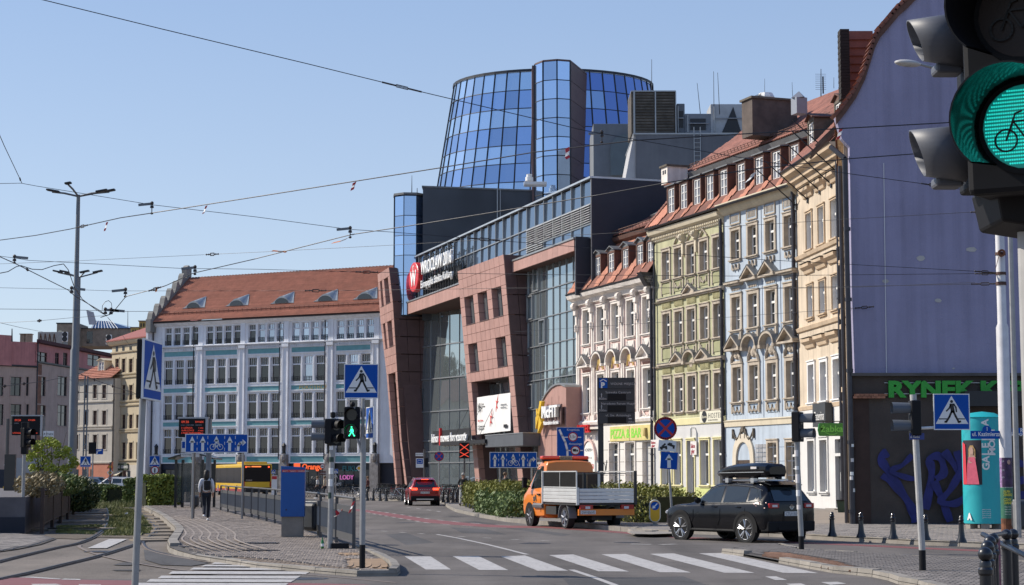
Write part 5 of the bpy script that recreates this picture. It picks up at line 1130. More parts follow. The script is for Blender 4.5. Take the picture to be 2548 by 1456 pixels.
for s_,x,z,sz,m,nm,lab in(('Orange',18.9,2.38,.8,ORANGE,'shop_sign','glowing orange lettering of the shop beside the blue kiosk'),('LODY',23.5,1.35,.62,PINKN,'shop_sign','pink glowing word LODY in a shop window'),('FUKU',23.8,2.2,.75,CYANN,'shop_sign','dim teal letters above the dark shop window'),('FOCACCIA\nPIZZA\nNA KAWAŁKI',21.35,1.5,.38,WHITEF,'window_lettering','white handwritten FOCACCIA PIZZA lettering on dark shop glass'),('h',5.75,2.05,1.0,WHITEF,'shop_sign','white letter h beside a pink bell over the tram stop')):
 sg=on_wall(PKF,nm,lab,'sign',x,z,.06);text('lettering',s_,sz,m,sg,(0,0,0),depth=.03,bold=.012)
 if s_=='Orange':b=MB();b.box(-1.0,-.04,.02,-.25,.04,.75);b.build('square',ORANGE,sg)
 if s_=='h':b=MB();b.lathe([(0,.0),(.32,.08),(.2,.4),(.16,.7),(0,.82)],(-.55,0,-.02),10);b.build('bell',PINKN,sg)
EZ,RZ,RY=18.3,23.6,5.6
ROOFT=mat('roof_tile_far',(.37,.15,.10),.85,var=.18,scale=1.1,bump=.5,bscale=9,rand=.1,streak=.1)
n=44
for j in range(n):
 t0,t1=j/n,(j+1)/n;y0,z0=-.55+t0*(RY+.55),EZ+t0*(RZ-EZ);y1,z1=-.55+t1*(RY+.55),EZ+t1*(RZ-EZ)
 b=MB();b.hexa([(-.2,y0-.03,z0),(30.5,y0-.03,z0),(30.5,y1,z1),(-.2,y1,z1)],[(-.2,y0-.06,z0+.075),(30.5,y0-.06,z0+.075),(30.5,y1-.01,z1+.03),(-.2,y1-.01,z1+.03)]);b.build('tile_course',ROOFT,pk)
b=MB();b.add([(-.2,RY,RZ),(30.5,RY,RZ),(30.5,14,EZ),(-.2,14,EZ)],[(0,1,2,3)]);b.build('rear_slope',TILE_OLD,pk)
for k in range(72):b=MB();x=-.1+k*.42;b.hexa([(x,RY-.14,RZ-.02),(x+.40,RY-.14,RZ-.02),(x+.40,RY+.14,RZ-.02),(x,RY+.14,RZ-.02)],[(x,RY-.06,RZ+.13+.06),(x+.40,RY-.06,RZ+.13),(x+.40,RY+.06,RZ+.13),(x,RY+.06,RZ+.13+.06)]);b.build('ridge_tile',TILE_OLD,pk)
b=MB()
for k in range(50):x=.2+k*.6;b.box(x,.2,19.05,x+.03,.24,19.4)
b.box(0,.18,19.35,30,.24,19.4);b.box(0,.18,19.2,30,.22,19.24);b.build('snow_guard',SOFFIT,pk)
for px in(493,600,712,820,918):
 s=PKF.hit(px,760,-1.9).x;b=MB();y0,z0=1.05,19.75;n2=10
 arc=[(s-1.5+3.0*i/n2,z0+.05+.78*sin(pi*i/n2)**2)for i in range(n2+1)]
 b.add([(x,y0,z)for x,z in arc]+[(s+.55,y0+1.55,z0+1.45)],[(i,i+1,n2+1)for i in range(n2)]);o=b.build('eyebrow_dormer',mat('pale_zinc',(.33,.36,.38),.5,.3,var=.15),pk)
 b=MB();b.prism([(x,z)for x,z in arc],'y',y0-.06,y0+.3);b.build('dormer_front',MATS['pale_zinc'],o)
 b=MB();b.prism([(s+.85*cos(pi-pi*i/8),z0+.08+.55*sin(pi*i/8))for i in range(9)],'y',y0-.1,y0-.065);b.build('pane',DKG,o)
prof=[(-.9,15.5)];m_=6
sc=MB();base=[(-1.0,17.4),(RY,24.6)]
pts=[(-1.0,17.2),(-1.0,18.6)]
for k in range(6):
 y0=-1.0+k*(RY+.7)/6;z0=18.6+k*5.6/6
 for a in range(6):t=a/5;pts.append((y0+.15+.85*t,z0+.55*sin(pi*min(1,t*1.25))+.5*t+(.15 if a in(1,2)else 0)))
pts+=[(RY-.5,24.75),(RY,25.15),(RY+.5,24.75),(RY+.4,17.2)]
sc.prism(pts,'x',-.85,-.2);sc.build('scroll_gable',mat('gable_render',(.24,.235,.22),.9,var=.2,scale=1.5),pk)
b=MB();b.box(-.84,-.9,0,-.6,14,17.5);b.build('side_wall',PWH,pk)
# older houses at the far left
def px_house(name,label,F,wallm,trimm,ztop,cols,rows,zb,dep=9,kit_pane=GLASS_OLD,ground=None,cap=True,frm=None):
 t=house_root(name,label,F);ops=[];L_=F.L
 for c0,c1 in cols:
  for r0,r1 in rows:
   a,c=F.hit(c0,(r0+r1)/2),F.hit(c1,(r0+r1)/2);zt,zl=F.hit((c0+c1)/2,r0).z,F.hit((c0+c1)/2,r1).z;ops.append((a.x,c.x,zl,zt))
 b=MB();wall_open(b,0,L_,zb,ztop,ops,depth=.25);b.build('wall',[wallm,trimm],t)
 b=MB();b.box(.01,.27,0,L_-.01,dep,ztop-.01);b.build('rear_wall',wallm,t)
 for a,c,d,e in ops:
  b=MB();b.box(a-.14,-.05,d-.12,c+.14,.02,d-.01);b.box(a-.14,-.06,e+.01,c+.14,.02,e+.18);b.box(a-.14,-.04,d,a-.01,.02,e);b.box(c+.01,-.04,d,c+.14,.02,e);o=b.build('window',trimm,t)
  b=MB();b.quad((a,.2,d),(c,.2,d),(c,.2,e),(a,.2,e));b.build('pane',kit_pane,o)
  b=MB();rect_frame(b,a+.01,c-.01,d+.01,e-.01,.12,.18,.06);m_=(a+c)/2;b.box(m_-.03,.11,d+.07,m_+.03,.18,e-.07);b.box(a+.07,.115,d+(e-d)*.62,m_-.03,.18,d+(e-d)*.62+.07);b.box(m_+.03,.115,d+(e-d)*.62,c-.07,.18,d+(e-d)*.62+.07);b.build('sash',frm or WHITEF,o)
 return t
CREAMW=mat('cream_facade',(.50,.42,.29),.9,var=.08,scale=.7,streak=.12);CREAM2=mat('pale_facade',(.50,.46,.40),.9,var=.08,streak=.1);BRFR=mat('brown_sash',(.10,.05,.04),.6)
CA=Frame(P(272,1180,224),P(392,1180,214));ca=px_house('cream_tenement','narrow cream tenement with small attic windows beside the white building',CA,CREAMW,CREAMW,CA.hit(300,862).z,[(287,296),(303,312),(321,330),(339,348),(356,364),(374,382)],[(893,927),(958,996),(1032,1067),(1101,1142)],3.0,frm=BRFR)
for y in(851,877,932,940,1000,1010,1070,1075,1146):z=CA.hit(300,y).z;cornice(ca,'string_course',-.1,CA.L,[(0,z-.12),(.16,z-.05),(.2,z+.1),(0,z+.15)],CREAMW)
for x in(288,304,322,340):b=MB();p=CA.hit(x+3,869);b.box(p.x-.3,-.03,p.z-.35,p.x+.3,.01,p.z+.35);b.build('attic_window',DARKMETAL,ca)
z=CA.hit(300,853).z;cornice(ca,'eaves_cornice',-.4,CA.L+.1,[(0,z-.3),(.3,z-.2),(.6,z+.15),(0,z+.3)],CREAM);b=MB();b.hexa([(-.5,-.6,z+.2),(CA.L,-.6,z+.2),(CA.L,6,z+2.6),(-.5,6,z+2.6)],[(-.5,-.6,z+.35),(CA.L,-.6,z+.35),(CA.L,6,z+2.75),(-.5,6,z+2.75)]);b.build('roof',mat('red_sheet_roof',(.28,.085,.07),.8,var=.2),ca)
b=MB();b.box(0,-.02,0,CA.L,.26,3.0);b.build('ground_floor_wall',CREAM2,ca)
for k in range(5):b=MB();b.box(.6+k*1.1,-.06,.2,1.3+k*1.1,-.03,2.3);b.build('shop_window',SHOPG if k!=3 else BRFR,ca)
b=MB();b.box(1.1,-.2,2.4,5.2,-.03,3.2);b.build('shop_fascia',mat('fascia_green',(.035,.055,.035),.6),ca);text('lettering','GRANO  GRANO',.5,WHITEF,ca,(1.5,-.21,2.6),depth=.01)
for k in range(2):b=MB();x=.5+k*2.2;b.hexa([(x,-1.0,1.75),(x+1.3,-1.0,1.75),(x+1.3,-.05,2.3),(x,-.05,2.3)],[(x,-1.0,1.8),(x+1.3,-1.0,1.8),(x+1.3,-.05,2.36),(x,-.05,2.36)]);b.build('awning',CREAM,ca)
CB=Frame(P(178,1180,226),P(277,1180,221));z=CB.hit(240,943).z
cb=px_house('pale_tenement','low pale tenement with red tiled roof, dormer and salmon ground floor',CB,CREAM2,CREAM2,z,[(188,195),(209,217),(231,241),(254,264)],[(958,991),(1022,1057),(1082,1118)],3.4,frm=BRFR)
for y in(1000,1062,1068,1152):zz=CB.hit(240,y).z;cornice(cb,'string_course',0,CB.L,[(0,zz-.1),(.14,zz-.05),(.16,zz+.1),(0,zz+.14)],CREAM2)
b=MB();b.box(0,-.03,0,CB.L,.26,3.4);b.build('ground_floor_wall',mat('salmon_render',(.50,.20,.13),.9,var=.1),cb)
for x0,x1,m in((2.2,3.1,SHOPG),(3.75,4.3,BRFR),(.3,1.4,SHOPG)):b=MB();b.box(x0,-.06,.1,x1,-.035,2.5);b.build('door',m,cb)
zr2=CB.hit(265,877,-5).z;n=16
for j in range(n):
 t0,t1=j/n,(j+1)/n;y0,z0,y1,z1=-.4+t0*5.4,z+t0*(zr2-z),-.4+t1*5.4,z+t1*(zr2-z);b=MB();xa=t0*4.4-.3;b.hexa([(xa,y0,z0),(CB.L,y0,z0),(CB.L,y1,z1),(xa+.28,y1,z1)],[(xa,y0-.05,z0+.1),(CB.L,y0-.05,z0+.1),(CB.L,y1,z1+.03),(xa+.28,y1,z1+.03)]);b.build('tile_course',ROOFT,cb)
p=CB.hit(251,930,-1);dormer(cb,p.x,p.z,1.05,1.6,1.0,3,CREAM,CREAM)
OLDP=mat('faded_pink_render',(.52,.21,.195),.9,var=.16,scale=.5,streak=.2);MAUVE=mat('mauve_render',(.47,.335,.275),.9,var=.12,scale=.5,streak=.15)
PA=Frame(P(84,1180,262),P(285,1180,296));zt=PA.hit(150,862).z
pa=px_house('old_pink_tenement','flaking old tenement with pink top floor and mauve walls below',PA,MAUVE,MAUVE,PA.hit(150,911).z,[(91,113),(143,166),(222,246)],[(937,985),(1008,1060)],2.5,kit_pane=DKG,frm=DARKMETAL)
b=MB();z1=PA.hit(150,911).z;ops=[]
for c0,c1,r0,r1 in((90,117,876,911),(137,147,878,908),(157,168,878,910),(218,250,883,912)):
 a,c=PA.hit(c0,890),PA.hit(c1,890);ops.append((a.x,c.x,max(z1+.1,PA.hit((c0+c1)/2,r1).z),PA.hit((c0+c1)/2,r0).z))
wall_open(b,0,PA.L,z1,zt,ops);b.build('top_floor_wall',[OLDP,OLDP],pa)
for a,c,d,e in ops:b=MB();b.quad((a,.2,d),(c,.2,d),(c,.2,e),(a,.2,e));o=b.build('window',DKG,pa);b=MB();rect_frame(b,a,c,d,e,.1,.18,.07);m_=(a+c)/2;b.box(m_-.05,.1,d,m_+.05,.18,e);b.box(a,.105,d+(e-d)*.6,c,.175,d+(e-d)*.6+.08);b.build('sash',BRFR,o)
b=MB();b.box(0,.3,0,PA.L,10,zt);b.build('rear_wall',MAUVE,pa);cornice(pa,'eaves',-.2,PA.L,[(0,zt-.2),(.5,zt-.1),(.55,zt+.35),(0,zt+.4)],mat('dark_red_eaves',(.07,.02,.025),.8));cornice(pa,'string_course',0,PA.L,[(0,z1-.1),(.2,z1),(.2,z1+.2),(0,z1+.25)],DARKMETAL)
b=MB();b.box(.2,-.05,2.5,1.9,.01,z1-.2);b.build('flaked_plaster',mat('flaked_plaster',(.22,.10,.06),.95,var=.5,scale=1.5),pa);drainpipe(pa,.1,2,zt,-.1,.1)
b=MB();b.box(0,-.03,0,PA.L,.2,2.6);b.build('ground_floor_wall',NAVY,pa)
PC=Frame(P(-40,1180,256),P(84,1180,262));zt2=PC.hit(40,850).z;zm=PC.hit(40,911).z
pc_=px_house('mauve_corner_house','mauve corner house with plain pink top storey at the left edge',PC,MAUVE,MAUVE,zm,[(-10,8),(26,52),(65,71)],[(938,985),(1006,1058)],2.5,kit_pane=DKG,frm=DARKMETAL)
b=MB();b.box(0,-.02,zm,PC.L,9,zt2);b.build('top_floor_wall',OLDP,pc_);cornice(pc_,'string_course',0,PC.L,[(0,zm-.1),(.25,zm),(.25,zm+.15),(0,zm+.2)],DARKMETAL);b=MB();b.box(0,-.3,zm,PC.hit(27,880).x,5,PC.hit(10,834).z);b.build('corner_turret',OLDP,pc_);b=MB();b.box(0,-.03,0,PC.L,.2,2.6);b.build('ground_floor_wall',NAVY,pc_)
TANR=mat('tan_rough_render',(.25,.20,.155),.95,var=.3,scale=1.2)
ph,w,h=roof_box('roof_house','tan rooftop storey with sloping glass roof above the old tenement','roof house',192,818,330,862,308,8,TANR)
b=MB();b.hexa([(2.3,-.2,h),(w,-.2,h),(w,6,h+.1),(2.3,6,h+.1)],[(2.3,2.5,h+1.6),(4.6,2.5,h+1.5),(w,6,h+.5),(2.3,6,h+1.8)]);b.build('glass_roof',MIRROR2,ph)
for k in range(9):b=MB();b.cyl((2.5+k*.55,-.25,h+.05),(2.4+k*.35,2.5,h+1.62),.06,.06,4);b.build('glazing_bar',WHITEF,ph)
b=MB();b.box(1.6,-.05,.5,2.6,-.01,h-.5);b.build('window',DKG,ph);b=MB();b.box(-.2,-.2,h,w+.1,.3,h+.1);b.build('coping',DARKMETAL,ph)
ph,w,h=roof_box('roof_house','taller rooftop block with round window left of the lamp mast','roof house',140,806,192,862,305,8,TANR);b=MB();b.lathe([(0,-.06),(.5,-.06),(.5,0)],(.6,0,h-1.6),14,'y');b.build('round_window',CREAM,ph);b=MB();b.box(-.1,-.1,h,w,8,h+.2);b.build('coping',DARKMETAL,ph)
ph,w,h=roof_box('roof_hut','grey roof hut covered with brown graffiti','roof hut',93,826,155,862,300,4,mat('hut_grey',(.32,.32,.30),.9,var=.1));g=MB()
for k in range(4):scrawl(g,[(.3+k*.75,-.05,.4),(.5+k*.75,-.05,h-.3),(.8+k*.75,-.05,.6),(.6+k*.75,-.05,h-.8)],.07)
g.build('graffiti',mat('brown_paint',(.10,.045,.02),.8),ph)
for i,(x0,y0,x1,y1,lab)in enumerate(((49,832,61,862,'small dark chimney pot stack on the left roof'),(62,832,77,862,'wider dark chimney stack next to the small one'),(325,816,350,846,'short yellow brick chimney with three vents, left one'),(345,800,372,838,'long yellow brick chimney with vents behind the short one'),(370,785,379,815,'tall slim yellow chimney touching the scrolled gable'))):
 ph,w,h=roof_box('chimney',lab,'chimney',x0,y0,x1,y1,290 if i<2 else 232,1.2,mat('yellow_brick',(.42,.30,.10),.9,var=.2)if i>1 else TANR)
 if i in(2,3):
  b=MB()
  for k in range(3):b.box(.2+k*w/4,-.03,h-.7,.2+k*w/4+w/8,-.005,h-.25)
  b.build('vent',DARKMETAL,ph)
 b=MB();b.box(-.1,-.1,h,w+.1,1.3,h+.12);b.build('cap',TANR,ph)
for px,py,lab in((161,838,'white air conditioner left of the lamp mast'),(270,845,'white air conditioner on the tan roof storey')):
 ph,w,h=roof_box('air_conditioner',lab,'air conditioner',px-7,py-12,px+7,py+12,300,.5,WHITEF)
 for k in range(2):b=MB();b.lathe([(.0,-.03),(.42,-.03),(.45,0)],(w/2,0,h*(.27+.47*k)),14,'y');b.build('fan_grille',DARKMETAL,ph)
rod('thin stove pipe on the left roof edge',30,818,850,256,.12,cat='pipe',name='stove_pipe');rod('tall thin aerial left of the scrolled gable',318,774,815,232,.05)
dsh=thing('roof_panel','tilted grey panel on the roof right of the lamp mast','panel',P(228,790,300),.3);b=MB();b.hexa([(-.4,0,-1.2),(.9,0,-1.2),(.9,.1,-1.2),(-.4,.1,-1.2)],[(-.9,0,1.2),(.3,0,.9),(.3,.1,.9),(-.9,.1,1.2)]);b.build('sheet',mat('grey_sheet',(.36,.38,.42),.5,.3),dsh)
# house with the purple gable and the dark kebab wall
GY=61.0;gpt=lambda px,py,y=GY:P(px,py,y)
gab=thing('gable_house','corner house with plain purple gable wall edged in red tiles','building',(0,0,0))
PURPLE=mat('purple_render',(.285,.272,.395),.95,var=.11,scale=.35,bump=.3,bscale=18,streak=.2);DARKW=mat('dark_painted_wall',(.062,.047,.04),.85,var=.25,scale=.7,bump=.12,bscale=10)
ol=[(2126,938),(2119,728),(2113,366),(2094,345),(2078,292),(2100,265),(2128,225),(2150,180),(2163,140),(2175,100),(2188,75),(2210,50),(2235,20),(2258,0),(2310,-55),(2370,-110),(2450,-150),(2540,-165),(2640,-150),(2700,-110),(2780,-20),(2840,60),(2900,300),(2900,938)]
pts=[gpt(*p)for p in ol];b=MB();b.hexa([(p.x,GY,p.z)for p in pts][::-1],[(p.x,GY+.35,p.z)for p in pts][::-1]);b.build('gable_wall',PURPLE,gab)
lo=[gpt(2126,1314,GY-.12),gpt(2126,936,GY-.12),gpt(2900,936,GY-.12),gpt(2900,1314,GY-.12)];zb=.14;b=MB();x0,x1,z1=lo[0].x,lo[2].x,lo[1].z
b.box(x0,GY-.12,.1,x1,GY+.1,z1);b.build('painted_wall',DARKW,gab);b=MB();b.box(x0-.05,GY-.3,z1,x1,GY+.0-.001,z1+.10);b.build('ledge',mat('ledge_stone',(.10,.09,.085),.9,var=.2),gab)
b=MB();b.box(x0+.02,GY-.14,.1,x0+.55,GY-.121,z1-.75);b.build('wall_pier',mat('dark_brown_wall',(.05,.028,.022),.9,var=.3),gab)
z9=gpt(2130,992).z
for k in range(7):
 for r in range(2):b=MB();xx=x0+k*.155+(.07 if r else 0);b.box(xx,GY-.30,z9+r*.08,xx+.145,GY-.12,z9+.07+r*.08);b.build('brick',mat('orange_brick',(.34,.15,.09),.9,rand=.25,var=.2),gab)
b=MB();b.hexa([(x0-.1,GY+.36,0),(15.9,86,0),(30,86,0),(30,GY+.36,0)],[(x0-.05,GY+.36,13.2),(15.88,86,13.2),(30,86,13.2),(30,GY+.36,13.2)]);b.build('house_body',BEIGET,gab)
b=MB();zz=13.3
for dz,o_ in((0,.04),(.25,.1),(.5,.16)):b.hexa([(x0-.1-o_,GY+.36,zz+dz),(15.9-o_,86,zz+dz),(16.4,86,zz+dz),(x0+.4,GY+.36,zz+dz)],[(x0-.1-o_,GY+.36,zz+dz+.24),(15.9-o_,86,zz+dz+.24),(16.4,86,zz+dz+.24),(x0+.4,GY+.36,zz+dz+.24)])
b.build('eaves_cornice',BEIGET,gab)
for y,z in((66,10.2),(66,7.5),(66,4.8),(72,10.2),(72,7.6),(78,9)):
 xx=x0-.1+(15.9-x0)*(y-GY)/25;b=MB();b.box(xx-.12,y-.6,z,xx+.2,y+.6,z+.18);b.box(xx-.06,y-.55,z-.25,xx+.2,y+.55,z-.01);b.build('window_hood',BEIGET,gab)
b=MB();p0,p1=gpt(2121,1308,GY-.2),gpt(2107,366,GY-.2);b.tube([(x0-.07,GY-.2,.1),(x0-.12,GY-.2,p1.z-.4),(x0-.5,GY+.3,p1.z+.1)],.09,8)
for z in(.5,2.8,5.2,7.6,10):b.cyl((x0-.085,GY-.2,z),(x0-.085,GY-.2,z+.12),.12,.12,8)
b.build('drainpipe',PIPE,gab);b=MB();b.tube([(x0+.14,GY+2,.1),(x0+.12,GY+2,12.6)],.08,8);b.build('drainpipe',PIPE,gab)
for k,z in enumerate((1.6,1.75,2.2,2.7,1.2)):b=MB();b.lathe([(.097,z),(.097,z+.12)],(x0-.072,GY-.2,0),8,'z',3.6+.3*k,4.9+.2*k);b.build('sticker',WHITEF if k%2 else SAL,gab)
def edge_tiles(ps,y0,y1,m):
 k=0
 for a,c in zip(ps,ps[1:]):
  d=(c-a);n=max(1,round(d.length/.21))
  for i in range(n):
   p=a+d*(i/n);t=d.normalized();nn=Vector((-t.z,0,t.x));k+=1;q=p+t*.25
   b=MB();b.hexa([(p.x,y0,p.z),(q.x,y0,q.z),(q.x,y1,q.z),(p.x,y1,p.z)],[((p+nn*.14).x,y0,(p+nn*.14).z),((q+nn*.06).x,y0,(q+nn*.06).z),((q+nn*.06).x,y1,(q+nn*.06).z),((p+nn*.14).x,y1,(p+nn*.14).z)]);b.build('verge_tile',m,gab)
edge_tiles(pts[4:15][::-1]if False else pts[4:15],GY-.16,GY+.5,TILE_OLD)
b=MB()
for a,c in zip(pts[4:14],pts[5:15]):b.hexa([(a.x,GY-.09,a.z-.28),(c.x,GY-.09,c.z-.28),(c.x,GY-.001,c.z-.28),(a.x,GY-.001,a.z-.28)],[(a.x,GY-.1,a.z+.0),(c.x,GY-.1,c.z+.0),(c.x,GY-.001,c.z+.0),(a.x,GY-.001,a.z+.0)])
b.build('verge_board',SOFFIT,gab)
b=MB();bk=[(p.x+2.6,GY+14,p.z)for p in pts[4:20]];fr=[(p.x,GY+.3,p.z-.05)for p in pts[4:20]];n=len(fr);b.add(fr+bk,[(i,i+1,n+i+1,n+i)for i in range(n-1)]);b.build('roof',TILE_OLD,gab)
q=P(2101,235,64.5);b=MB();h=P(2101,69,64.5).z-q.z
for k in range(24):b.box(q.x-.17+(k%2)*.01,64.3,q.z-.2+k*h/23,q.x+.17,64.8,q.z-.2+k*h/23+h/25)
b.build('dark_stack',mat('sooty_brick',(.022,.018,.017),.9,var=.3),gab)
b=MB();a,c=P(2112,78,65),P(2175,240,65);
for k in range(8):z=c.z+(a.z-c.z)*k/8;b.hexa([(a.x,65,z),(c.x,65,z),(c.x,65.5,z),(a.x,65.5,z)],[(a.x,65.08,z+(a.z-c.z)/8+.03),(c.x,65.08,z+(a.z-c.z)/8+.03),(c.x,65.5,z+(a.z-c.z)/8+.03),(a.x,65.5,z+(a.z-c.z)/8+.03)])
b.build('dormer_cheek',TILE_OLD,gab)
q=P(2060,340,66)
for k in range(8):b=MB();b.obox((q.x-.1+k*.07,66+k*.1,q.z-.2+k*.1),.09,.09,1.7,ry=.75+.05*(k%3));b.build('eaves_timber',mat('weathered_timber',(.13,.10,.08),.9,var=.3,rand=.2),gab)
b=MB();b.cyl(gpt(2198,406,GY-.03),gpt(2205,935,GY-.03),.012,.012,4);b.build('cable',WHITEF,gab)
for px,py,s in((2290,643,.16),(2416,621,.17),(2203,700,.12),(2333,748,.12),(2372,917,.05)):
 p=gpt(px,py,GY-.012);b=MB();b.add([(p.x+s*(.8+.4*random.random())*cos(a*.9),GY-.012,p.z+s*.6*(.7+.5*random.random())*sin(a*.9))for a in range(7)],[tuple(range(7))]);b.build('plaster_patch',mat('bare_plaster',(.42,.40,.38),.9),gab)
GRAF=mat('blue_graffiti',(.018,.02,.13),.7,var=.3,scale=1.5)
GN=[0]
def spray(pix,r):
 b=MB();ps=smooth_path([gpt(*r4(*p),GY-.135)for p in pix],5)
 l,rr=[],[]
 for i,p in enumerate(ps):
  t=(ps[min(i+1,len(ps)-1)]-ps[max(i-1,0)]).normalized();nn=Vector((-t.z,0,t.x))*r*.42*(1+.2*sin(i));q_=Vector((0,-.0012*i,0));l.append(p+nn+q_);rr.append(p-nn+q_)
 k=len(ps);b.add(l+rr,[(k+i,k+i+1,i+1,i)for i in range(k-1)]);o=b.build('graffiti_stroke',GRAF,gab);GN[0]+=1;o.location.y=-.03*GN[0]
for pix,r in(([(1190,130),(1120,190),(1180,300),(1300,480),(1420,680),(1460,830)],.32),([(1130,360),(1200,420),(1330,560),(1450,740)],.22),([(1430,160),(1330,260),(1220,320),(1400,390),(1500,390)],.2),([(1560,700),(1620,350),(1600,200),(1700,180),(1740,330),(1660,400)],.3),([(1640,420),(1720,600),(1800,820)],.28),([(1740,120),(1830,240),(1960,420),(1980,560)],.3),([(1860,120),(1900,300),(1800,500),(1700,620),(1850,640),(1960,560)],.26),([(2450,230),(2560,260),(2700,240)],.25),([(2470,420),(2600,400),(2650,520),(2480,560)],.25)):spray(pix,r)
KG=mat('kebab_green',(.025,.33,.03),.5,var=.08)
k0=gpt(*T(3,2)(1192,1040),GY-.22);k1=gpt(*T(3,2)(1192,882),GY-.22);kx=gpt(*T(3,2)(1985,960),GY-.22).x;kz=k1.z-k0.z
sg=thing('kebab_sign','big green block letters RYNEK KEBAB on the dark wall','sign',k0);o=text('lettering','RYNEK KEBAB',kz*1.36,KG,sg,(0,0,.02),bold=.035,depth=.05,space=1.0)
import bpy as _b
xs_=[v.co.x for v in o.data.vertices];full=max(xs_)-min(xs_);o.scale.x=(kx-k0.x)/(full*.465)
b=MB();b.box(-.1,.05,.1,6.4,.075,.13);b.box(-.1,.05,kz*.88,6.4,.075,kz*.88+.03);b.build('rail',MULL,sg)
p=gpt(2446,1012,GY-.3);b=MB();b.box(p.x-.75,GY-.9,p.z,p.x+2.5,GY-.12,p.z+.5);b.build('awning_box',DARKMETAL,gab)
# vehicles
RUB=mat('tyre_rubber',(.016,.016,.017),.85,var=.1);ALLOY=mat('alloy',(.55,.55,.56),.3,.8,var=0);BLK=mat('black_plastic',(.012,.012,.013),.75,var=.05,spec=.2);CARG=glass('car_glass',(.02,.026,.028),.03,spec=.9);CHROME=mat('chrome',(.42,.42,.43),.25,1.,var=0)
TAILR=mat('tail_lamp_red',(.35,.01,.012),.15,var=0,coat=.5);TAILON=mat('lit_tail_lamp',(.9,.06,.03),.2,var=0,emit=2.2,ecol=(1,.08,.02));LAMPW=mat('clear_lamp',(.6,.6,.62),.15,var=0,coat=.5);PLATE=mat('plate_white',(.62,.62,.60),.5,var=.05);HUBD=mat('wheel_dark',(.03,.03,.032),.4,.4,var=0)
def wheel(root,x,y,r,w,side,spokes=5,steel=False):
 o=MB();s=side;o.lathe([(r*.77,-w/2),(r*.96,-w/2),(r,-w*.3),(r,w*.3),(r*.96,w/2),(r*.77,w/2)],(0,0,0),22,'x');t=o.build('wheel',RUB,root,smooth=True,loc=(x,y,r));t.data.set_sharp_from_angle(angle=radians(40))
 b=MB();f=s*w/2;b.lathe([(0,f*.55),(r*.7,f*.6),(r*.78,f*.98)]if s>0 else[(r*.78,f*.98),(r*.7,f*.6),(0,f*.55)],n=18,axis='x');b.build('rim_dish',MATS['galvanised']if steel else HUBD,t)
 for k in range(spokes):
  for d in((-.17,.17)if not steel else(0,)):
   b=MB();a=2*pi*k/spokes+.3;c1=Vector((f*.9,cos(a)*r*.14,sin(a)*r*.14));c2=Vector((f*.97,cos(a+d)*r*.75,sin(a+d)*r*.75));b.tube([c1,c2],[r*.075,r*.06]if not steel else[r*.12,r*.08],5);b.build('spoke',ALLOY if not steel else MATS['galvanised'],t)
 b=MB();b.lathe([(r*.73,f*.95),(r*.78,f*1.0),(r*.78,f*.85)],n=18,axis='x');b.build('rim',ALLOY if not steel else MATS['galvanised'],t)
def interp(st,n=3):
 out=[];k=len(st)
 for i in range(k-1):
  p0,p1,p2,p3=st[max(i-1,0)],st[i],st[i+1],st[min(i+2,k-1)]
  for j in range(n):
   t=j/n;out.append(tuple(.5*(2*b+(c-a)*t+(2*a-5*b+4*c-d)*t*t+(3*b-a-3*c+d)*t**3)for a,b,c,d in zip(p0,p1,p2,p3)))
 out.append(st[-1]);return out
def car_body(st,m,root,n=3):
 S_=interp(st,n);b=MB();rings=[]
 for y,zb,be,ro,w,wr in S_:
  h=[(0,zb),(w*.8,zb),(w*.96,zb+.08),(w*.995,lerp(zb,be,.35)),(w,lerp(zb,be,.62)),(w*.985,be-.05),(w*.955,be),(wr+(w*.955-wr)*.12,lerp(be,ro,.85)),(wr*.93,ro-.03*(ro-be>.2)),(wr*.6,ro),(0,ro+.012)]
  rings.append([(x,y,z)for x,z in h]+[(-x,y,z)for x,z in h[-2:0:-1]])
 k=len(rings[0]);b.add([p for r in rings for p in r],[(i*k+j,i*k+(j+1)%k,(i+1)*k+(j+1)%k,(i+1)*k+j)for i in range(len(rings)-1)for j in range(k)]+[tuple(range(k-1,-1,-1)),tuple((len(rings)-1)*k+j for j in range(k))])
 o=b.build('body',m,root,smooth=True);o.data.set_sharp_from_angle(angle=radians(38))
 def sec(y):
  for a,c in zip(S_,S_[1:]):
   if a[0]<=y<=c[0]:t=(y-a[0])/(c[0]-a[0]);return[p+(q-p)*t for p,q in zip(a,c)]
  return S_[0]if y<S_[0][0]else S_[-1]
 def side(y,z):
  _,zb,be,ro,w,wr=sec(y)
  if z<=be:return w*(.955+.045*min(1,(be-z)/.15))
  t=min(1,(z-be)/max(.05,(ro-be)*.85));return lerp(w*.955,wr+(w*.955-wr)*.12,t)
 return o,sec,side
def side_panel(root,name,m,side,pts,s,off=.008,th=.0):
 b=MB();q=[(s*(side(y,z)+off),y,z)for y,z in pts]
 if s>0:q=q[::-1]
 b.add(q,[tuple(range(len(q)))]);return b.build(name,m,root)
def arch(root,side,y,r,R_,s,z0=.34):
 b=MB();n=12
 for i in range(n):
  a0,a1=pi*(-.05+1.1*i/n),pi*(-.05+1.1*(i+1)/n);f=lambda a,q:(s*(side(y+q*cos(a),z0+q*sin(a))+.012),y+q*cos(a),z0+q*sin(a));q=[f(a0,r),f(a1,r),f(a1,R_),f(a0,R_)];b.add(q if s<0 else q[::-1],[(0,1,2,3)])
 b.build('wheel_arch',BLK,root);b=MB();x=s*(side(y,z0)+.004);b.disc((x,y,z0),r+.01,'x',20,sgn=-1 if s>0 else 1);b.build('wheel_well',BLK,root)
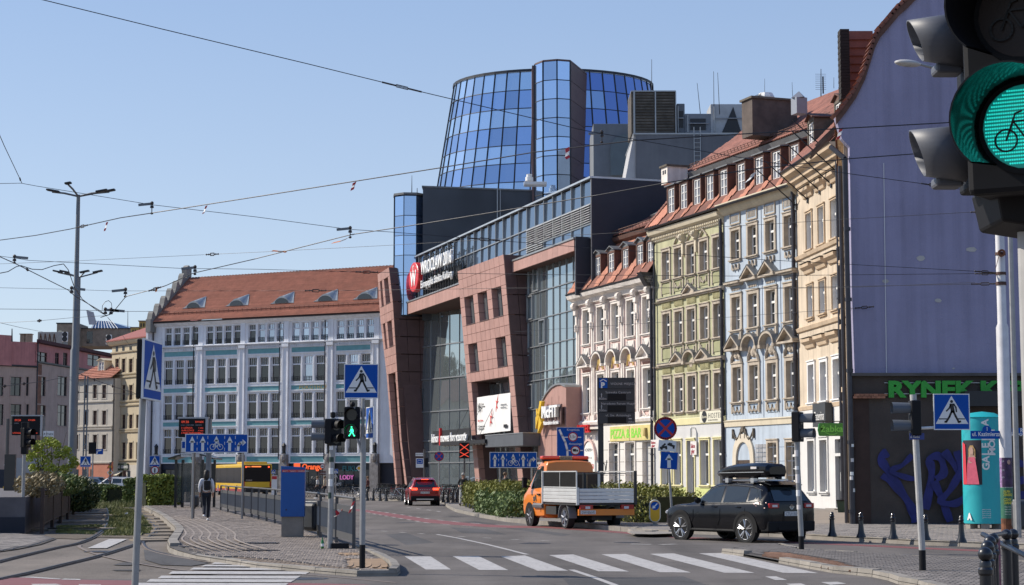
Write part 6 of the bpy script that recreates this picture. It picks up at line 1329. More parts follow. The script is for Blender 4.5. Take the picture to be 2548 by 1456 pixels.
def suv(name,label,loc,rz,paint,st,plate,lit=False,wr=.345,wb=2.65,spokes=5,detail=True,group=None):
 t=thing(name,label,'car',loc,rz,group);body,sec,side=car_body(st,paint,t);y0=st[0][0]
 for s in(-1,1):
  for y in(0,wb):arch(t,side,y,wr+.05,wr+.13,s,wr);wheel(t,s*(side(y,wr)-.11+.0),y,wr,.235,s,spokes)
  W3=[[(-.05,1.08),(.0,1.42),(-.36,1.38),(-.52,1.16)],[(.02,1.06),(.93,1.04),(.96,1.46),(.08,1.44)],[(1.02,1.04),(1.95,1.02),(1.9,1.12),(1.62,1.36),(1.44,1.45),(1.06,1.465)]]
  for w in W3:side_panel(t,'side_window',CARG,side,w,s)
  tr=MB();l=[(-.55,1.1),(-.3,1.06),(.5,1.03),(1.3,1.015),(2.0,1.0)];tr.tube([(s*(side(y,z)+.012),y,z)for y,z in l],.009,4);l=[(-.45,1.36),(-.05,1.46),(.6,1.5),(1.3,1.485),(1.6,1.4),(2.02,1.05)];tr.tube([(s*(side(y,z)+.012),y,z)for y,z in l],.007,4);tr.build('window_trim',CHROME,t)
  for y in(1.0,.02,2.1):b=MB();b.tube([(s*(side(y,z)+.004),y+(.1 if z<.5 else 0),z)for z in(.42,.6,.8,1.0)],.006,3);b.build('door_gap',BLK,t)
  for y in(1.12,.18):b=MB();b.tube([(s*(side(y,.92)+.01),y,.92),(s*(side(y,.92)+.04),y+.09,.925),(s*(side(y,.92)+.01),y+.2,.93)],.016,5);b.build('door_handle',paint,t)
  b=MB();b.ball((s*(side(1.85,1.05)+.13),1.86,1.08),.12,.07,.085,8,5);b.build('mirror',BLK,t)
  b=MB();l=[(y,.30)for y in(.42,1.0,1.6,wb-.44)];b.tube([(s*(side(y,z)-.02),y,z)for y,z in l],.04,5);b.build('sill_cladding',BLK,t)
  b=MB();b.hexa([(s*.88,y0+.19,.88),(s*.58,y0-.012,.90),(s*.58,y0+.1,.90),(s*.7,y0+.3,.9)][::-s],[(s*.885,y0+.30,1.06),(s*.56,y0+.035,1.02),(s*.56,y0+.15,1.03),(s*.7,y0+.4,1.03)][::-s]);tl_=b.build('tail_lamp',TAILON if lit else TAILR,t);side_panel(tl_,'lamp_flank',TAILON if lit else TAILR,side,[(-.73,.90),(-.40,.96),(-.30,1.02),(-.71,1.06)],s,.012);b=MB();b.box(s*.62-.17,y0-.035,.90,s*.62+.17,y0+.05,1.03);b.build('lamp_face',TAILON if lit else TAILR,tl_,bevel=.02);b=MB();b.box(s*.60-.1,y0-.04,.93,s*.60+.08,y0-.036,.99);b.build('clear_strip',LAMPW,tl_)
  b=MB();b.cyl((s*.52,-.35,1.585),(s*.54,1.25,1.62),.022,.022,6);b.build('roof_rail',CHROME,t)
  b=MB();b.ball((s*.62,st[-1][0]-.18,.74),.2,.14,.08,8,5);b.build('headlight',LAMPW,t)
 b=MB();b.quad((-.60,y0+.065,1.07),(.60,y0+.065,1.07),(.50,y0+.335,1.44),(-.50,y0+.335,1.44));b.build('rear_window',CARG,t,loc=(0,-.06,.016));b=MB();b.hexa([(-.56,y0+.18,1.49),(.56,y0+.18,1.49),(.54,y0+.5,1.56),(-.54,y0+.5,1.56)],[(-.56,y0+.16,1.51),(.56,y0+.16,1.51),(.54,y0+.5,1.6),(-.54,y0+.5,1.6)]);b.build('spoiler',paint,t)
 b=MB();b.quad((-.66,1.98+.02,1.06),(-.56,1.62,1.42),(.56,1.62,1.42),(.66,1.98+.02,1.06));b.build('windscreen',CARG,t,loc=(0,.06,.03))
 b=MB();b.hexa([(-.82,y0-.02,.30),(.82,y0-.02,.30),(.86,y0+.25,.28),(-.86,y0+.25,.28)],[(-.82,y0-.03,.56),(.82,y0-.03,.56),(.88,y0+.25,.58),(-.88,y0+.25,.58)]);b.build('rear_bumper',BLK if not lit else BLK,t,bevel=.03);b=MB();b.box(-.5,y0-.045,.34,.5,y0-.03,.41);b.build('skid_plate',ALLOY if lit else BLK,t)
 b=MB();b.box(-.26,y0-.04,.70,.26,y0-.015,.815);p=b.build('number_plate',PLATE,t);text('lettering',plate,.115,MATS['dark_print'],p,(-.235,y0-.042,.715),depth=.001,sx=.86)
 if lit:b=MB();b.box(-.2,y0+.14,1.505,.2,y0+.17,1.535);b.build('brake_light',TAILON,t);b=MB();[b.box(-.3+k*.13,y0-.02,.915,-.25+k*.13,y0-.005,.945)for k in range(5)];b.build('badge',ALLOY,t)
 else:b=MB();b.lathe([(.045,-.01),(.062,-.012),(.062,.0)],(0,y0-.005,.93),14,'y');b.box(-.09,y0-.018,.92,.09,y0-.006,.94);b.build('badge',CHROME,t)
 return t
ST1=[(-.80,.40,.93,.97,.76,.68),(-.74,.30,1.0,1.14,.87,.66),(-.5,.26,1.03,1.45,.90,.60),(-.15,.24,1.03,1.575,.90,.575),(.6,.24,1.01,1.60,.90,.575),(1.2,.24,.99,1.585,.90,.57),(1.65,.24,.975,1.49,.90,.57),(2.05,.24,.965,1.18,.90,.63),(2.35,.24,.955,1.01,.89,.74),(2.9,.25,.92,.965,.88,.74),(3.3,.28,.82,.86,.82,.68),(3.54,.36,.64,.68,.62,.5)]
NAVYP=mat('black_car_paint',(.004,.004,.006),.24,0.,var=0,coat=.25,spec=.25);REDP=mat('red_car_paint',(.27,.008,.012),.25,.2,var=0,coat=.6)
def axle_loc(px,py,rz,dx):g=G(px,py);return Vector((g.x,g.y,0))+Matrix.Rotation(rz,3,'Z')@Vector((dx,0,0))
rz=radians(34.5);L_=axle_loc(1861,1350,rz,.80)
suv('parked_car','black crossover car with chrome window line carrying a roof box',L_,rz,NAVYP,ST1,'CTU·11U9')
def on_car(v):return L_+Matrix.Rotation(rz,3,'Z')@Vector(v)
rb=thing('roof_box','glossy black roof box strapped on the crossover car','roof box',on_car((-.12,.55,1.62)),rz);S_=[]
b=MB();rings=[]
for y,z0,z1,w in((-.98,.16,.36,.30),(-.9,.10,.43,.38),(-.4,.07,.46,.42),(.3,.07,.44,.42),(.8,.08,.36,.38),(1.1,.12,.26,.28),(1.2,.16,.2,.18)):
 rings.append([(x,y,z)for x,z in((0,z0),(w*.85,z0),(w,lerp(z0,z1,.35)),(w*.93,lerp(z0,z1,.8)),(w*.6,z1),(0,z1+.01),(-w*.6,z1),(-w*.93,lerp(z0,z1,.8)),(-w,lerp(z0,z1,.35)),(-w*.85,z0))])
k=10;b.add([p for r in rings for p in r],[(i*k+j,i*k+(j+1)%k,(i+1)*k+(j+1)%k,(i+1)*k+j)for i in range(6)for j in range(k)]+[tuple(range(9,-1,-1)),tuple(60+j for j in range(k))]);o=b.build('shell',NAVYP,rb,smooth=True);o.data.set_sharp_from_angle(angle=radians(40))
b=MB();b.tube([(-.43,-.9,.22),(-.435,0,.21),(-.4,.85,.2),(-.2,1.2,.19)],.012,4);b.build('seam',ALLOY,rb);b=MB();b.box(-.43,-.62,.3,-.40,-.4,.36);b.build('sticker',SAL,rb)
for y in(-.55,.45):b=MB();b.box(-.62+.12,y-.035,.0,.62+.12,y+.035,.04);b.box(-.62+.1,y-.06,-.06,-.5+.12,y+.06,.06);b.build('crossbar',ALLOY,rb);b=MB();b.box(-.5,y-.05,.03,-.34,y+.05,.1);b.box(.34,y-.05,.03,.5,y+.05,.1);b.build('clamp',BLK,rb)
ST2=[(a,b_,c,d*1.02 if d>1.2 else d,e,f)for a,b_,c,d,e,f in ST1]
rz2=radians(8);suv('moving_car','red crossover car with lit tail lamps driving away past the bicycles',axle_loc(1020,1258,rz2,.8),rz2,REDP,ST2,'DW 7YV58',lit=True,wb=2.7)
for(px,py,Y,m,lab)in((241,1232,172,mat('greyblue_paint',(.16,.20,.24),.3,.4,var=0,coat=.7),'grey blue car half hidden by the hedge below the salmon house'),(311,1231,168,mat('white_car_paint',(.62,.62,.61),.3,0,var=0,coat=.8),'white hatchback with red tail lamp behind the far hedge'),(385,1226,174,MATS['greyblue_paint'],'car roof showing behind the hedge by the round pedestrian sign'),(408,1227,178,MATS['white_car_paint'],'pale car behind the hedge left of the tram shelter')):
 p=P(px,py,Y);suv('distant_car',lab,(p.x,Y,0),radians(78),m,ST1,'DW 1')
 # orange flatbed truck
rz3=radians(19.8);tl=axle_loc(1405,1315.5,rz3,.93);OR=mat('orange_paint',(.72,.20,.010),.3,0,var=.03,coat=.6);ALU=mat('aluminium_board',(.62,.62,.61),.4,.35,var=.08,scale=3);CH=mat('chassis_black',(.02,.02,.02),.7)
tk=thing('flatbed_truck','orange flatbed service truck with aluminium sides and orange light bar','truck',tl,rz3)
stt=[(1.86,.38,1.30,2.16,.93,.82),(1.95,.32,1.30,2.24,.97,.84),(2.4,.3,1.30,2.26,.97,.83),(2.75,.3,1.28,2.18,.97,.81),(3.1,.3,1.26,1.9,.97,.79),(3.5,.3,1.24,1.5,.96,.82),(3.7,.32,1.18,1.3,.95,.84),(4.0,.34,1.05,1.12,.92,.80),(4.2,.4,.8,.9,.8,.68)]
cb_,sec,side=car_body(stt,OR,tk)
for s in(-1,1):
 side_panel(tk,'side_window',CARG,side,[(2.15,1.34),(3.2,1.28),(3.3,1.42),(2.85,1.95),(2.6,2.04),(2.15,2.08)],s);arch(tk,side,3.25,.40,.47,s,.36);wheel(tk,s*.84,3.25,.35,.23,s,6,True);wheel(tk,s*.82,0,.35,.24,s,6,True)
 b=MB();b.tube([(s*(side(y,.72)+.005),y,.72)for y in(1.9,2.4,2.75)],.09,6);b.build('rubbing_strip',mat('grey_plastic',(.11,.115,.125),.6),tk);b=MB();b.tube([(s*(side(2.12,z)+.004),2.12,z)for z in(.5,.8,1.1,1.3,1.7,2.05)],.008,3);b.build('door_gap',BLK,tk);b=MB();b.box(s*(side(2.3,1.1))-.0,2.22,1.08,s*(side(2.3,1.1)+.04),2.42,1.13)if s>0 else b.box(s*(side(2.3,1.1)+.04),2.22,1.08,s*side(2.3,1.1),2.42,1.13);b.build('door_handle',BLK,tk)
 b=MB();b.obox((s*1.17,3.2,1.5),.16,.14,.36);b.tube([(s*.95,3.2,1.35),(s*1.15,3.2,1.4)],.03,5);b.build('mirror',BLK,tk,bevel=.03)
 m_=MB();n=9
 for i in range(n):a0,a1=pi*i/n,pi*(i+1)/n;m_.hexa([(s*.70,.48*cos(a0),.35+.5*sin(a0)),(s*.98,.48*cos(a0),.35+.5*sin(a0)),(s*.98,.48*cos(a1),.35+.5*sin(a1)),(s*.70,.48*cos(a1),.35+.5*sin(a1))],[(s*.70,.5*cos(a0),.35+.53*sin(a0)),(s*.98,.5*cos(a0),.35+.53*sin(a0)),(s*.98,.5*cos(a1),.35+.53*sin(a1)),(s*.70,.5*cos(a1),.35+.53*sin(a1))])
 m_.build('mudguard',mat('grey_guard',(.20,.21,.22),.6),tk)
b=MB();b.box(-.5,-1.2,.45,.5,1.9,.62);b.box(-.95,.75,.45,.95,1.7,.72);b.ball((0,-.0,.38),.22,.2,.2,8,6);b.cyl((-.8,0,.35),(.8,0,.35),.07,.07,8);b.box(-.3,-1.1,.3,.3,-.8,.5);b.build('chassis',CH,tk)
b=MB();b.box(-1.0,-1.34,.78,1.0,1.78,.86);b.build('bed_floor',CH,tk)
def board(x0,y0,x1,y1,z0,z1,nm,n=4):
 for k in range(n):
  a,c=lerp(z0,z1,k/n),lerp(z0,z1,(k+1)/n)-.008;b=MB();b.box(min(x0,x1)-(.015 if x0==x1 else 0),min(y0,y1)-(.015 if y0==y1 else 0),a,max(x0,x1)+(.015 if x0==x1 else 0),max(y0,y1)+(.015 if y0==y1 else 0),c);b.build(nm,ALU,tk,bevel=.012)
board(-1.02,-1.3,-1.02,1.76,.86,1.33,'side_board');board(1.02,-1.3,1.02,1.76,.86,1.33,'side_board');board(-.96,-1.36,.96,-1.36,.86,1.33,'tail_board')
for x,y in((-1.02,-1.36),(1.02,-1.36),(-1.02,1.78),(1.02,1.78)):b=MB();b.box(x-.045,y-.03,.8,x+.045,y+.03,1.36 if y<0 and x<0 else 1.9);b.build('corner_post',DARKMETAL if y<0 and x>0 else ALU,tk)
for b0 in((-1.02,-1.3,1.76),(1.02,-1.3,1.76)):
 x=b0[0]
 if x<0:
  b=MB();rect=[(-1.28,1.36),(1.74,1.36),(1.74,1.88),(-1.28,1.88)]
  for(y,z),(y2,z2)in zip(rect,rect[1:]+rect[:1]):b.cyl((x,y,z),(x,y2,z2),.025,.025,4)
  b.cyl((x,.2,1.36),(x,.2,1.88),.018,.018,4);b.build('mesh_frame',ALU,tk);b=MB()
  for k in range(20):z=1.38+k*.025;b.cyl((x,-1.27,z),(x,1.73,z),.006,.006,3)
  for k in range(60):y=-1.27+k*.05;b.cyl((x,y,1.37),(x,y,1.87),.005,.005,3)
  b.build('wire_mesh',CH,tk);b=MB();b.box(x+.012,-1.26,1.37,x+.018,1.72,1.87);b.build('mesh_sheet',mat('mesh_sheet',(.05,.045,.04),.8,var=.2),tk)
 else:b=MB();b.cyl((x,-1.3,1.88),(x,1.76,1.88),.025,.025,4);b.cyl((x,0,1.33),(x,0,1.88),.02,.02,4);b.build('side_rail',ALU,tk)
b=MB();b.box(-1.0,1.77,.86,1.0,1.82,1.86);b.build('headboard',mat('headboard_brown',(.05,.03,.02),.7,var=.3),tk);b=MB();b.cyl((-.2,.9,.86),(-.2,.9,1.85),.05,.05,6);b.cyl((.15,.9,.86),(.15,.9,1.85),.09,.09,6);b.cyl((-.1,1.2,1.8),(1,-.6,1.82),.02,.02,4);b.build('load_post',DARKMETAL,tk)
b=MB();b.box(-.98,-1.36,.46,.98,-1.28,.66);b.build('rear_bar',OR,tk)
for s in(-1,1):b=MB();b.box(s*.72-.22,-1.40,.66,s*.72+.22,-1.3,.80);o=b.build('tail_lamp',TAILR,tk);b=MB();b.box(s*.68-.08,-1.405,.67,s*.68+.08,-1.40,.75);b.build('reversing_lamp',LAMPW,o)
b=MB();b.box(-.92,-1.39,.50,-.4,-1.365,.62);o=b.build('number_plate',PLATE,tk);text('lettering','DW·856VE',.12,MATS['dark_print'],o,(-.89,-1.392,.515),depth=.001,sx=.82)
LB=mat('beacon_orange',(.62,.045,.012),.2,var=0,emit=.12,coat=.5);b=MB();b.box(-.86,2.25,2.30,-.22,2.55,2.42);b.build('light_bar',LB,tk,bevel=.04);b=MB();b.box(.25,2.25,2.30,.86,2.55,2.42);b.build('light_bar',LB,tk,bevel=.04);b=MB();b.box(-.21,2.26,2.29,.24,2.54,2.42);o=b.build('name_board',mat('sand_board',(.40,.32,.2),.6),tk);text('lettering','S&A Service',.1,MATS['dark_print'],o,(-.2,2.255,2.32),depth=.001,sx=.8);b=MB();b.box(-.86,2.3,2.22,.86,2.5,2.30);b.build('bar_foot',CH,tk)
o=text('lettering','sA',.3,MATS['dark_print'],tk,(-(side(2.7,1.0)+.012),2.86,.88),rot=(pi/2,0,-pi/2),depth=.002,bold=.01);text('lettering','S&A Service',.06,MATS['dark_print'],tk,(-(side(2.7,.8)+.014),2.88,.8),rot=(pi/2,0,-pi/2),depth=.002)
b=MB()
for k in range(60):x=random.uniform(.0,.9);y=random.uniform(-1,.6);b.cyl((x,y,1.2),(x+random.uniform(-.2,.2),y+random.uniform(-.3,.3),random.uniform(1.32,1.48)),.012,.004,3)
gs=stuff(b.build('cut_greenery',mat('dry_grass',(.16,.15,.06),.9,var=.3),None,loc=tl,rot=(0,0,rz3)))
# yellow bus
YB=mat('bus_yellow',(.72,.45,.012),.35,var=.03,coat=.4);rzb=radians(17);p=P(640,1183,152);bs=thing('city_bus','yellow articulated city bus standing at the tram stop, rear lamps lit','bus',(p.x,152,-.0),rzb)
b=MB();b.box(-1.25,0,.35,1.25,17.5,2.72);b.build('body',YB,bs,bevel=.14)
b=MB();b.box(-1.0,1.0,2.72,1.0,5,2.9);b.build('roof_unit',YB,bs,bevel=.08)
b=MB();b.box(-1.12,-.03,1.22,1.12,.1,2.60);b.build('rear_window',mat('bus_glass',(.012,.012,.014),.3,var=0,spec=.15),bs,bevel=.03)
b=MB();b.box(-1.15,-.015,.36,1.15,.05,.75);b.build('bumper',CH,bs)
for s in(-1,1):
 b=MB();b.box(s*1.1-.06,-.03,.8,s*1.1+.06,.04,1.25);b.build('tail_lamp',TAILR,bs);b=MB();b.box(s*.95-.06,-.035,2.4,s*.95+.06,.0,2.52);b.build('rear_light',TAILON,bs)
for k in range(4):b=MB();b.box(-1.265,.55+k*4.2,1.1,-1.245,4.7+k*4.2,2.42);b.build('side_window',MATS['bus_glass'],bs)
b=MB();b.box(-1.27,.1,.36,-1.24,17.4,.62);b.build('skirt',mat('bus_red',(.25,.03,.03),.5),bs);b=MB();b.box(-.5,-.05,2.44,.3,-.035,2.53);b.build('route_display',mat('led_orange',(.9,.2,.05),.5,var=0,emit=1.2),bs);text('lettering','8484',.16,MATS['led_orange'],bs,(-.9,-.04,2.42),depth=.002);text('lettering','EVOBUS',.14,ALLOY,bs,(-.95,-.04,1.30),depth=.002)
for s in(-1,1):
 for y in(3.0,9.5,14.5):wheel(bs,s*1.12,y,.48,.28,s,6,True)
 # bicycles in the racks
def bicycle():
 t=thing('bicycle','dark city bicycle locked in the crowded rack before the cinema','bicycle',(0,0,0),0,'bicycles locked before the cinema')
 for y in(-.52,.52):
  b=MB();b.lathe([(.33,-.018),(.35,0),(.33,.018)],(0,y,.35),16,'x');w=b.build('wheel',RUB,t);b=MB()
  for k in range(6):a=pi*k/6;b.cyl((0,y+.32*cos(a),.35+.32*sin(a)),(0,y-.32*cos(a),.35-.32*sin(a)),.004,.004,3)
  b.build('spokes',ALLOY,w)
 b=MB();b.tube([(0,-.52,.35),(0,-.1,.3),(0,.38,.72),(0,-.22,.78),(0,-.1,.3)],.02,5);b.tube([(0,-.52,.35),(0,-.2,.75)],.015,5);b.tube([(0,.52,.35),(0,.36,.85),(0,.33,.98)],.018,5);b.build('frame',DARKMETAL,t)
 b=MB();b.tube([(-.28,.2,1.0),(-.2,.32,1.02),(.2,.32,1.02),(.28,.2,1.0)],.014,5);b.build('handlebar',BLK,t);b=MB();b.cyl((0,-.22,.78),(0,-.24,.92),.014,.014,5);b.hexa([(-.08,-.38,.9),(.08,-.38,.9),(.03,-.1,.9),(-.03,-.1,.9)],[(-.09,-.39,.97),(.09,-.39,.97),(.03,-.08,.94),(-.03,-.08,.94)]);b.build('saddle',BLK,t)
 return t
bk0=bicycle();spots=[]
for i in range(18):spots.append((P(950+i*3.9+random.uniform(-1,1),1240,124+random.uniform(-1.5,3)),radians(70+random.uniform(-40,25))))
for i in range(20):spots.append((P(1098+i*3.9+random.uniform(-1,1),1240,118+random.uniform(-1.5,3)),radians(70+random.uniform(-40,25))))
for i in range(5):spots.append((P(856+i*7.5,1240,130+random.uniform(-1,1)),radians(80+random.uniform(-30,20))))
for i in range(4):spots.append((P(762+i*9,1240,134),radians(80+random.uniform(-30,20))))
for i,(p,a)in enumerate(spots):
 o=bk0 if i==0 else copy_tree(bk0);o.location=(p.x,p.y,.12);o.rotation_euler=(0,random.uniform(-.12,.12),a)
 if 18<=i<38:o['label']='dark bicycle in the rack between the red car and the standing man';o['group']='bicycles right of the red car'
 if i<18:o['label']='dark city bicycle in the crowded rack left of the red car'
 if i>=38:o['label']='bicycle leaning before the dark shop windows of the white building';o['group']='bicycles before the shops'
 if i%5==2:
  for ch in o.children:
   if ch.name.startswith('frame'):ch.data=ch.data.copy();ch.data.materials[0]=(ALLOY,REDP,MATS['bin_green'])[i%3]
   # signs, signals, masts and street furniture
SBLUE=mat('sign_blue',(.005,.075,.36),.5,var=.04,spec=.15);SWHITE=mat('sign_white',(.72,.72,.71),.4,var=.03);SBLACK=mat('sign_black',(.012,.012,.013),.5,var=0);SRED=mat('sign_red',(.48,.012,.02),.4,var=.04);GALV=mat('galvanised_pole',(.30,.30,.30),.5,.45,var=.12,scale=6,streak=.1);SIGB=mat('signal_black',(.007,.007,.009),.6,var=0,spec=.25);SYEL=mat('sign_yellow',(.66,.36,.01),.4,var=.04);BACKG=mat('sign_back_grey',(.28,.28,.28),.5,.3,var=.1)
GREENON=mat('green_signal_light',(.05,.8,.45),.3,var=0,emit=1.6,ecol=(.05,1,.5));IRON=mat('black_iron',(.012,.013,.017),.35,.2,var=0,coat=.3);LEDR=mat('led_red',(.7,.05,.03),.4,var=0,emit=.45,ecol=(1,.10,.04))
def strokes(b,pts,w,y,s=1.,ox=0.,oz=0.):
 for(x0,z0),(x1,z1)in zip(pts,pts[1:]):
  d=Vector((x1-x0,z1-z0));d=d.normalized()if d.length else Vector((1,0));n=Vector((-d.y,d.x))*w/2;e=d*w*.25
  q=[(x0-e.x-n.x,z0-e.y-n.y),(x1+e.x-n.x,z1+e.y-n.y),(x1+e.x+n.x,z1+e.y+n.y),(x0-e.x+n.x,z0-e.y+n.y)];b.quad(*[(ox+x*s,y,oz+z*s)for x,z in q])
def ring2(b,cx,cz,r,w,y,s=1.,ox=0.,oz=0.,n=18):strokes(b,[(cx+r*cos(2*pi*i/n),cz+r*sin(2*pi*i/n))for i in range(n+1)],w,y,s,ox,oz)
def disc2(b,cx,cz,r,y,n=16):b.disc((cx,y,cz),r,'y',n)
MAN=(([(0,.2),(.03,.0)],.11),([(-.02,.22),(-.07,.1),(-.15,.02)],.04),([(.06,.22),(.12,.12),(.13,.0)],.04),([(.0,.02),(-.07,-.14),(-.16,-.28),(-.2,-.28)],.055),([(.04,.02),(.11,-.13),(.19,-.29),(.24,-.27)],.055))
def man_sign(root,cx,cz,s,y=-.02,line=True,back=True):
 b=MB();b.box(cx-s/2,y,cz-s/2,cx+s/2,y+.02,cz+s/2);p=b.build('sign_plate',SBLUE,root,bevel=.008);b=MB();rect_frame(b,cx-s/2-.006,cx+s/2+.006,cz-s/2-.006,cz+s/2+.006,y-.001,y+.021,.016*s/.6);b.build('rim',SWHITE,p)
 b=MB();b.add([(cx-.46*s,y-.003,cz-.34*s),(cx+.46*s,y-.003,cz-.34*s),(cx,y-.003,cz+.45*s)],[(0,1,2)]);b.build('triangle',SWHITE,p)
 b=MB();disc2(b,cx,cz+.29*s,.042*s,y-.006)
 for pts,w in MAN:strokes(b,pts,w,y-.006,s,cx,cz)
 if line:strokes(b,[(-.36,-.2),(-.12,-.2)],.03,y-.005,s,cx,cz);strokes(b,[(.16,-.2),(.36,-.2)],.03,y-.005,s,cx,cz)
 b.build('pictogram',SBLACK,p)
 if back:b=MB();b.box(cx-s*.45,y+.02,cz-.05,cx+s*.45,y+.035,cz+.05);b.build('bracket',GALV,root)
def pole(root,h,r,m=None,black=.0,n=12,lean=(0,0)):
 b=MB();b.cyl((0,0,black),(lean[0],lean[1],h),r,r,n);o=b.build('pole',m or GALV,root)
 if black:b=MB();b.cyl((0,0,0),(0,0,black),r*1.04,r*1.04,n);b.build('painted_foot',SIGB,root)
 return o
def head(root,c,rz,n=2,s=.30,lit=None,vis=.22,nm='signal_head'):
 """traffic light head facing local -y of its own rotation"""
 h=bpy.data.objects.new(nm,None);COL.objects.link(h);h.parent=root;h.location=c;h.rotation_euler=(0,0,rz)
 b=MB();b.box(-s/2,0,-n*s/2,s/2,s*.55,n*s/2);b.build('housing',SIGB,h,bevel=.02)
 for k in range(n):
  z=(n/2-.5-k)*s;r=s*.37;b=MB();b.lathe([(r,0),(r*1.05,-vis*.6),(r*1.08,-vis)],(0,0,z),16,'y',radians(-35),radians(215));b.lathe([(r*.97,0),(r*1.02,-vis*.6),(r*1.05,-vis)],(0,0,z),16,'y',radians(-35),radians(215));b.build('visor',SIGB if vis<.25 else mat('visor_grey',(.09,.10,.115),.55,var=.05),h)
  b=MB();b.disc((0,-.006,z),r*.96,'y',20);b.build('lens',mat('dark_lens',(.02,.018,.016),.2,var=0),h)
  if lit==k:
   b=MB();disc2(b,0,z+.29*s*.8,.05*s,-.012)
   for pts,w in MAN:strokes(b,pts,w*1.15,-.012,s*.85,0,z-.02)
   b.build('lit_figure',GREENON,h)
 return h
def at_px(name,label,cat,px,py,z=0.,rz=0.,group=None):
 g=G(px,py,z);return thing(name,label,cat,g,rz,group),g
def top_of(px,py,Y):return P(px,py,Y).z
Y=18.6;q=P(349,1183,Y);t=thing('pedestrian_sign','tall foreshortened pedestrian crossing sign on the nearest grey pole','road sign',(q.x,Y,0));b=MB();b.cyl((-.045,0,-.0),(.01,0,P(351,990,Y).z),.035,.035,12);b.build('pole',GALV,t)
a=thing('x','x','x');del a['label'],a['category'];a.name='sign_panel';a.parent=t;a.location=(P(368,1183,Y).x-q.x,0,P(368,922,Y).z);a.rotation_euler=(0,radians(1.0),radians(83.5));man_sign(a,0,0,.60,y=-.03);b=MB();b.box(-.3,-.0,-.3,.3,.05,.3);b.build('sign_back',SIGB,a,bevel=.01)
t,g=at_px('crossing_signal','pedestrian signal showing green man under a pedestrian crossing sign','traffic light',901,1414,.09);Y=g.y;k_=Y/F_PX
zt=top_of(900,1088,Y);pole(t,zt-g.z,.052,black=.42);b=MB();b.cyl((-.01,0,zt-g.z),(-.01,0,top_of(895,912,Y)-g.z),.03,.03,10);b.tube([(-.02,-.0,zt-g.z-.25),(-.16,.02,zt-g.z+.1),(-.16,0,zt-g.z+.55)],.025,6);b.build('upper_pole',GALV,t)
man_sign(t,(895.5-901)*k_,top_of(895,949,Y)-g.z,84*k_,y=-.07);head(t,((872-901)*k_,-.02,top_of(872,1052,Y)-g.z),0,2,.29,lit=1)
b=MB();b.ball(((873-901)*k_,.05,top_of(873,1006,Y)-g.z),.05,.05,.05);b.cyl(((873-901)*k_,.05,top_of(873,1018,Y)-g.z),((873-901)*k_,.05,top_of(873,1005,Y)-g.z),.03,.03,8);b.build('beeper',SIGB,t)
a=bpy.data.objects.new('side_sign',None);COL.objects.link(a);a.parent=t;a.location=((919-901)*k_,0,top_of(919,1052,Y)-g.z);a.rotation_euler=(0,0,radians(-72));man_sign(a,.0,0,.56,y=-.02)
t,g=at_px('crossing_signal','sticker covered signal pole with grey visors beside the railing','traffic light',820.5,1364,.14);Y=g.y;h=top_of(826,1040,Y)-g.z;pole(t,h,.062,n=12,lean=(.04,0));head(t,(-.14,.0,h-.3),radians(-85),2,.28,vis=.3);head(t,(.12,-.03,h-.32),radians(38),2,.3)
b=MB();b.lathe([(.03,0),(.06,.03),(.06,.12),(0,.14)],(.04,0,h),10);b.box(-.5,-.1,0,.3,.1,.09)if False else b.box(.05,-.12,0,.42,.12,.11);b.build('fittings',SIGB,t)
for k in range(7):b=MB();b.lathe([(.0635,0),(.0635,random.uniform(.06,.16))],(.04*(1.1+k*.28)/3.1,0,1.1+k*.27),10,'z',random.uniform(2.6,3.4),random.uniform(4.6,5.6));b.build('sticker',SWHITE if k%3 else MATS['bin_green'],t)
t,g=at_px('traffic_signal','black signal head on a black footed pole before the planter','traffic light',55,1328);Y=g.y;h=top_of(54,1052,Y);pole(t,h,.055,black=.37);b=MB();b.box(-.09,-.1,h-.95,.09,.16,h+.02);b.build('junction_box',SIGB,t,bevel=.02);head(t,(.1,-.02,h-.45),radians(60),2,.3)
t,g=at_px('traffic_signal','signal on weathered pole showing two black visors beside the black car','traffic light',1993.5,1367,.08);Y=g.y;h=top_of(1982,1022,Y);k_=Y/F_PX;pole(t,h-.08,.06,black=.3,lean=((1982-1993)*k_,0));head(t,((1998-1993)*k_,0,top_of(2000,1062,Y)-.08),radians(62),2,.34,vis=.3)
for k in range(5):b=MB();z=.9+k*.3;b.lathe([(.062,z),(.062,z+random.uniform(.08,.2))],((1982-1993)*k_*z/h,0,0),10,'z',2.4,5.0);b.build('sticker',SWHITE if k%2 else SAL,t)
t,g=at_px('crossing_signal','pale signal pole with side visors and a pedestrian crossing sign on an arm','traffic light',2295,1420,.08);Y=g.y;k_=Y/F_PX;z_=lambda py:top_of(2290,py,Y)-.08;pole(t,z_(982),.058,m=mat('pale_pole',(.44,.43,.42),.6,.2,var=.15,scale=6,streak=.25),black=.36,lean=((2281-2295)*k_,0))
head(t,((2272-2295)*k_,0,z_(1040)),radians(-90),2,.31,vis=.32);man_sign(t,(2374-2295)*k_,z_(1025),88*k_,y=-.06);b=MB();b.cyl((-.06,0,z_(1066)),((2374-2295)*k_,0,z_(1062)),.025,.025,8);b.build('sign_arm',SWHITE,t)
b=MB();b.box((2268-2295)*k_,-.075,z_(1094),(2304-2295)*k_,-.06,z_(1078));o=b.build('street_plate',mat('plate_blue',(.02,.04,.2),.4),t);text('lettering','ul. Ruska',12*k_*.72,SWHITE,o,((2269-2295)*k_,-.077,z_(1090)),depth=.001,sx=.75)
Y=4.2;c=P(2548,313,Y);t=thing('bicycle_signal','huge close traffic signal with a lit green bicycle lens and grey visors','traffic light',c,0)
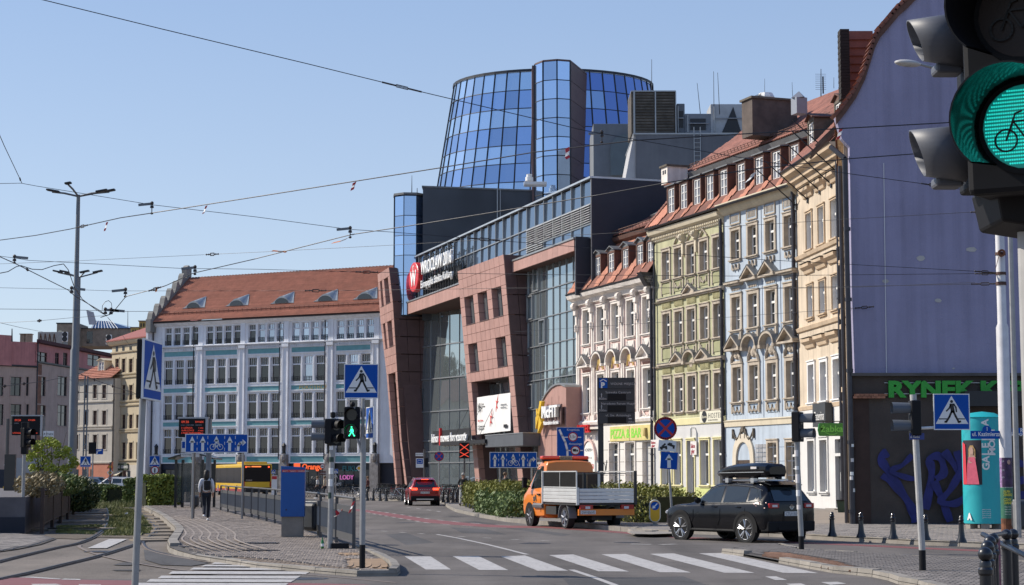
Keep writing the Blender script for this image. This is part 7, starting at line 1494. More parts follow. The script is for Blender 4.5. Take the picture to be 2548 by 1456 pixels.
GLOWV=mat('visor_inner',(.0005,.002,.002),.10,var=.0,spec=.10);VISG=mat('visor_weathered',(.09,.096,.115),.5,var=.06);DOTS=mat('green_led',(.02,.7,.6),.3,var=0,emit=.55,ecol=(.02,.9,.78));DOTB=mat('green_lens',(.0,.16,.14),.25,var=0,emit=.09,ecol=(.0,.8,.72))
hd=bpy.data.objects.new('front_head',None);COL.objects.link(hd);hd.parent=t;hd.rotation_euler=(radians(4),0,radians(-28));hd.location=(0,0,0)
b=MB();b.box(-.145,.02,-.155,.16,.2,.62);b.build('housing',SIGB,hd,bevel=.015)
for kz,lit in((0,True),(.265,False),(.53,False)):
 b=MB();n=28;pr=[(.110,.02),(.114,-.06),(.119,-.14),(.124,-.20)]
 for i in range(len(pr)-1):b.lathe([pr[i],pr[i+1]],(0,0,kz),n,'y',radians(-50),radians(230))
 b.build('visor',SIGB if not lit else GLOWV,hd,smooth=True);b=MB();b.lathe([(pr[0][0]+.004,.02),(pr[3][0]+.004,-.20),(pr[3][0],-.20)],(0,0,kz),n,'y',radians(-50),radians(230));b.build('visor_shell',SIGB,hd);b=MB();b.lathe([(.099,.012),(.113,.012),(.113,.02)],(0,0,kz),n,'y');b.build('lens_ring',SIGB,hd)
 b=MB();b.disc((0,.012,kz),.1,'y',32);b.build('lens',DOTB if lit else mat('amber_dark',(.02,.007,.003),.5,var=0),hd)
 pic=MB();f=lambda b:(ring2(b,-.34,-.24,.2,.035,0,n=16),ring2(b,.34,-.24,.2,.035,0,n=16),strokes(b,[(-.34,-.24),(-.2,.1),(.2,.1),(.02,-.24),(-.2,.1)],.035,0),strokes(b,[(-.34,-.24),(-.16,.24),(-.04,.28)],.035,0),strokes(b,[(.34,-.24),(.18,.24),(.1,.24),(.26,.24)],.035,0))
 f(pic);pic.v=[(x*.13,.002,z*.13+kz)for x,y,z in pic.v];pic.build('bicycle_pictogram',SBLACK,hd)
 if lit:
  dm=MB();dm.disc((0,0,0),.0026,'y',6);mesh_=dm.mesh('led',DOTS);ml=[]
  for i in range(-17,18):
   for j in range(-17,18):
    x,z=i*.0054,j*.0086
    if x*x+z*z<.094**2:ml.append((-x*0+abs(x+.06),Matrix.Translation((x,.007,z))))
  ml.sort(key=lambda q:q[0]);pieces(hd,'led',mesh_,[q[1]for q in ml],300)
def side_visor(c0,ax,r0,r1,ln,root):
 b=MB();a=Vector(ax).normalized();u=a.cross(Vector((0,0,1))).normalized();v=u.cross(a);n=24;vs=[]
 for r,d in((r0,0),(r1,ln)):
  for i in range(n+1):an=2*pi*i/n;vs.append(Vector(c0)+a*d*(1 if an else 1)+(u*cos(an)+v*sin(an))*r+a*(-.02*(1-sin(an))if d else 0))
 b.add(vs,[(i,i+1,n+2+i,n+1+i)for i in range(n)]);o=b.build('side_visor',VISG,root,smooth=True);md=o.modifiers.new('thickness','SOLIDIFY');md.thickness=.004
def rel(px,py,y):p=P(px,py,y);return(p.x-c.x,p.y-c.y,p.z-c.z)
Ys=4.45;sd=bpy.data.objects.new('side_head',None);COL.objects.link(sd);sd.parent=t;side_visor(rel(2398,99,Ys),(-1,.1,0),.066,.048,.14,sd);side_visor(rel(2404,382,Ys),(-1,.1,.02),.068,.054,.14,sd)
for py in(170,452):a0,a1=rel(2325,py-12,Ys+.03),rel(2394,py+14,Ys+.03);b=MB();b.box(a0[0],a0[1]-.02,a1[2],a1[0],a0[1]+.05,a0[2]);b.build('lower_lip',VISG,sd,bevel=.008)
a0,a1=rel(2402,-40,Ys),rel(2500,470,Ys);b=MB();b.box(a0[0],a0[1]-.12,a1[2],a1[0],a0[1]+.12,a0[2]);b.build('housing',SIGB,sd,bevel=.008);b=MB();b.box(a0[0]-.008,a0[1]-.128,a1[2],a0[0]+.004,a0[1]-.12,a0[2]);b.build('housing_edge',VISG,sd)
a0,a1=rel(2452,466,Ys),rel(2600,560,Ys);b=MB();b.hexa([(a0[0]+.02,.18,a1[2]),(a1[0],.18,a1[2]-.02),(a1[0],.4,a1[2]-.02),(a0[0]+.02,.4,a1[2])],[(a0[0],.16,a0[2]),(a1[0],.16,a0[2]),(a1[0],.4,a0[2]),(a0[0],.4,a0[2])]);b.build('mounting_box',SIGB,t,bevel=.008)
b=MB();q=rel(2570,728,4.5);b.cyl((q[0],q[1],-c.z),(q[0],q[1],.5),.035,.035,14);b.build('pole',MATS['pale_pole'],t)
WP=mat('white_pole_paint',(.60,.59,.60),.55,var=.12,scale=3,streak=.22);q=G(2503,1336);Y=51.5;q=P(2503,1183,Y);t=thing('tram_pole','tall white tram mast with rust, street plates and posters','pole',(q.x,Y,.1));zz=lambda py:P(2500,py,Y).z-.1
b=MB();b.lathe([(.175,0),(.175,zz(815)),(.13,zz(805)),(.125,zz(100))],n=18);b.build('shaft',WP,t,smooth=True);b=MB();b.lathe([(.17,0),(.178,0),(.178,.45),(.17,.5)],n=18);b.build('rusty_foot',mat('rust',(.17,.065,.03),.9,var=.5,scale=4),t)
for z,s in((zz(632),1),(zz(681),1),(zz(706),1.2)):b=MB();b.lathe([(.128,z-.04*s),(.15,z-.04*s),(.15,z+.04*s),(.128,z+.04*s)],n=16);b.build('band',mat('rust_dark',(.08,.04,.03),.8,var=.4,scale=8),t)
b=MB();b.lathe([(.05,-.24),(.11,-.24),(.11,-.18)],(-.02,0,zz(632)),14,'y');b.tube([(-.1,-.2,zz(632)-.1),(-.2,-.2,zz(632)-.45)],.01,4);b.build('flange',MATS['rust'],t)
def plate_on(root,x0,x1,z0,z1,y,s,size,nm='street_plate'):
 b=MB();b.box(x0,y,z0,x1,y+.02,z1);o=b.build(nm,SBLUE,root);b=MB();b.disc(((x0+x1)/2+.05,y-.001,z1+.02),.13,'y',18);b.build('number_disc',SBLUE,o);text('lettering','1',.16,SWHITE,o,((x0+x1)/2+.02,y-.004,z1-.0),depth=.001);text('lettering',s,size,SWHITE,o,(x0+.04,y-.003,z0+.08),depth=.001,bold=.003,sx=.86)
k_=Y/F_PX;plate_on(t,(2416-2503)*k_,(2488-2503)*k_,zz(1092),zz(1072),-.05,'ul. Kazimierza Wielkiego',.165);plate_on(t,(2520-2503)*k_,(2600-2503)*k_,zz(1083),zz(1065),-.05,'ul. Ruska',.17)
def wrap(root,r,z0,z1,a0,a1,m,nm='poster',n=10):b=MB();b.lathe([(r,z0),(r,z1)],(0,0,0),n,'z',a0,a1);return b.build(nm,m,root)
wrap(t,.179,zz(1212),zz(1139),radians(215),radians(330),mat('poster_purple',(.035,.012,.055),.5,var=.6,scale=9));wrap(t,.1785,zz(1212),zz(1139),radians(150),radians(214),mat('poster_lilac',(.25,.15,.30),.6,var=.7,scale=12));wrap(t,.179,zz(1290),zz(1213),radians(160),radians(330),mat('poster_green',(.03,.13,.08),.5,var=.3,scale=3))
b=MB();b.ball((.03,-.172,zz(1150)),.05,.02,.07);b.build('printed_face',mat('print_skin',(.45,.28,.22),.6),t)
YLW=mat('poster_yellow',(.62,.55,.05),.5,var=0)
for s,py in(('ALPH',1226),('ZINSKI',1234),('CZNY',1246),('DIANEK',1254)):text('lettering',s,.1,YLW,t,(-.145,-.185,zz(py)),depth=.001,bold=.003,sx=.8)
for py in(1262,1268,1274,1280):text('lettering','bilety w kasie teatru',.035,SWHITE,t,(-.12,-.185,zz(py)),depth=.001)
for s,py in(('DO',1150),('OFF',1172),('KINO',1190)):text('lettering',s,.07,SWHITE,t,(-.165,-.15,zz(py)),depth=.001)
q=P(2258,158,47);t=thing('street_lamp','flat oval street lamp head reaching out before the purple gable','street lamp',q);b=MB();b.ball((0,0,0),.36,.2,.09,16,8);b.build('lamp_head',mat('lamp_grey',(.45,.44,.43),.5,var=.05),t,smooth=True,rot=(0,.1,0));b=MB();b.ball((-.02,-.03,-.045),.2,.13,.05,12,6);b.build('lens',mat('lamp_glass',(.4,.39,.36),.2,var=0),t);b=MB();b.tube([(.34,0,-.03),(.6,0,-.1),(2.2,0,-.35),(2.72,.5,-.8),(2.72,.5,-q.z)],[.035,.04,.045,.06,.08],8);b.build('arm',GALV,t)
g=G(2446,1326,.13);t=thing('advertising_column','turquoise advertising column with a blonde woman in a red dress','advertising column',(P(2446,1183,55.5).x,55.5,.13));TQ=mat('turquoise_paper',(.012,.36,.40),.5,var=.05);z=lambda py:P(2446,py,55.5).z-.13;r=.62
b=MB();b.lathe([(r,z(1302)),(r,z(1040)),(r+.03,z(1039)),(r*.6,z(1028)),(0,z(1024))],n=40);b.build('drum',TQ,t,smooth=True);t.children[0].data.set_sharp_from_angle(angle=radians(40))
for k in range(6):a=k*pi/3+.3;b=MB();b.obox((cos(a)*.45,sin(a)*.45,z(1312)),.26,.26,.34,a);b.build('footing_block',KERB,t)
PKA,PKB=radians(188),radians(252);wrap(t,r+.004,z(1206),z(1096),PKA,PKB,mat('poster_dark',(.02,.013,.02),.5,var=.1),'poster',16)
def onc(a,py,r_=r+.008):return(r_*cos(a),r_*sin(a),z(py))
def patch(m,pix,nm='printed_figure',rr=.008):
 b=MB();b.add([onc(a,py,r+rr)for a,py in pix],[tuple(range(len(pix)))]);return b.build(nm,m,t)
A=lambda f:PKA+(PKB-PKA)*f
for m,pix,rr in((mat('print_red',(.55,.03,.05),.5),[(A(0),1100),(A(.22),1106),(A(.28),1205),(A(0),1205)],.024),(mat('print_dress',(.58,.10,.16),.5,var=.15,scale=8),[(A(.3),1205),(A(.34),1158),(A(.42),1138),(A(.72),1138),(A(.78),1160),(A(.88),1205)],.040),(mat('print_skin',(.5,.33,.25),.5,var=0),[(A(.40),1139),(A(.50),1130),(A(.64),1130),(A(.76),1139),(A(.74),1152),(A(.42),1152)],.034),(mat('print_hair',(.48,.30,.12),.5,var=.2,scale=8),[(A(.42),1140),(A(.42),1118),(A(.50),1109),(A(.64),1109),(A(.74),1120),(A(.74),1140)],.028),(MATS['print_skin'],[(A(.50),1131),(A(.48),1122),(A(.53),1113),(A(.62),1113),(A(.67),1122),(A(.64),1132)],.042)):patch(m,pix,rr=rr)
def curved_text(s,a0,py,size,m,vertical=True):
 for i,ch in enumerate(s):
  a=a0;zc=z(py)+i*size*.74;text('lettering',ch,size,m,t,((r+.012)*cos(a),(r+.012)*sin(a),zc),rot=(pi/2,-pi/2,a+pi/2),depth=.001,bold=.01,sx=1.0)
curved_text('GALERIA',radians(272),1170,.30,SWHITE);curved_text('MODY',radians(290),1134,.30,SWHITE)
text('lettering','A',.26,SWHITE,t,onc(radians(204),1292,r+.01),rot=(pi/2,0,radians(294-360+0)),depth=.001,bold=.02)
for k in range(5):text('lettering','galeria mody',.05,SWHITE,t,onc(radians(250),1268+k*5,r+.01),rot=(pi/2,0,radians(-15)),depth=.001)
t=thing('no_stopping_sign','no stopping sign above tow away plate and white arrow plate on leaning post','road sign',(P(1674,1183,52).x,52,.0));k_=52/F_PX;z=lambda py:P(1660,py,52).z;b=MB();b.cyl((0,0,0),((1657-1674)*k_,0,z(1045)),.035,.035,10);b.build('pole',GALV,t)
def no_stop(root,cx,cz,r,y=-.05):
 b=MB();b.lathe([(0,y),(r,y),(r,y+.02)],(cx,0,cz),32,'y');o=b.build('sign_plate',SBLUE,root);b=MB();ring2(b,cx,cz,r*.9,r*.2,y-.004,n=28);strokes(b,[(cx-r*.6,cz-r*.6),(cx+r*.6,cz+r*.6)],r*.2,y-.006);strokes(b,[(cx-r*.6,cz+r*.6),(cx+r*.6,cz-r*.6)],r*.2,y-.005);b.build('red_cross',SRED,o)
no_stop(t,(1656-1674)*k_,z(1066),28.5*k_)
b=MB();b.obox(((1660-1674)*k_,-.05,z(1109.5)),44*k_,.015,27*k_,0,0,radians(4));o=b.build('tow_plate',SWHITE,t,bevel=.008);b=MB();cx,cz=(1660-1674)*k_,z(1110);strokes(b,[(cx-.2,cz-.05),(cx-.02,cz-.02)],.06,-.062);strokes(b,[(cx-.14,cz-.01),(cx-.06,cz+.06)],.05,-.063);strokes(b,[(cx+.02,cz+.05),(cx+.2,cz-.01)],.06,-.064);strokes(b,[(cx+.05,cz+.08),(cx+.13,cz+.06)],.04,-.062);disc2(b,cx-.16,cz-.08,.03,-.065);disc2(b,cx-.03,cz-.07,.03,-.065);disc2(b,cx+.18,cz-.05,.03,-.065);b.build('pictogram',SBLACK,o)
def arrow(b,cx,z0,z1,w,y,hw=2.2):strokes(b,[(cx,z0),(cx,lerp(z0,z1,.6))],w,y);b.add([(cx-w*hw/2,y,lerp(z0,z1,.55)),(cx+w*hw/2,y,lerp(z0,z1,.55)),(cx,y,z1)],[(0,1,2)])
b=MB();b.obox(((1664-1674)*k_,-.05,z(1146)),42*k_,.015,42*k_,0,0,radians(4));o=b.build('arrow_plate',SBLUE,t,bevel=.01);b=MB();arrow(b,(1664-1674)*k_,z(1162),z(1130),.1,-.062);b.build('arrow',SWHITE,o)
def lane_sign(label,x0,y0,x1,y1,Y,posts,zb):
 q=P(x0,y1,Y);t=thing('lane_sign',label,'road sign',(q.x,Y,zb),0,'blue lane arrow boards');k=Y/F_PX;w=(x1-x0)*k;z0,z1=q.z-zb,P(x0,y0,Y).z-zb;h=z1-z0
 b=MB();b.box(0,-.05,z0,w,-.02,z1);o=b.build('board',SBLUE,t,bevel=.01);b=MB();rect_frame(b,-.005,w+.005,z0-.005,z1+.005,-.052,-.019,.012*w);b.build('rim',SWHITE,o);b=MB()
 for f in(.11,.28,.71):arrow(b,w*f,z0+h*.12,z0+h*.88,w*.045,-.056)
 b.add([(w*.455,-.056,z0+h*.6),(w*.54,-.056,z0+h*.6),(w*.4975,-.056,z0+h*.9)],[(0,1,2)]);strokes(b,[(w*.4975,z0+h*.55),(w*.4975,z0+h*.65)],w*.04,-.056)
 for cx in(.44,.56):ring2(b,w*cx,z0+h*.3,h*.15,h*.035,-.056,n=14)
 c=lambda x,z:(w*x,z0+h*z);strokes(b,[c(.44,.3),c(.475,.5),c(.535,.5),c(.505,.3),c(.475,.5)],h*.035,-.057);strokes(b,[c(.56,.3),c(.53,.58),c(.515,.58)],h*.035,-.057);strokes(b,[c(.505,.3),c(.44,.3)],h*.03,-.057)
 for f in(.19,.36,.63,.80):
  for zz in(.1,.42,.74):strokes(b,[c(f,zz),c(f,zz+.15)],w*.008,-.056)
 strokes(b,[c(.845,.12),c(.85,.38),c(.875,.5),c(.92,.54)],w*.042,-.056);b.add([(w*.915,-.056,z0+h*.36),(w*.975,-.056,z0+h*.54),(w*.915,-.056,z0+h*.72)],[(0,1,2)]);b.build('arrows',SWHITE,o)
 for px in posts:b=MB();x=(px-x0)*k;b.cyl((x,0,0),(x,0,z1),.04,.04,8);b.build('post',GALV,t)
lane_sign('wide blue lane arrow board over the tram platform',461,1080,616,1126,66,(481,604),.19);lane_sign('wide blue lane arrow board beside the orange truck',1218,1125,1335,1164,84,(1243,1322),.1)
t=thing('parking_board','dark parking guidance board headed WOLNE MIEJSCA on a square post','sign',(P(1487,1183,73).x,73,.1));k=73/F_PX;z=lambda py:P(1530,py,73).z-.1;W_=93*k
for i,(a,c_)in enumerate(((940,968),(968.5,997),(997.5,1026),(1026.5,1055))):b=MB();b.box(0,-.08,z(c_)+.01,W_,.02,z(a));b.build('panel',mat('board_anthracite',(.035,.038,.045),.6,var=.06),t)
b=MB();b.box(.02,.02,-0,.24,.16,z(1054));b.box(.0,.02,z(1050),W_,.1,z(945));b.build('post',MATS['board_anthracite'],t);b=MB();b.box(.06,-.095,z(966),.40,-.081,z(942));o=b.build('parking_symbol',SBLUE,t);text('lettering','P',.30,SWHITE,o,(.13,-.098,z(965)),depth=.001,bold=.015);b=MB();strokes(b,[(.1,z(949)),(.23,z(944)),(.36,z(949))],.03,-.099);b.build('roof_mark',SWHITE,o)
for s,x,py,sz in(('WOLNE MIEJSCA',.52,958,.13),('Szewska Centrum',.32,979,.13),('800m',.05,995,.13),('Narodowe Forum Muzyki',.14,1007,.125),('300m',.05,1024,.13),('ul. św. Antoniego',.32,1036,.13),('150m',1.2,1053,.12)):text('lettering',s,sz,mat('grey_print',(.42,.42,.44),.5,var=0),t,(x,-.083,z(py)),depth=.002,space=1.08)
b=MB();arrow(b,.16,z(988),z(978),.03,-.084);arrow(b,.16,z(1017),z(1007),.03,-.084);strokes(b,[(1.26,z(1042)),(1.36,z(1042))],.04,-.084);b.build('arrows',MATS['grey_print'],t)
for a,c_ in((980,996),(1009,1025),(1038,1053)):b=MB();b.box(.4,-.086,z(c_),1.15,-.081,z(a));b.build('display',SIGB,t)
t=thing('direction_board','blue board marked Krupnicza and Antoniego with two weight limits','road sign',(P(1385,1183,69).x,69,.1));k=69/F_PX;z=lambda py:P(1419,py,69).z-.1;b=MB();b.box(0,-.05,z(1146),68*k,-.02,z(1063));o=b.build('board',SBLUE,t,bevel=.01);b=MB();X=lambda px:(px-1385)*k;strokes(b,[(X(1392),z(1070)),(X(1398),z(1084)),(X(1406),z(1100)),(X(1411),z(1120)),(X(1412),z(1146))],.08,-.055);strokes(b,[(X(1404),z(1088)),(X(1445),z(1088))],.035,-.054);strokes(b,[(X(1412),z(1121)),(X(1449),z(1121))],.035,-.054);rect_frame(b,0,68*k,z(1146),z(1063),-.053,-.02,.012);b.build('road_symbol',SWHITE,o)
for py,s in((1087,'3,5t'),(1121,'')):
 b=MB();b.disc((X(1425+(0 if s else 6)),-.058,z(py)),.17,'y',20);b.build('limit_disc',SWHITE,o);b=MB();ring2(b,X(1425+(0 if s else 6)),z(py),.16,.04,-.06);b.build('limit_ring',SRED,o)
 if s:text('lettering',s,.15,SBLACK,o,(X(1425)-.13,-.062,z(py)-.05),depth=.001)
 else:b=MB();b.box(X(1431)-.1,-.064,z(py)-.04,X(1431)+.03,-.062,z(py)+.06);b.box(X(1431)+.04,-.064,z(py)-.04,X(1431)+.1,-.062,z(py)+.03);b.build('pictogram',SBLACK,o)
text('lettering','Krupnicza',.12,SWHITE,o,(X(1410),-.054,z(1072)),depth=.001);text('lettering','Antoniego',.12,SWHITE,o,(X(1415),-.054,z(1107)),depth=.001)
for px in(1394,1444):b=MB();b.cyl((X(px),0,0),(X(px),0,z(1066)),.04,.04,8);b.build('post',GALV,t)
g=G(1629,1309,.1);t=thing('traffic_beacon','yellow and white bollard with blue keep left arrow on small kerbed islet','beacon',g);s=g.y/F_PX;n=10;W_=.185
def capsule(w,z0,z1):return[(w*cos(pi*i/n),z1-w+w*sin(pi*i/n))for i in range(n+1)]+[(-w*cos(pi*i/n),z0+w-w*sin(pi*i/n))for i in range(n+1)]
b=MB();b.prism(capsule(W_,.12,.86),'y',-.08,.08);b.build('shell',mat('beacon_white',(.62,.60,.53),.5,var=.08),t,bevel=.02);b=MB();b.prism(capsule(W_*.82,.15,.83),'y',-.092,-.078);b.build('front_panel',SYEL,t);b=MB();b.disc((0,-.096,.66),.14,'y',22);o=b.build('arrow_disc',SBLUE,t);b=MB();strokes(b,[(.07,.73),(-.02,.64)],.035,-.1);b.add([(-.09,-.1,.57),(.02,-.1,.59),(-.07,-.1,.68)],[(0,1,2)]);b.build('arrow',SWHITE,o);b=MB();b.lathe([(.17,0),(.15,.04),(.07,.07),(.08,.14)],n=12);b.build('foot',KERB,t)
isl=struct(poly('kerbed_islet',[G(px,py,.1)for px,py in((1562,1324),(1575,1319),(1640,1316),(1700,1318),(1690,1327),(1620,1329),(1575,1328))],KERB));kerb(isl,[G(px,py,.0)for px,py in((1700,1324),(1620,1331),(1572,1329.5),(1560,1325),(1574,1320))],.2,.12,-.03,1.,side=-1)
def bollard(name,label,group):
 t=thing(name,label,'bollard',(0,0,0),0,group);b=MB();b.lathe([(.13,0),(.125,.03),(.085,.12),(.065,.3),(.06,.44),(.075,.45),(.075,.47),(.055,.48),(.06,.52),(.075,.53),(.06,.55),(.05,.57),(.055,.6),(.035,.64),(0,.65)],n=14);b.build('post',IRON,t,smooth=True);t.children[0].data.set_sharp_from_angle(angle=radians(30));return t
b0=bollard('bollard','short black iron bollard','iron bollards on the right kerb');SC_=None
names=('short iron bollard nearest the black car on the right kerb','short iron bollard beside the drainpipe corner','short iron bollard left of the pale signal pole','short iron bollard mostly hidden by the pale signal pole','short iron bollard beside the turquoise column')
for i,(px,py)in enumerate(((2070,1334.5),(2142,1337),(2222,1341),(2303,1344.5),(2392,1349.5))):
 o=b0 if i==0 else copy_tree(b0);o.location=G(px,py,.14);o['label']=names[i]
far=[(914,1246),(929,1246),(946,1246.5),(961,1247),(1001,1246),(1103,1250.5),(1115,1250.5),(1127,1251),(1137,1251)]
for i,(px,py)in enumerate(far):o=copy_tree(b0);o.location=G(px,py,.13);o.scale=(1,1,1.25);o['label']='thin black bollard before the bicycles left of the red car' if i<5 else 'thin black bollard between the red car and the standing man';o['group']='bollards left of the red car' if i<5 else 'bollards right of the red car'
bp=thing('barrier_post','tall black round headed post','bollard',(0,0,0),0,'round headed posts at the lower right');b=MB();b.lathe([(.085,0),(.085,.1),(.06,.12),(.06,.78),(.073,.8),(.073,.84),(.058,.86),(.058,.9),(.05,.92)]+[(.072*sin(pi*(.15+.85*i/8)),.985-.072*cos(pi*(.15+.85*i/8)))for i in range(9)],n=18);b.build('post',IRON,bp,smooth=True);bp.children[0].data.set_sharp_from_angle(angle=radians(30))
NM=('nearest','second','third','fourth','fifth')
for i,(px,ty,Y)in enumerate(((2450,1360,17.8),(2456,1344,19.6),(2462,1332,21.4),(2470,1326,22.5),(2503,1316,24.0),(2520,1315,24.4))):
 o=bp if i==0 else copy_tree(bp);zt=P(px,ty,Y).z;o.location=(P(px,ty,Y).x,Y,zt-1.06);o['label']=(NM[i]+' round headed black post of the row at lower right')if i<4 else('left of the two paired black posts before the white mast','right of the two paired black posts before the white mast')[i-4]
p0,p1=P(2472,1352,22.5),P(2503,1346,24.);r_=thing('barrier_rail','black rail with small poster between the round headed posts','railing',p0);b=MB();b.cyl((0,0,.1),p1-p0+Vector((0,0,.1)),.03,.03,8);b.cyl((.28,1.6,.06),(.6,-2,-.45),.035,.035,8);b.build('rail',IRON,r_);b=MB();b.box(.02,.3,-.75,.16,.32,.05);b.build('poster',mat('poster_mixed',(.30,.12,.16),.6,var=.6,scale=5),r_)
FP=[(880,1364),(837,1350),(797,1337),(740,1319),(684,1302),(663,1297),(643,1291.5),(626,1287),(607,1284),(586,1279),(567,1274),(549,1269)]
FW=[plat_pt(*p)for p in FP];fr=thing('platform_railing','dark grey railing with vertical bars along the tram platform edge','railing',FW[0]);RG=mat('railing_grey',(.085,.085,.088),.5,.4,var=.1);o0=FW[0]
RGB_=mat('rail_pale',(.24,.24,.24),.5,.4,var=.1)
for i,p in enumerate(FW):b=MB();q=p-o0;b.box(q.x-.035,q.y-.035,q.z,q.x+.035,q.y+.035,q.z+1.1);b.build('post',RG,fr)
for p,q in zip(FW,FW[1:]):
 a,c=p-o0,q-o0;b=MB();b.cyl(a+Vector((0,0,1.1)),c+Vector((0,0,1.1)),.03,.03,6);b.build('top_rail',RG,fr);d=c-a;n=max(2,round(d.length/.115))
 u=Vector((-d.y,d.x,0)).normalized()*.012
 for z0,z1 in((.78,.92),(.14,.30)):b=MB();b.hexa([a-u+Vector((0,0,z0)),c-u+Vector((0,0,z0)),c+u+Vector((0,0,z0)),a+u+Vector((0,0,z0))],[a-u+Vector((0,0,z1)),c-u+Vector((0,0,z1)),c+u+Vector((0,0,z1)),a+u+Vector((0,0,z1))]);b.build('flat_rail',RG,fr)
 for k in range(1,n):b=MB();v=a+d*k/n;b.box(v.x-.011,v.y-.011,v.z+.3,v.x+.011,v.y+.011,v.z+.78);b.build('bar',RGB_,fr)
def ribbon_thing(label,p,pts,w=.05,m=None,name='barrier_tape'):
 t=thing(name,label,'tape',p);pts=[Vector(q)for q in pts]
 for i,(a,c)in enumerate(zip(pts,pts[1:])):b=MB();n=Vector((w/2,.02*(-1)**i,w*.3));b.add([a-n,c-n*.9,c+n*.9,a+n],[(0,1,2,3)]);o=b.build('stripe',(m or SRED)if i%2==0 else SWHITE,t);md=o.modifiers.new('thickness','SOLIDIFY');md.thickness=.004
 return t
ribbon_thing('torn red and white tape tied low on the railing',P(845,1269,42.5),[(.1,-.03,.05),(.02,-.06,-.04),(-.06,-.05,.0),(-.03,-.08,-.12),(-.1,-.06,-.14)],.07);ribbon_thing('red and white tape strip hanging at the railing end',P(877,1255,39.5),[(.03,-.04,.06),(0,-.06,-.03),(-.03,-.05,-.1),(-.06,-.06,-.18)],.05)
g=plat_pt(728,1335);t=thing('ticket_kiosk','blue box kiosk with red strip standing on a concrete base','kiosk',g,radians(4));k=g.y/F_PX;b=MB();b.box(-27*k,-.2,0,26*k,.22,49*k);b.build('base',KERB,t);b=MB();b.hexa([(-29*k,-.25,49*k),(29*k,-.25,49*k),(29*k,.27,49*k),(-29*k,.27,49*k)],[(-29.5*k,-.25,173*k),(29.5*k,-.25,170*k),(29.5*k,.27,170*k),(-29.5*k,.27,173*k)]);b.build('cabinet',mat('kiosk_blue',(.010,.085,.31),.45,var=.06,scale=2,spec=.4),t,bevel=.01);b=MB();b.box(-27*k,-.256,158*k,29*k,-.251,164*k);o=b.build('red_strip',SRED,t);text('lettering','BILETY / TICKETS / FAHRKARTEN',.045,SWHITE,o,(-.26,-.258,159*k),depth=.001);b=MB();b.cyl((-.16,-.25,66*k),(-.16,-.27,66*k),.02,.02,8);b.build('lock',DARKMETAL,t)
BING=mat('bin_plastic',(.022,.026,.032),.5,var=.08)
def bin_(label,loc,rz,w=.42,h=.62,zb=.14):
 t=thing('litter_bin',label,'bin',loc,rz);b=MB();b.box(-w/2,-.2,zb,w/2,.2,zb+h);b.build('tub',BING,t,bevel=.09);b=MB();rect_frame(b,-w/2-.03,w/2+.03,zb-.02,zb+h+.03,-.05,.05,.03);b.build('frame',RGB_,t,bevel=.01);b=MB();b.box(-.05,.2,0,.05,.26,zb+h);b.build('stand',RG,t);return t
bin_('dark rounded litter bin in grey frame beside the blue kiosk',plat_pt(778,1333),radians(-40),.5,.72);bin_('dark bin in pale frame by the white mast at right edge',(P(2540,1183,49).x,49,.12),radians(25),.5,.75,.2);bin_('low dark bin at the left edge before the planter',G(12,1315),radians(15),1.0,.78,.05);bin_('dark bin hanging on the black stop pole',plat_pt(484,1266),radians(10),.36,.5,.1)
t=thing('leaning_post','short grey post leaning on a flat plate by the planter','post',G(24,1318));b=MB();b.cyl((0,0,0),(.09,.05,.95),.05,.05,8);b.box(-.3,-.15,0,.35,.15,.03);b.build('post',GALV,t)
t=thing('glass_bottle','green glass bottle standing by the sticker covered pole','bottle',plat_pt(802,1365));b=MB();b.lathe([(0,0),(.034,0),(.036,.02),(.036,.13),(.03,.16),(.015,.195),(.013,.235),(.016,.24),(0,.242)],n=12);b.build('glass',mat('bottle_green',(.01,.16,.03),.08,var=0,coat=.4),t,smooth=True);b=MB();b.lathe([(.037,.05),(.037,.11)],n=12);b.build('label',SWHITE,t)
g=plat_pt(436,1263);t=thing('tram_shelter','black framed glass tram shelter with overhanging roof','shelter',(g.x,g.y,g.z));k=g.y/F_PX;h=118*k;GLS=glass('shelter_glass',(.10,.12,.125),.05,spec=.8,alpha=.45)
for x,y in((0,0),(13*k,.5),(66*k,0),(84*k,1.4),(4*k,1.4)):b=MB();b.box(x-.06,y-.06,0,x+.06,y+.06,h);b.build('post',IRON,t)
for x0,x1,y in((1*k,12*k,.2),(14*k,65*k,1.3),(15*k,40*k,.1)):
 for z0,z1 in((.25,1.1),(1.13,h-.15)):b=MB();b.box(x0,y-.01,z0,x1,y+.01,z1);b.build('pane',GLS,t)
b=MB();n=8
for i in range(n):a0,a1=-12*k+i*112*k/n,-12*k+(i+1)*112*k/n;z0,z1=h+.25*sin(pi*i/n),h+.25*sin(pi*(i+1)/n);b.hexa([(a0,-.9,z0),(a1,-.9,z1),(a1,1.8,z1),(a0,1.8,z0)],[(a0,-.9,z0+.07),(a1,-.9,z1+.07),(a1,1.8,z1+.07),(a0,1.8,z0+.07)])
b.build('roof',IRON,t)
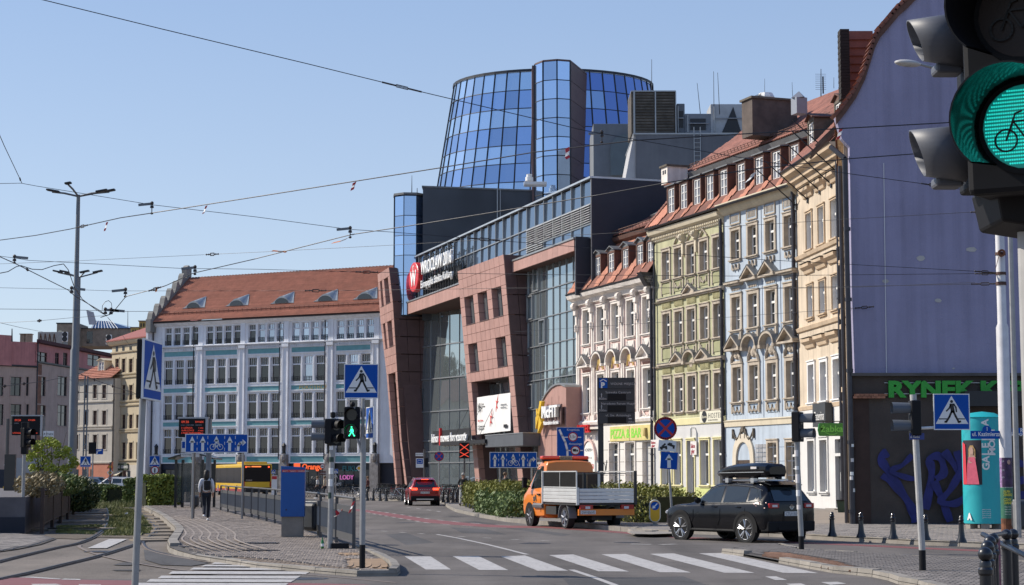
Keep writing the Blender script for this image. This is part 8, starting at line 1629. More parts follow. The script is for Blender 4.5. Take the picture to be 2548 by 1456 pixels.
def led_board(label,x0,y0,x1,y1,Y,posts,lines,zb=.19):
 q=P(x0,y1,Y);t=thing('departure_board',label,'display board',(q.x,Y,zb));k=Y/F_PX;w,h=(x1-x0)*k,(y1-y0)*k;z0=q.z-zb;b=MB();b.box(0,-.1,z0,w,.1,z0+h);b.build('case',SIGB,t,bevel=.02);b=MB();b.box(-.05,-.06,z0+h+.003,w+.12,.13,z0+h+.06);b.box(w+.003,-.08,z0-.05,w+.1,.13,z0+h);b.build('frame',mat('frame_grey',(.40,.40,.41),.4,.3,var=0),t)
 for s,fx,fz,sz in lines:text('lettering',s,sz*h*.92,LEDR if s[0]!='~' else mat('dim_print',(.3,.3,.32),.5,var=0),t,(fx*w,-.105,z0+fz*h),depth=.002)
 for px in posts:b=MB();x=(px-x0)*k;b.box(x-.05,.1,0,x+.05,.2,z0+h);b.build('post',RGB_,t)
led_board('red lit departure board at 09:30 over the tram shelter',445,1042,511,1088,69,(515,521),(('09:30',.1,.76,.2),('RYNEK',.62,.77,.16),('~LINIA  KIERUNEK  ODJAZD',.06,.62,.1),('3  LEŚNICA',.1,.46,.13),('10 PILCZYCE',.1,.32,.13),('3 PORT POPOWICE',.1,.18,.13),('1 min',.74,.46,.13),('4 min',.74,.32,.13),('7 min',.74,.18,.13),('AWARIA',.55,.04,.12)))
led_board('dim departure board at the left behind the black signal',30,1036,100,1083,84,(106,),(('09:30',.1,.74,.16),('RYNEK',.58,.75,.13),('~LINIA      ODJAZD',.06,.6,.1),('UWAGA',.04,.08,.12),('3 min',.75,.08,.12)),0)
def small(name,label,px,py,Y,zb,shapes,r=.045,top=None):
 t=thing(name,label,'road sign',(P(px,1183,Y).x,Y,zb));k=Y/F_PX;zf=lambda y:P(px,y,Y).z-zb;b=MB();b.cyl((0,0,0),(0,0,zf(top or py)),r,r,8);b.build('pole',GALV if r<.06 else RG,t)
 for kind,cx,cy,s in shapes:
  x,z=(cx-px)*k,zf(cy)
  if kind=='d6':man_sign(t,x,z,s*k,y=-.07,line=s>30)
  elif kind=='nostop':no_stop(t,x,z,s*k)
  elif kind in('diamond','warn'):
   b=MB();q=[(x-s*k,z),(x,z-s*k),(x+s*k,z),(x,z+s*k)]if kind=='diamond' else[(x-s*k,z-s*.8*k),(x+s*k,z-s*.8*k),(x,z+s*k)];b.prism(q,'y',-.07,-.05);o=b.build('sign_plate',SWHITE if kind=='diamond' else SRED,t);b=MB();cz=z if kind=='diamond' else z-s*.15*k;b.prism([(x+(u-x)*.68,cz+(v-cz)*.68)for u,v in q],'y',-.078,-.071);b.build('panel',SYEL,o)
  elif kind in('ring','ringman'):
   b=MB();b.lathe([(0,-.07),(s*k,-.07),(s*k,-.05)],(x,0,z),22,'y');o=b.build('sign_plate',SWHITE,t);b=MB();ring2(b,x,z,s*k*.88,s*k*.24,-.075);b.build('ring',SRED,o);b=MB()
   if kind=='ringman':disc2(b,x,z+.4*s*k,s*k*.12,-.075);strokes(b,[(x,z+.25*s*k),(x,z-.5*s*k)],s*k*.3,-.075)
   else:strokes(b,[(x-.4*s*k,z),(x+.4*s*k,z)],s*k*.4,-.075)
   b.build('pictogram',SBLACK,o)
  else:
   w,h,m,s_=s;b=MB();b.box(x-w*k/2,-.08,z-h*k/2,x+w*k/2,-.05,z+h*k/2);o=b.build(kind,m,t)
   if s_=='>':b=MB();strokes(b,[(x-.2,z-.2),(x-.15,z+.05),(x+.1,z+.1)],.08,-.084);b.build('arrow',SWHITE,o)
   elif s_=='bus':b=MB();rect_frame(b,x-w*k*.4,x+w*k*.4,z-h*k*.1,z+h*k*.42,-.084,-.081,.07);b.box(x-w*k*.22,-.086,z+h*k*.05,x+w*k*.22,-.081,z+h*k*.26);b.build('bus_symbol',SBLUE,o)
   elif s_=='X':b=MB();[strokes(b,[(x-w*k*.42,z+a*h*k),(x+w*k*.42,z+c*h*k)],.05,-.084)for a,c in((.4,.0),(.0,.4),(-.1,-.4),(-.4,-.1))];b.build('led_cross',LEDR,o)
   elif s_:text('lettering',s_,min(h*k*.55,w*k/max(1,len(s_.split(chr(10))[0]))*1.5),SWHITE if m is not SWHITE else SBLACK,o,(x-w*k*.45,-.083,z-h*k*.2),depth=.001)
 return t
small('stop_pole','black stop pole with bus stop sign and timetable at the platform',481,1271,66.5,.19,[('sign_plate',459,1112,(16,30,SWHITE,'bus')),('timetable',464,1131,(27,11,SWHITE,'PRZYSTANEK')),('side_plate',491,1120,(9,34,SWHITE,''))],.065,1100)
small('pedestrian_sign','small pedestrian sign on thin pole beside the climbing hedge',218,1258,103,0,[('d6',212.5,1148.5,26)],.05,1135);small('pedestrian_sign','small pedestrian sign above a round red ringed walking sign',383,1253,108,.05,[('d6',384.5,1147.5,26),('ringman',385.5,1170,10.5)],.045,1135)
small('warning_sign','orange warning triangle above priority diamond and round sign far left',274,1228,165,0,[('warn',274,1159,8.5),('diamond',274,1176,8),('ring',274,1191,6)],.1,1150);small('priority_sign','priority diamond above a round sign on pale lamp post at left edge',16,1250,120,0,[('diamond',17,1157,8),('ring',17,1173,5.5),('control_box',15,1215,(12,9,SYEL,''))],.12,1042);small('name_plate','white stop plate reading RYNEK at the left',119,1240,84,0,[('plate',119,1080,(26,15,SWHITE,'RYNEK'))],.04,1075)
small('turn_sign','dark signal back beside a blue right turn plate far left',230,1250,125,0,[('signal_back',229,1115,(19,29,SIGB,'')),('sign_plate',247,1124,(17,13,SBLUE,'>'))],.05,1100)
small('bus_stop_sign','white bus stop sign with small plate behind the red car',1055,1247,118,.12,[('upper_plate',1043,1131,(19,8,SWHITE,'RENOMA')),('sign_plate',1044,1152,(19,23,SWHITE,'bus')),('timetable',1061,1151,(8,22,SIGB,''))],.06,1118);small('no_stopping_sign','small round no stopping sign before the cinema glass',1092,1247,118,.12,[('nostop',1092,1135.5,11.8)],.045,1124);small('lane_signal','black panel with crossed red light strips before the cinema entrance',1155,1240,108,.12,[('panel',1155,1121,(25,39,SIGB,'X'))],.06,1105)
small('delivery_sign','round truck sign above brown plate near the orange shop lettering',802,1244,140,0,[('ring',802,1160,6.2),('lower_plate',802,1177,(17,9,mat('sign_brown',(.10,.03,.02),.5),'→ MUZEUM'))],.06,1155);small('pedestrian_sign','tiny pedestrian sign right of the orange shop lettering',835,1244,138,0,[('d6',835.5,1172.5,11)],.05,1167);small('pedestrian_sign','tiny pedestrian sign beside the rear of the yellow bus',680,1240,146,0,[('d6',680,1174,10)],.05,1169);small('priority_sign','priority diamond half hidden by the green man signal',896,1244,130,0,[('diamond',893,1165,7.5)],.05,1158)
q=P(1182,1183,128);t=thing('info_totem','white totem with red top beside the bus rear','totem',(P(683,1183,144).x,144,0));b=MB();b.box(-.22,-.1,0,.22,.1,1.75);b.build('body',SWHITE,t);b=MB();b.box(-.2,-.11,1.45,.2,-.1,1.7);b.build('screen',SRED,t)
MASTM=mat('mast_grey',(.16,.175,.19),.5,.4,var=.08,streak=.1);Y=84.;q=P(178,1183,Y);t=thing('lamp_mast','tall grey mast with double crown of flat street lamps','street lamp',(q.x,Y,0));z=lambda py:P(178,py,Y).z;k=Y/F_PX;b=MB();b.lathe([(.19,0),(.19,z(872)),(.14,z(866)),(.085,z(485))],n=16);b.build('shaft',MASTM,t,smooth=True)
for s,dx,dz,dy in((-1,-70,18,.3),(-1,-58,8,-.3),(1,74,18,.3),(1,62,8,-.3),(1,-8,26,-1.4)):
 b=MB();e=Vector((dx*k,dy,z(485)+dz*k*.55));b.tube([(0,0,z(489)),e*.55+Vector((0,0,z(485)))*.45,e],.045,6);b.build('arm',MASTM,t);b=MB();b.obox(e+Vector((.0,0,.06)),.55 if abs(dx)>20 else .3,.3,.09,0,0,-.18*s);b.build('lamp_head',DARKMETAL,t,bevel=.03)
Y2=98.;q2=P(186,1183,Y2);t=thing('lamp_mast','thinner mast behind with a lower crown of four lamps','street lamp',(q2.x,Y2,0));z=lambda py:P(178,py,Y2).z;k=Y2/F_PX;b=MB();b.lathe([(.085,0),(.085,z(820)),(.06,z(690))],n=12);b.build('shaft',MASTM,t)
for s,dx in((-1,-55),(-1,-38),(1,45),(1,12)):b=MB();e=Vector((dx*k,0,z(690)+12*k));b.tube([(0,0,z(690)),e],.04,5);b.build('arm',MASTM,t);b=MB();b.obox(e+Vector((0,0,.05)),.5,.3,.08,0,0,-.2*s);b.build('lamp_head',DARKMETAL,t)
Y3=118.;q=P(209,1183,Y3);t=thing('lattice_mast','pale ladder like lattice mast behind the lamp mast','mast',(q.x,Y3,0));zt=P(209,936,Y3).z;b=MB();b.box(-.12,-.04,0,-.04,.04,zt);b.box(.06,-.04,0,.14,.04,zt);b.build('leg',MASTM,t)
for i in range(int(zt/1.1)):b=MB();b.box(-.04,-.03,.4+i*1.1,.06,.03,.5+i*1.1);b.build('rung',MASTM,t)
r1,r4=T(0,3),T(3,3)
def leaves(name,m,parent,n,fn,sz=(.07,.13),loc=None):
 b=MB()
 for _ in range(n):
  p=fn()
  if p is None:continue
  p=Vector(p);s=random.uniform(*sz);a=Vector((random.gauss(0,1),random.gauss(0,1),random.gauss(0,.8))).normalized();u=a.orthogonal().normalized();v=a.cross(u);u=u*s;v=v*s*.55
  b.add([p-u,p+v*.9,p+u,p-v*.9],[(0,1,2,3)])
 return stuff(b.build(name,m,parent,loc=loc))
def leafmat(name,c,v=.35):
 m=mat(name,c,.6,var=v,scale=1.6,spec=.35,detail=3);b=m.node_tree.nodes['Principled BSDF'];b.inputs['Subsurface Weight'].default_value=.0;return m
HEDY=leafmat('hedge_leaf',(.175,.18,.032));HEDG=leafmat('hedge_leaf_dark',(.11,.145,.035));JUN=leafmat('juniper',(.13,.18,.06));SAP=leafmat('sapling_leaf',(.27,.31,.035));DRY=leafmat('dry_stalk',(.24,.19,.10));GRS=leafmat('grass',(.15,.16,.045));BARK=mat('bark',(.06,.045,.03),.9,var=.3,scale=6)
def hedge(name,label,pts,w,h,n,m,group=None,cat='hedge',core=True,bumpy=.25,sz=(.06,.12)):
 t=thing(name,label,cat,pts[0]);P0=[Vector(p)-Vector(pts[0])for p in pts];L=[(b-a).length for a,b in zip(P0,P0[1:])];tot=sum(L)
 def at(d):
  for a,b_,l in zip(P0,P0[1:],L):
   if d<=l:return a.lerp(b_,d/l),(b_-a).normalized()
   d-=l
  return P0[-1],(P0[-1]-P0[-2]).normalized()
 def fn():
  d=random.random()*tot;p,t_=at(d);nn=Vector((-t_.y,t_.x,0));q=random.uniform(-1,1);hh=h*(1+bumpy*(sin(d*1.9)*.4+sin(d*4.7+1)*.3+random.gauss(0,.25)));f=random.random()
  if f<.45:z=hh*(1-.12*q*q*random.random());y=q*w/2
  elif f<.8:z=random.random()*hh;y=(1 if random.random()<.35 else-1)*w/2*(1+random.gauss(0,.08))
  else:z=random.random()*hh;y=q*w/2
  return p+nn*y+Vector((0,0,max(.03,z)))
 leaves('foliage',m,t,n,fn,sz)
 b=MB()
 for i in range(int(tot/.9)):p,_=at(i*.9+.3);b.cyl(p,p+Vector((random.uniform(-.2,.2),random.uniform(-.2,.2),h*.8)),.025,.012,4)
 b.build('stem',BARK,t)
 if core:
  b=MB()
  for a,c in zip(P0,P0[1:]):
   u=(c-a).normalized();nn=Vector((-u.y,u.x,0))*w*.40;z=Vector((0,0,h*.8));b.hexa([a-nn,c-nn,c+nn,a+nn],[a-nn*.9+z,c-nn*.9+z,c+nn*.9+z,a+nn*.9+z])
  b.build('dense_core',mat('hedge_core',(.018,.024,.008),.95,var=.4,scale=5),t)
 return t
gp=lambda x,y,z=.1:G(x,y,z)
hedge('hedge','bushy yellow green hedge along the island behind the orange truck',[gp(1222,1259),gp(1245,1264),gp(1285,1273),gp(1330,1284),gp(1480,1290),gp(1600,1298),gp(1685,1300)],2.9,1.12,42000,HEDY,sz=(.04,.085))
hedge('juniper_shrub','low spreading juniper at the kerb left of the orange truck',[gp(1235,1274),gp(1270,1281),gp(1310,1290)],1.8,.8,5000,JUN,cat='shrub',bumpy=.4,core=False)
for i,(px,py)in enumerate(((1163,1263),(1171,1265),(1180,1268),(1193,1270),(1205,1272))):b=MB();b.hexa([(-.12,-.16,-.05),(.12,-.16,-.05),(.12,.16,-.05),(-.12,.16,-.05)],[(-.1,-.1,.22),(.1,-.1,.25),(.1,.1,.25),(-.1,.1,.22)]);o=b.build('edging_stone',KERB,farpave,loc=gp(px,py))
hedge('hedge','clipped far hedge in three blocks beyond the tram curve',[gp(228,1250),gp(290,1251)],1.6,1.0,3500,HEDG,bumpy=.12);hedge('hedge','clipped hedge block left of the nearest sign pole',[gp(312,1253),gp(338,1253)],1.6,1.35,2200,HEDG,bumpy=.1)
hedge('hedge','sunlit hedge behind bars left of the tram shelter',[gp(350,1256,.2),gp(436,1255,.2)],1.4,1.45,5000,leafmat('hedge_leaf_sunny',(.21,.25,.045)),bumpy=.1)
bf=thing('bar_fence','dark bar fence before the sunlit hedge','fence',gp(350,1259,.0));o0=bf.location.copy();a,c=gp(350,1259,0)-o0,gp(436,1259,0)-o0
for k in range(34):b=MB();p=a.lerp(c,k/33);b.box(p.x-.02,p.y-.02,.1,p.x+.02,p.y+.02,1.15);b.build('bar',DARKMETAL,bf)
b=MB();b.box(a.x,-.03,1.1,c.x,.03,1.16);b.box(a.x,-.03,.2,c.x,.03,.26);b.build('rail',DARKMETAL,bf)
PLC=mat('planter_concrete',(.115,.105,.11),.9,var=.2,scale=1.5,streak=.2);A0,A1=G(104,1328),G(216,1266);d=(A1-A0);u=d.normalized();nn=Vector((-u.y,u.x,0))
pt=thing('planter','long dark concrete planter holding a sapling and shrubs at the left','planter',A0+nn*.5);b=MB();e=d*.95;q=nn*3.4
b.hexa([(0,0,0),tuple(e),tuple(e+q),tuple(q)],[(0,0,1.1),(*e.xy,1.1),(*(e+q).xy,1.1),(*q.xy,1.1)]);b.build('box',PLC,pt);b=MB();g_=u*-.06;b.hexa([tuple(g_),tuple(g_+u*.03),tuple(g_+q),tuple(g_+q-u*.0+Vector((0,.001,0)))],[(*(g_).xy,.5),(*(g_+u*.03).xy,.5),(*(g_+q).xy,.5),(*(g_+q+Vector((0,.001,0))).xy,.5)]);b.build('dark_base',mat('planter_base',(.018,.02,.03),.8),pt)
fn_=thing('planter_fence','rust brown slatted fence panels along the planter','fence',A0);FB=mat('fence_brown',(.045,.028,.022),.7,.2,var=.25,scale=3,rand=.15);nP=7
for i in range(nP+1):p=d*i/nP;b=MB();b.box(p.x-.05,p.y-.05,0,p.x+.05,p.y+.05,1.38);b.build('post',FB,fn_)
for i in range(nP):
 a,c=d*(i/nP),d*((i+1)/nP)
 b=MB();b.cyl(a+Vector((0,0,1.3)),c+Vector((0,0,1.3)),.035,.035,6);b.cyl(a+Vector((0,0,1.12)),c+Vector((0,0,1.12)),.02,.02,5);b.cyl(a+Vector((0,0,.3)),c+Vector((0,0,.3)),.025,.025,5);b.build('rail',FB,fn_)
 for k in range(22):b=MB();p=a.lerp(c,(k+.5)/22);b.obox((p.x,p.y,.7),.03,.20,.8,atan2(u.y,u.x)+pi/2);b.build('slat',FB,fn_)
def blob(cx,cy,cz,rx,ry,rz_):
 def f():
  a=Vector((random.gauss(0,1),random.gauss(0,1),random.gauss(0,1))).normalized()*(random.random()**.45);return(cx+a.x*rx,cy+a.y*ry,cz+a.z*rz_)
 return f
Y=63;sp=P(118,1183,Y);t=thing('sapling_tree','young tree with loose yellow green leaves growing from the planter','tree',(sp.x,Y,1.05));k=Y/F_PX;cr=[blob((x-118)*k*1.1,yy,P(118,py,Y).z-1.05,r1*k*.9,.45,r2*k*.9)for x,py,r1,r2,yy in((95,1110,16,16,0),(115,1100,20,18,.3),(82,1135,16,18,-.2),(108,1140,24,26,.1),(140,1130,20,22,.2),(160,1125,16,18,0),(172,1150,12,18,.3),(125,1165,26,16,0),(88,1165,16,14,0),(155,1165,18,14,.2),(135,1105,12,12,0))]
leaves('crown',SAP,t,2000,lambda:random.choice(cr)(),(.04,.07));b=MB()
for i in range(9):a=random.uniform(-1,1);b.tube([(a*.12,random.uniform(-.1,.1),0),(a*.35,.05,.9),(a*.75+random.uniform(-.2,.2),.1,1.9+random.random()*.5)],[.022,.016,.006],5)
b.build('trunk',BARK,t)
for lab,px,py,Y,rx,rz_,n,m,sz in(('dry brownish shrub with thin stalks in the planter front',100,1205,58,.75,.42,2600,DRY,(.03,.09)),('low leafy shrub in the middle of the planter',150,1205,68,.9,.45,2200,HEDG,(.05,.09)),('dark ivy hanging over the planter fence',190,1228,76,1.0,.75,3800,leafmat('ivy_leaf',(.04,.06,.015)),(.05,.1)),('ivy mound at the far end of the planter fence',207,1236,86,.7,.7,2400,MATS['ivy_leaf'],(.05,.1))):
 q=P(px,py,Y);t=thing('shrub',lab,'shrub',q);leaves('foliage',m,t,n,blob(0,0,0,rx,1.6,rz_),sz);b=MB();[b.cyl((random.uniform(-.4,.4),0,-rz_),(random.uniform(-.6,.6),random.uniform(-.4,.4),rz_*random.uniform(.4,1.2)),.012,.004,4)for _ in range(14)];b.build('stem',BARK if m is not DRY else DRY,t)
t=thing('glass_screen','pale glass screen of the stop behind the sapling','glass screen',(P(40,1183,78).x,78,0));b=MB();b.box(0,-.02,.3,1.1,.02,2.5);b.build('pane',mat('pale_screen',(.30,.31,.33),.15,var=.1),t);b=MB();b.box(-.5,-.06,0,-.03,.06,2.65);b.box(1.12,-.06,0,1.2,.06,2.6);b.build('post',IRON,t)
def in_poly(pl,z):
 xs,ys=[p.x for p in pl],[p.y for p in pl]
 def f():
  for _ in range(20):
   p=(random.uniform(min(xs),max(xs)),random.uniform(min(ys),max(ys)))
   if inside(p,pl):return(*p,z)
 return f
def grass(label_name,pix,n,h,m):
 f=in_poly([G(*r1(*p))for p in pix],.0);b=MB()
 for _ in range(n):
  p=f()
  if not p:continue
  p=Vector(p);hh=h*random.uniform(.3,1.2)*(.6+.5*sin(p.x*3)*sin(p.y*.9));a=random.random()*6.3;w=Vector((cos(a),sin(a),0))*.018;l=Vector((random.gauss(0,.4),random.gauss(0,.4),0))*hh;b.add([p-w,p+w,p+l+Vector((0,0,max(.02,hh)))],[(0,1,2)])
 stuff(b.build(label_name,m,None))
grass('track_grass',[(1085,700),(1315,700),(1420,785),(1520,890),(1480,950),(1380,962),(1010,962),(1090,870)],26000,.17,GRS);grass('verge_grass',[(885,700),(900,600),(1000,590),(1360,620),(1400,680),(1060,690)],9000,.4,GRS);grass('trackside_weeds',[(560,880),(900,850),(1040,870),(930,950),(560,940)],5000,.10,GRS);grass('fence_weeds',[(1430,640),(1745,640),(1745,668),(1430,668)],5000,.5,leafmat('weed',(.09,.12,.03)))
for px,py,m,lab in((1255,765,SWHITE,'white scrap of paper lying in the track grass'),(165,880,SAL,'crumpled pale wrapper on the paving by the leaning post')):
 g=G(*r1(px,py));t=thing('litter',lab,'litter',g+Vector((0,0,.05)));b=MB();b.add([(-.12,0,0),(0,-.1,.03),(.12,.02,.0),(.03,.1,.1),(-.06,.05,.07)],[(0,1,2,3),(0,3,4)]);o=b.build('paper',m,t);md=o.modifiers.new('thickness','SOLIDIFY');md.thickness=.006
 # people
SKIN=mat('skin',(.42,.24,.17),.6,var=.05)
def skin(name,V,E,m,parent,lv=1):
 ks=list(V);me=bpy.data.meshes.new(name);me.from_pydata([V[k][:3]for k in ks],[(ks.index(a),ks.index(c))for a,c in E],[]);me.materials.append(m);o=bpy.data.objects.new(name,me);COL.objects.link(o);o.parent=parent
 md=o.modifiers.new('skin','SKIN');md.use_smooth_shade=True;o.modifiers.new('smooth','SUBSURF').levels=lv;o.modifiers['smooth'].render_levels=lv+1
 sv=me.skin_vertices[0].data if me.skin_vertices else None
 if sv is None:me.skin_vertices.new()if hasattr(me.skin_vertices,'new')else None;sv=me.skin_vertices[0].data
 for i,k in enumerate(ks):sv[i].radius=(V[k][3],V[k][3]*(V[k][4]if len(V[k])>4 else 1));sv[i].use_root=i==0
 return o
def person(label,loc,rz,H,top,trous,hair,legs,arms,shoe=SWHITE,sit=False,long_hair=False,face=False,bag=None):
 t=thing('person',label,'person',loc,rz);s=H/1.7;t.scale=(s,s,s)
 hz=.48 if sit else .93;o=hz-.93
 V=dict(pelvis=(0,0,hz,.115,.8),waist=(0,.0,1.1+o,.10,.75),chest=(0,.01,1.28+o,.125,.7),neck=(0,.01,1.47+o,.05),skull=(0,.03,1.56+o,.075),crown=(0,.025,1.64+o,.078));E=[('pelvis','waist'),('waist','chest'),('chest','neck'),('neck','skull'),('skull','crown')]
 for i,sd in enumerate('lr'):
  x=-1 if i==0 else 1;kn,an=legs[i];el,wr=arms[i]
  V.update({sd+'hip':(x*.09,0,hz-.05,.085),sd+'knee':(x*.10+kn[0],kn[1],kn[2],.058),sd+'ankle':(x*.10+an[0],an[1],an[2],.038),sd+'sh':(x*.175,0,1.40+o,.056),sd+'el':(x*.23+el[0],el[1],el[2]+o,.042),sd+'wr':(x*.22+wr[0],wr[1],wr[2]+o,.030)})
  E+=[('pelvis',sd+'hip'),(sd+'hip',sd+'knee'),(sd+'knee',sd+'ankle'),('chest',sd+'sh'),(sd+'sh',sd+'el'),(sd+'el',sd+'wr')]
  w=Vector(V[sd+'wr'][:3]);e=Vector(V[sd+'el'][:3]);dd=(w-e).normalized();V[sd+'hand']=(*(w+dd*.09),.032);E.append((sd+'wr',sd+'hand'))
  for f in range(4):fp=w+dd*(.15-.012*abs(f-1.3))+Vector((0,(f-1.5)*.02,-.01));V[f'{sd}f{f}']=(*fp,.010);E.append((sd+'hand',f'{sd}f{f}'))
  V[sd+'th']=(*(w+dd*.07+Vector((-x*.035,.03,0))),.011);E.append((sd+'wr',sd+'th'))
 skin('body',V,E,SKIN,t)
 g=lambda k,f=1.18,dz=0:(V[k][0],V[k][1],V[k][2]+dz,V[k][3]*f+.008,*(V[k][4:]))
 T_={k:g(k)for k in('chest','waist','pelvis','lsh','lel','rsh','rel')};T_['collar']=(0,.01,1.44+o,.06)
 for sd in 'lr':w,e=Vector(V[sd+'wr'][:3]),Vector(V[sd+'el'][:3]);T_[sd+'cuff']=(*lerp(e,w,.85),.042)
 skin('shirt',T_,[('chest','waist'),('waist','pelvis'),('chest','collar'),('chest','lsh'),('lsh','lel'),('lel','lcuff'),('chest','rsh'),('rsh','rel'),('rel','rcuff')],top,t)
 R_={k:g(k,1.1 if not bag=='wide' else 1.35)for k in('pelvis','lhip','rhip','lknee','rknee','lankle','rankle')};skin('trousers',R_,[('pelvis','lhip'),('pelvis','rhip'),('lhip','lknee'),('rhip','rknee'),('lknee','lankle'),('rknee','rankle')],trous,t)
 for sd in 'lr':a=V[sd+'ankle'];b=MB();b.ball((a[0],a[1]+.06,a[2]-.045),.045,.13,.045,10,6);b.build('shoe',shoe,t,smooth=True,rot=None)
 b=MB();b.ball((0,.005 if not face else .0,1.645+o),.098,.108,.098,12,8)
 if long_hair:b.ball((0,-.05,1.53+o),.10,.07,.17,12,8)
 b.build('hair',hair,t,smooth=True)
 if face:
  b=MB();[b.ball((x,.108,1.60+o),.012,.008,.008,6,4)for x in(-.032,.032)];b.box(-.025,.105,1.525+o,.025,.112,1.532+o);b.build('eyes_and_mouth',SBLACK,t);b=MB();b.ball((0,.115,1.57+o),.014,.02,.022,6,4);[b.ball((x,.02,1.585+o),.012,.02,.03,6,4)for x in(-.085,.085)];b.build('nose_and_ears',SKIN,t)
 return t
STRIPE=mat('striped_shirt',(.62,.62,.62),.85,var=.0);nt=STRIPE.node_tree;gN=nt.nodes.new('ShaderNodeTexCoord');wv=nt.nodes.new('ShaderNodeTexWave');wv.bands_direction='X';wv.inputs['Scale'].default_value=9;rm=nt.nodes.new('ShaderNodeMix');rm.data_type='RGBA';rm.inputs[6].default_value=(.78,.78,.78,1);rm.inputs[7].default_value=(.50,.50,.54,1);nt.links.new(gN.outputs['Object'],wv.inputs[0]);nt.links.new(wv.outputs['Fac'],rm.inputs[0]);nt.links.new(rm.outputs[2],nt.nodes['Principled BSDF'].inputs['Base Color'])
CL=lambda n,c:mat('cloth_'+n,c,.9,var=.12,scale=5)
HB,HG=mat('hair_dark',(.014,.009,.007),.6,var=.2),mat('hair_grey',(.35,.33,.30),.7,var=.2);NAV,WHT,BLK2=CL('navy',(.012,.014,.022)),CL('white',(.56,.55,.53)),CL('black',(.014,.014,.015))
ARM=((0,-.03,1.14),(0,.10,.92));LEG=((0,.02,.5),(0,-.02,.09))
w=person('woman in striped shirt and dark leggings walking away with black backpack',plat_pt(512,1295.5),radians(6),1.72,STRIPE,NAV,HB,(((.03,-.02,.48),(.05,-.34,.22)),((-.03,.12,.52),(-.05,.12,.08))),(((0,-.03,1.14),(.0,.06,.92)),ARM),long_hair=True)
bp_=thing('backpack','small black backpack on the walking woman','backpack',w.location+Vector((.06,-.2,1.22)),w.rotation_euler.z);b=MB();b.box(-.12,-.09,-.17,.12,.06,.17);b.build('sack',BLK2,bp_,bevel=.05);b=MB();b.box(-.09,-.12,-.14,.09,-.09,-.0);b.build('pocket',BLK2,bp_,bevel=.02);b=MB();[b.tube([(x,.04,.18),(x*1.1,.12,.26),(x*.9,.2,.1)],.018,5)for x in(-.1,.1)];b.build('strap',BLK2,bp_)
m=person('man in black jacket, sunglasses and white trousers standing by the kerb',G(1152,1257,.13),radians(160),1.73,BLK2,WHT,HG,(((-.02,.03,.5),(-.03,.0,.09)),((.02,.03,.5),(.05,.02,.09))),(((-.05,.08,1.15),(.10,.22,1.1)),((.05,.02,1.14),(-.06,.22,1.02))),shoe=CL('brown',(.06,.03,.025)),face=True,bag='wide')
b=MB();b.box(-.07,.1,1.59,.07,.125,1.62);b.build('sunglasses',SBLACK,m);bg_=thing('shoulder_bag','dark bag hanging before the man in white trousers','bag',m.location+Vector((.02,-.24,.98)),0);b=MB();b.ball((0,0,0),.15,.09,.16,10,8);b.build('bag',BLK2,bg_,smooth=True)
person('person in dark clothes standing behind the hedge by the cinema door',P(1256,1183,100)*Vector((1,1,0))if False else Vector((P(1256,1183,100).x,100,.12)),radians(-60),1.78,BLK2,BLK2,mat('hair_brown',(.12,.07,.035),.7),(LEG,LEG),(ARM,((.1,.2,1.2),(.2,.4,1.25))))
person('person in pale blue shirt sitting low beside the hedge end',Vector((P(1181,1183,108).x,108,.13)),radians(120),1.7,CL('blue',(.22,.26,.38)),NAV,MATS['hair_brown'],(((0,.42,.5),(0,.42,.1)),((0,.42,.5),(0,.40,.1))),(((0,.1,1.16),(-.05,.35,1.02)),((0,.1,1.16),(-.05,.35,1.02))),sit=True)
for px,Y,lab,c in((790,137,'person in white top beside the shop under the orange lettering',WHT),(808,138,'person in cream top near the truck sign',CL('cream',(.5,.42,.3))),(915,133,'person in dark top carrying a white bag behind the signal pole',CL('wine',(.09,.03,.03)))):person(lab,Vector((P(px,1183,Y).x,Y,.0)),radians(80),1.68,c,NAV,MATS['hair_brown'],(LEG,((0,.1,.5),(0,.15,.09))),(ARM,ARM))
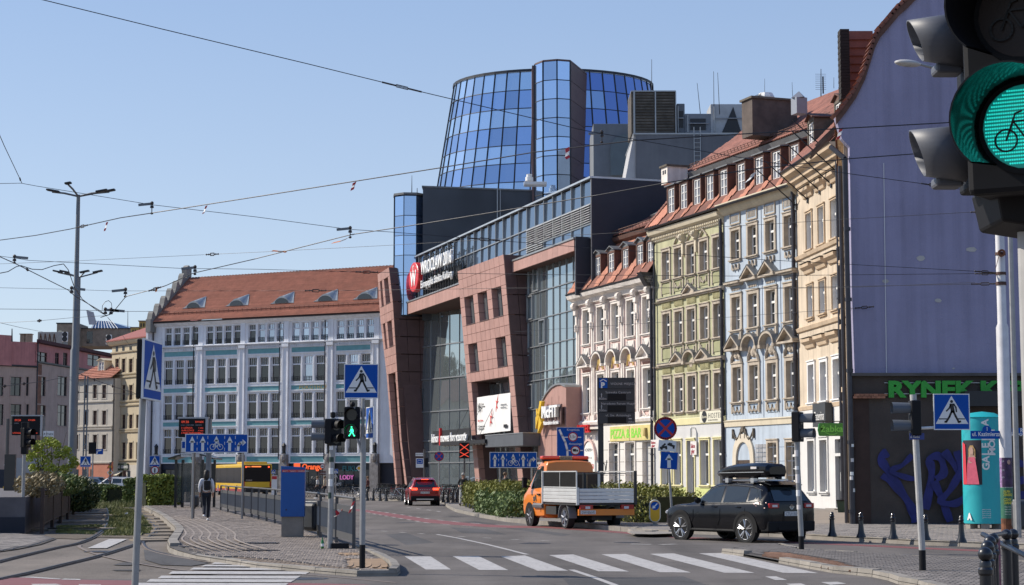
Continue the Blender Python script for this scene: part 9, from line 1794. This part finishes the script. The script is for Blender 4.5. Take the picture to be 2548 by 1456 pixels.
# overhead wires
WIRE=mat('wire_steel',(.045,.045,.05),.5,.5,var=.1);HW=mat('insulator_brown',(.025,.016,.014),.4,var=.1)
def wire(label,pts,r=.009,cat='overhead wire',ins=(),brk=()):
 Q=[P(x,y,Y)for x,y,Y in pts];t=thing('overhead_wire',label,cat,Q[0]);b=MB();b.tube([q-Q[0]for q in Q],r,5);b.build('wire',WIRE,t)
 def at(px):
  for(x0,y0,Y0),(x1,y1,Y1),a,c in zip(pts,pts[1:],Q,Q[1:]):
   if x0<=px<=x1:f=(px-x0)/(x1-x0);f=f*Y0/(Y0*f+Y1*(1-f));return a.lerp(c,f)-Q[0],(c-a).normalized(),lerp(Y0,Y1,f)/F_PX
  return Q[-1]-Q[0],(Q[-1]-Q[-2]).normalized(),pts[-1][2]/F_PX
 for px,L in ins:
  p,u,k=at(px);b=MB();l=L*k/2;b.cyl(p-u*l,p-u*l*.3,.02,.02,6);b.cyl(p+u*l*.3,p+u*l,.02,.02,6);b.obox(p,l*.55,3*k,8*k,atan2(u.y,u.x),0,-math.asin(u.z))if False else[b.cyl(p-u*l*.3+Vector((0,0,s*3*k)),p+u*l*.3+Vector((0,0,s*3*k)),1.2*k,1.2*k,6)for s in(-1,1)];[b.ball(p+u*l*f,1.8*k,1.8*k,2.6*k,6,4)for f in(-1,-.6,-.33,.33,.6,1)];b.build('insulator',HW,t)
 for px,s,dz in brk:
  p,u,k=at(px);b=MB();b.obox(p+Vector((s*17*k,0,1*k)),34*k,4*k,6*k,0,0,.1*s);b.build('bracket_arm',MASTM,t);b=MB();b.cyl(p+Vector((0,0,-dz*k)),p+Vector((0,0,7*k)),1.2*k,1.6*k,6);b.ball(p+Vector((0,0,4*k)),4.5*k,4.5*k,5*k,8,5);b.cyl(p+Vector((0,0,-8*k)),p+Vector((0,0,-2*k)),5*k,4*k,8);b.ball(p+Vector((0,0,-dz*k)),4*k,4*k,3*k,8,4);b.build('hanger',HW,t)
 return t
wire('long span wire falling from upper left across the blue tower to the white mast',[(90,-4,36),(400,72,38),(760,158,40),(1061,232,42),(1454,325,44),(1697,368,46),(1910,404,48),(2115,433,50),(2300,458,51),(2500,487,51.5)],.010,ins=((1000,118),(2320,60)),brk=((1497,-1,22),))
wire('upper contact wire rising from the left past the tower to the close signal',[(-10,599,60),(88,586,58),(175,570,55),(300,542,52),(380,530,50),(637,490,47),(1094,418,44),(1326,379.5,43),(1582,349.5,42),(1910,330,42),(2348,306,42),(2560,290,42)],.014,ins=((205,60),))
wire('lower contact wire rising from the lamp mast over the glass wedge',[(250,790,62),(278,781,62),(313,738,61),(383,720,60),(412,711,60),(480,680,58),(636,644,55),(874,584,52),(1059,556,50),(1273,521,48),(1486,486,46),(1663,454,45),(1873,421,45),(2115,395,45),(2263,384,45),(2560,362,45)],.014,ins=((385,30),))
wire('span wire from the far left through the mast crown to the white mast',[(-5,457,50),(52,456,52),(90,463,52),(380,510,52),(637,540,52),(870,571,52),(979,578,52),(1169,593,52),(1428,614,52),(1623,628,52),(1910,647,52),(2425,675,51.5),(2490,680,51.5)],.008,ins=((1205,75),(2450,50)),brk=((378,-1,22),(871,-1,20)))
wire('nearly level span wire across the white building roof',[(-5,637,60),(36,642,60),(70,648,60),(450,668,60),(636,670,60),(899,677,60),(1254,682,58),(1411,684,56),(1823,687,54),(2423,681,52),(2490,681,51.5)],.008,ins=((912,60),(2450,50)),brk=((36,1,12),(485,-1,14)))
wire('thin span wire with square insulator above the white building',[(-5,657,75),(175,650,74),(507,634,72),(636,628,70),(979,610,66),(1288,592,62),(1473,583,60),(1910,558,56),(2115,545,54),(2418,528,52),(2490,524,51.5)],.007,ins=((528,45),(2430,30)))
wire('thin level wire over the white building eyebrow windows',[(-5,716,70),(170,720,70),(277,724,70),(636,724,68),(887,723,66),(1273,717,62),(1910,717,56),(2420,707,52),(2490,706,51.5)],.007,ins=((785,60),(2450,70)),brk=((312,-1,14),(178,1,8)))
wire('oblique contact wire dropping from the left edge to the switch',[(-5,637,48),(36,655,50),(170,722,56),(185,736,57),(250,774,62),(266,787,62)],.013,ins=((68,20),));wire('steep stay wire at the upper left corner',[(-2,334,46),(11,364,47),(48,442,51),(54,455,52)],.010,ins=((50,26),))
wire('feeder cable looping between the left wires and the mast',[(-5,681,52),(20,676,52),(40,664,52),(52,661,53),(80,670,53),(105,671,54),(135,661,55),(158,657,55),(170,672,56),(185,715,57),(205,745,60),(235,768,61),(258,782,62)],.013);wire('small cable arch over the wire switch',[(254,772,62),(255,760,62),(262,751,62),(270,748,62),(277,754,62),(279,772,62)],.010)
wire('level wire through the wire switch towards the gable',[(-5,769,62),(120,770,62),(250,773,62),(302,775,62),(380,775,64)],.008,brk=((262,1,6),(276,1,6)));wire('thin wire with knotted fitting at lower left',[(-5,804,70),(90,799,68),(175,791,66),(268,785,62)],.007,ins=((98,18),));wire('thin slanting wire towards the graffiti hut',[(-5,802,80),(50,815,90),(107,826,120)],.01);wire('thin wire from the switch down to the far houses',[(268,790,62),(305,835,100),(334,878,170)],.010)
wire('chain wire sagging to the lamp mast from the left',[(-5,963,75),(60,955,78),(115,948,80),(167,937,84)],.014,ins=((12,14),(60,14)));wire('chain wire from the lamp mast to the near sign',[(187,926,84),(235,945,90),(280,961,100),(340,980,120)],.016,ins=((235,12),(280,12)));wire('level chain wire right of the lamp mast',[(187,976,84),(260,979,96),(345,981,120)],.016,ins=((194,14),))
wire('thin anchor wire crossing the facades to the purple gable',[(1280,826,90),(1438,815,85),(1633,803,78),(1910,782,68),(2128,767,60.8),(2175,763,60.7)],.007,ins=((2150,44),));wire('thin wire sagging across the tenement upper windows',[(1411,701,70),(1623,715,66),(1910,718,60),(2100,716,58),(2425,703,52)],.006)
for px,py,Y,pts,lab,m,w_ in((880,454,45.5,[(.02,0,.0),(0,0,-.07),(-.02,0,-.13),(-.04,0,-.2)],'white and red tape strip on the upper wire left of the shaft',None,.09),(1411,368,42.6,[(0,0,0),(.01,0,-.1),(-.01,0,-.2),(.02,0,-.26)],'red and white tape on the wire before the blue tower',None,.1),(872,587,52,[(.05,0,0),(-.1,0,-.08),(-.3,0,-.16),(-.52,0,-.21)],'orange tattered ribbon blowing on the lower wire',mat('ribbon_orange',(.75,.25,.08),.7),.09),(712,628,54,[(.0,0,0),(-.1,0,.02),(-.25,0,.03),(-.42,0,.05)],'small orange ribbon on the lower wire further left',MATS['ribbon_orange']if 'ribbon_orange' in MATS else None,.06),(2090,322,42,[(.02,0,.02),(.0,0,-.06),(-.03,0,-.16),(-.06,0,-.24)],'red and white pennant beside the purple gable edge',None,.1),(511,512,48.5,[(.03,0,0),(0,0,-.08),(-.04,0,-.18),(-.06,0,-.22)],'pale strip on the upper wire right of the lamp mast',None,.05),(265,553,52.6,[(.02,0,0),(0,0,-.08),(-.03,0,-.18),(-.05,0,-.26)],'pale strip next to the wire joint at the lamp mast',None,.05),(1868,440,45,[(.08,0,.1),(.02,0,.0),(-.1,0,-.12),(-.2,0,-.2)],'pale torn plastic hanging on the wire before the dormers',SAL,.14),(392,716,60,[(.25,0,.05),(.1,0,0),(-.02,0,.02),(-.05,0,-.14)],'pale orange ribbon knotted at the lower wire joint',MATS.get('ribbon_orange'),.06)):ribbon_thing(lab,P(px,py,Y),pts,w_,m)
# the far side of the square: seen only mirrored in the cinema glass
for i in range(12):
 x,y=-99-(i%2)*8,178+i*8;h=20+random.uniform(-2,4);t=thing('tree','broad dark tree mirrored in the cinema glass','tree',(x,y,0),0,'trees mirrored in the cinema glass');bl=[blob(random.uniform(-4,4),random.uniform(-4,4),h*random.uniform(.45,.85),4.4,4.4,3.2)for _ in range(10)]
 leaves('crown',leafmat('far_tree_leaf',(.035,.05,.014)),t,2200,lambda:random.choice(bl)(),(.5,.9));b=MB();b.cyl((0,0,0),(0,0,h*.7),.35,.15,8);b.build('trunk',BARK,t)
for x,y,w,h,m in((-92,190,20,10.5,CREAM2),(-90,214,18,12,BEIGEW),(-92,238,22,10,MAUVE)):
 t=thing('town_house','plain house with red roof mirrored in the cinema glass','building',(x,y,0),0,'houses mirrored in the cinema glass');b=MB();b.box(-5,-w/2,0,5,w/2,h);b.build('wall',m,t);b=MB();b.prism([(-5.4,h),(5.4,h),(0,h+4)],'y',-w/2-.3,w/2+.3);b.build('roof',TILE,t)
 for k in range(int(w/2.6)):
  for z in(1.2,4.4,7.4):b=MB();yy=-w/2+1.2+k*2.6;b.box(5.005,yy,z,5.03,yy+1.2,z+1.9);b.build('window',DKG,t)
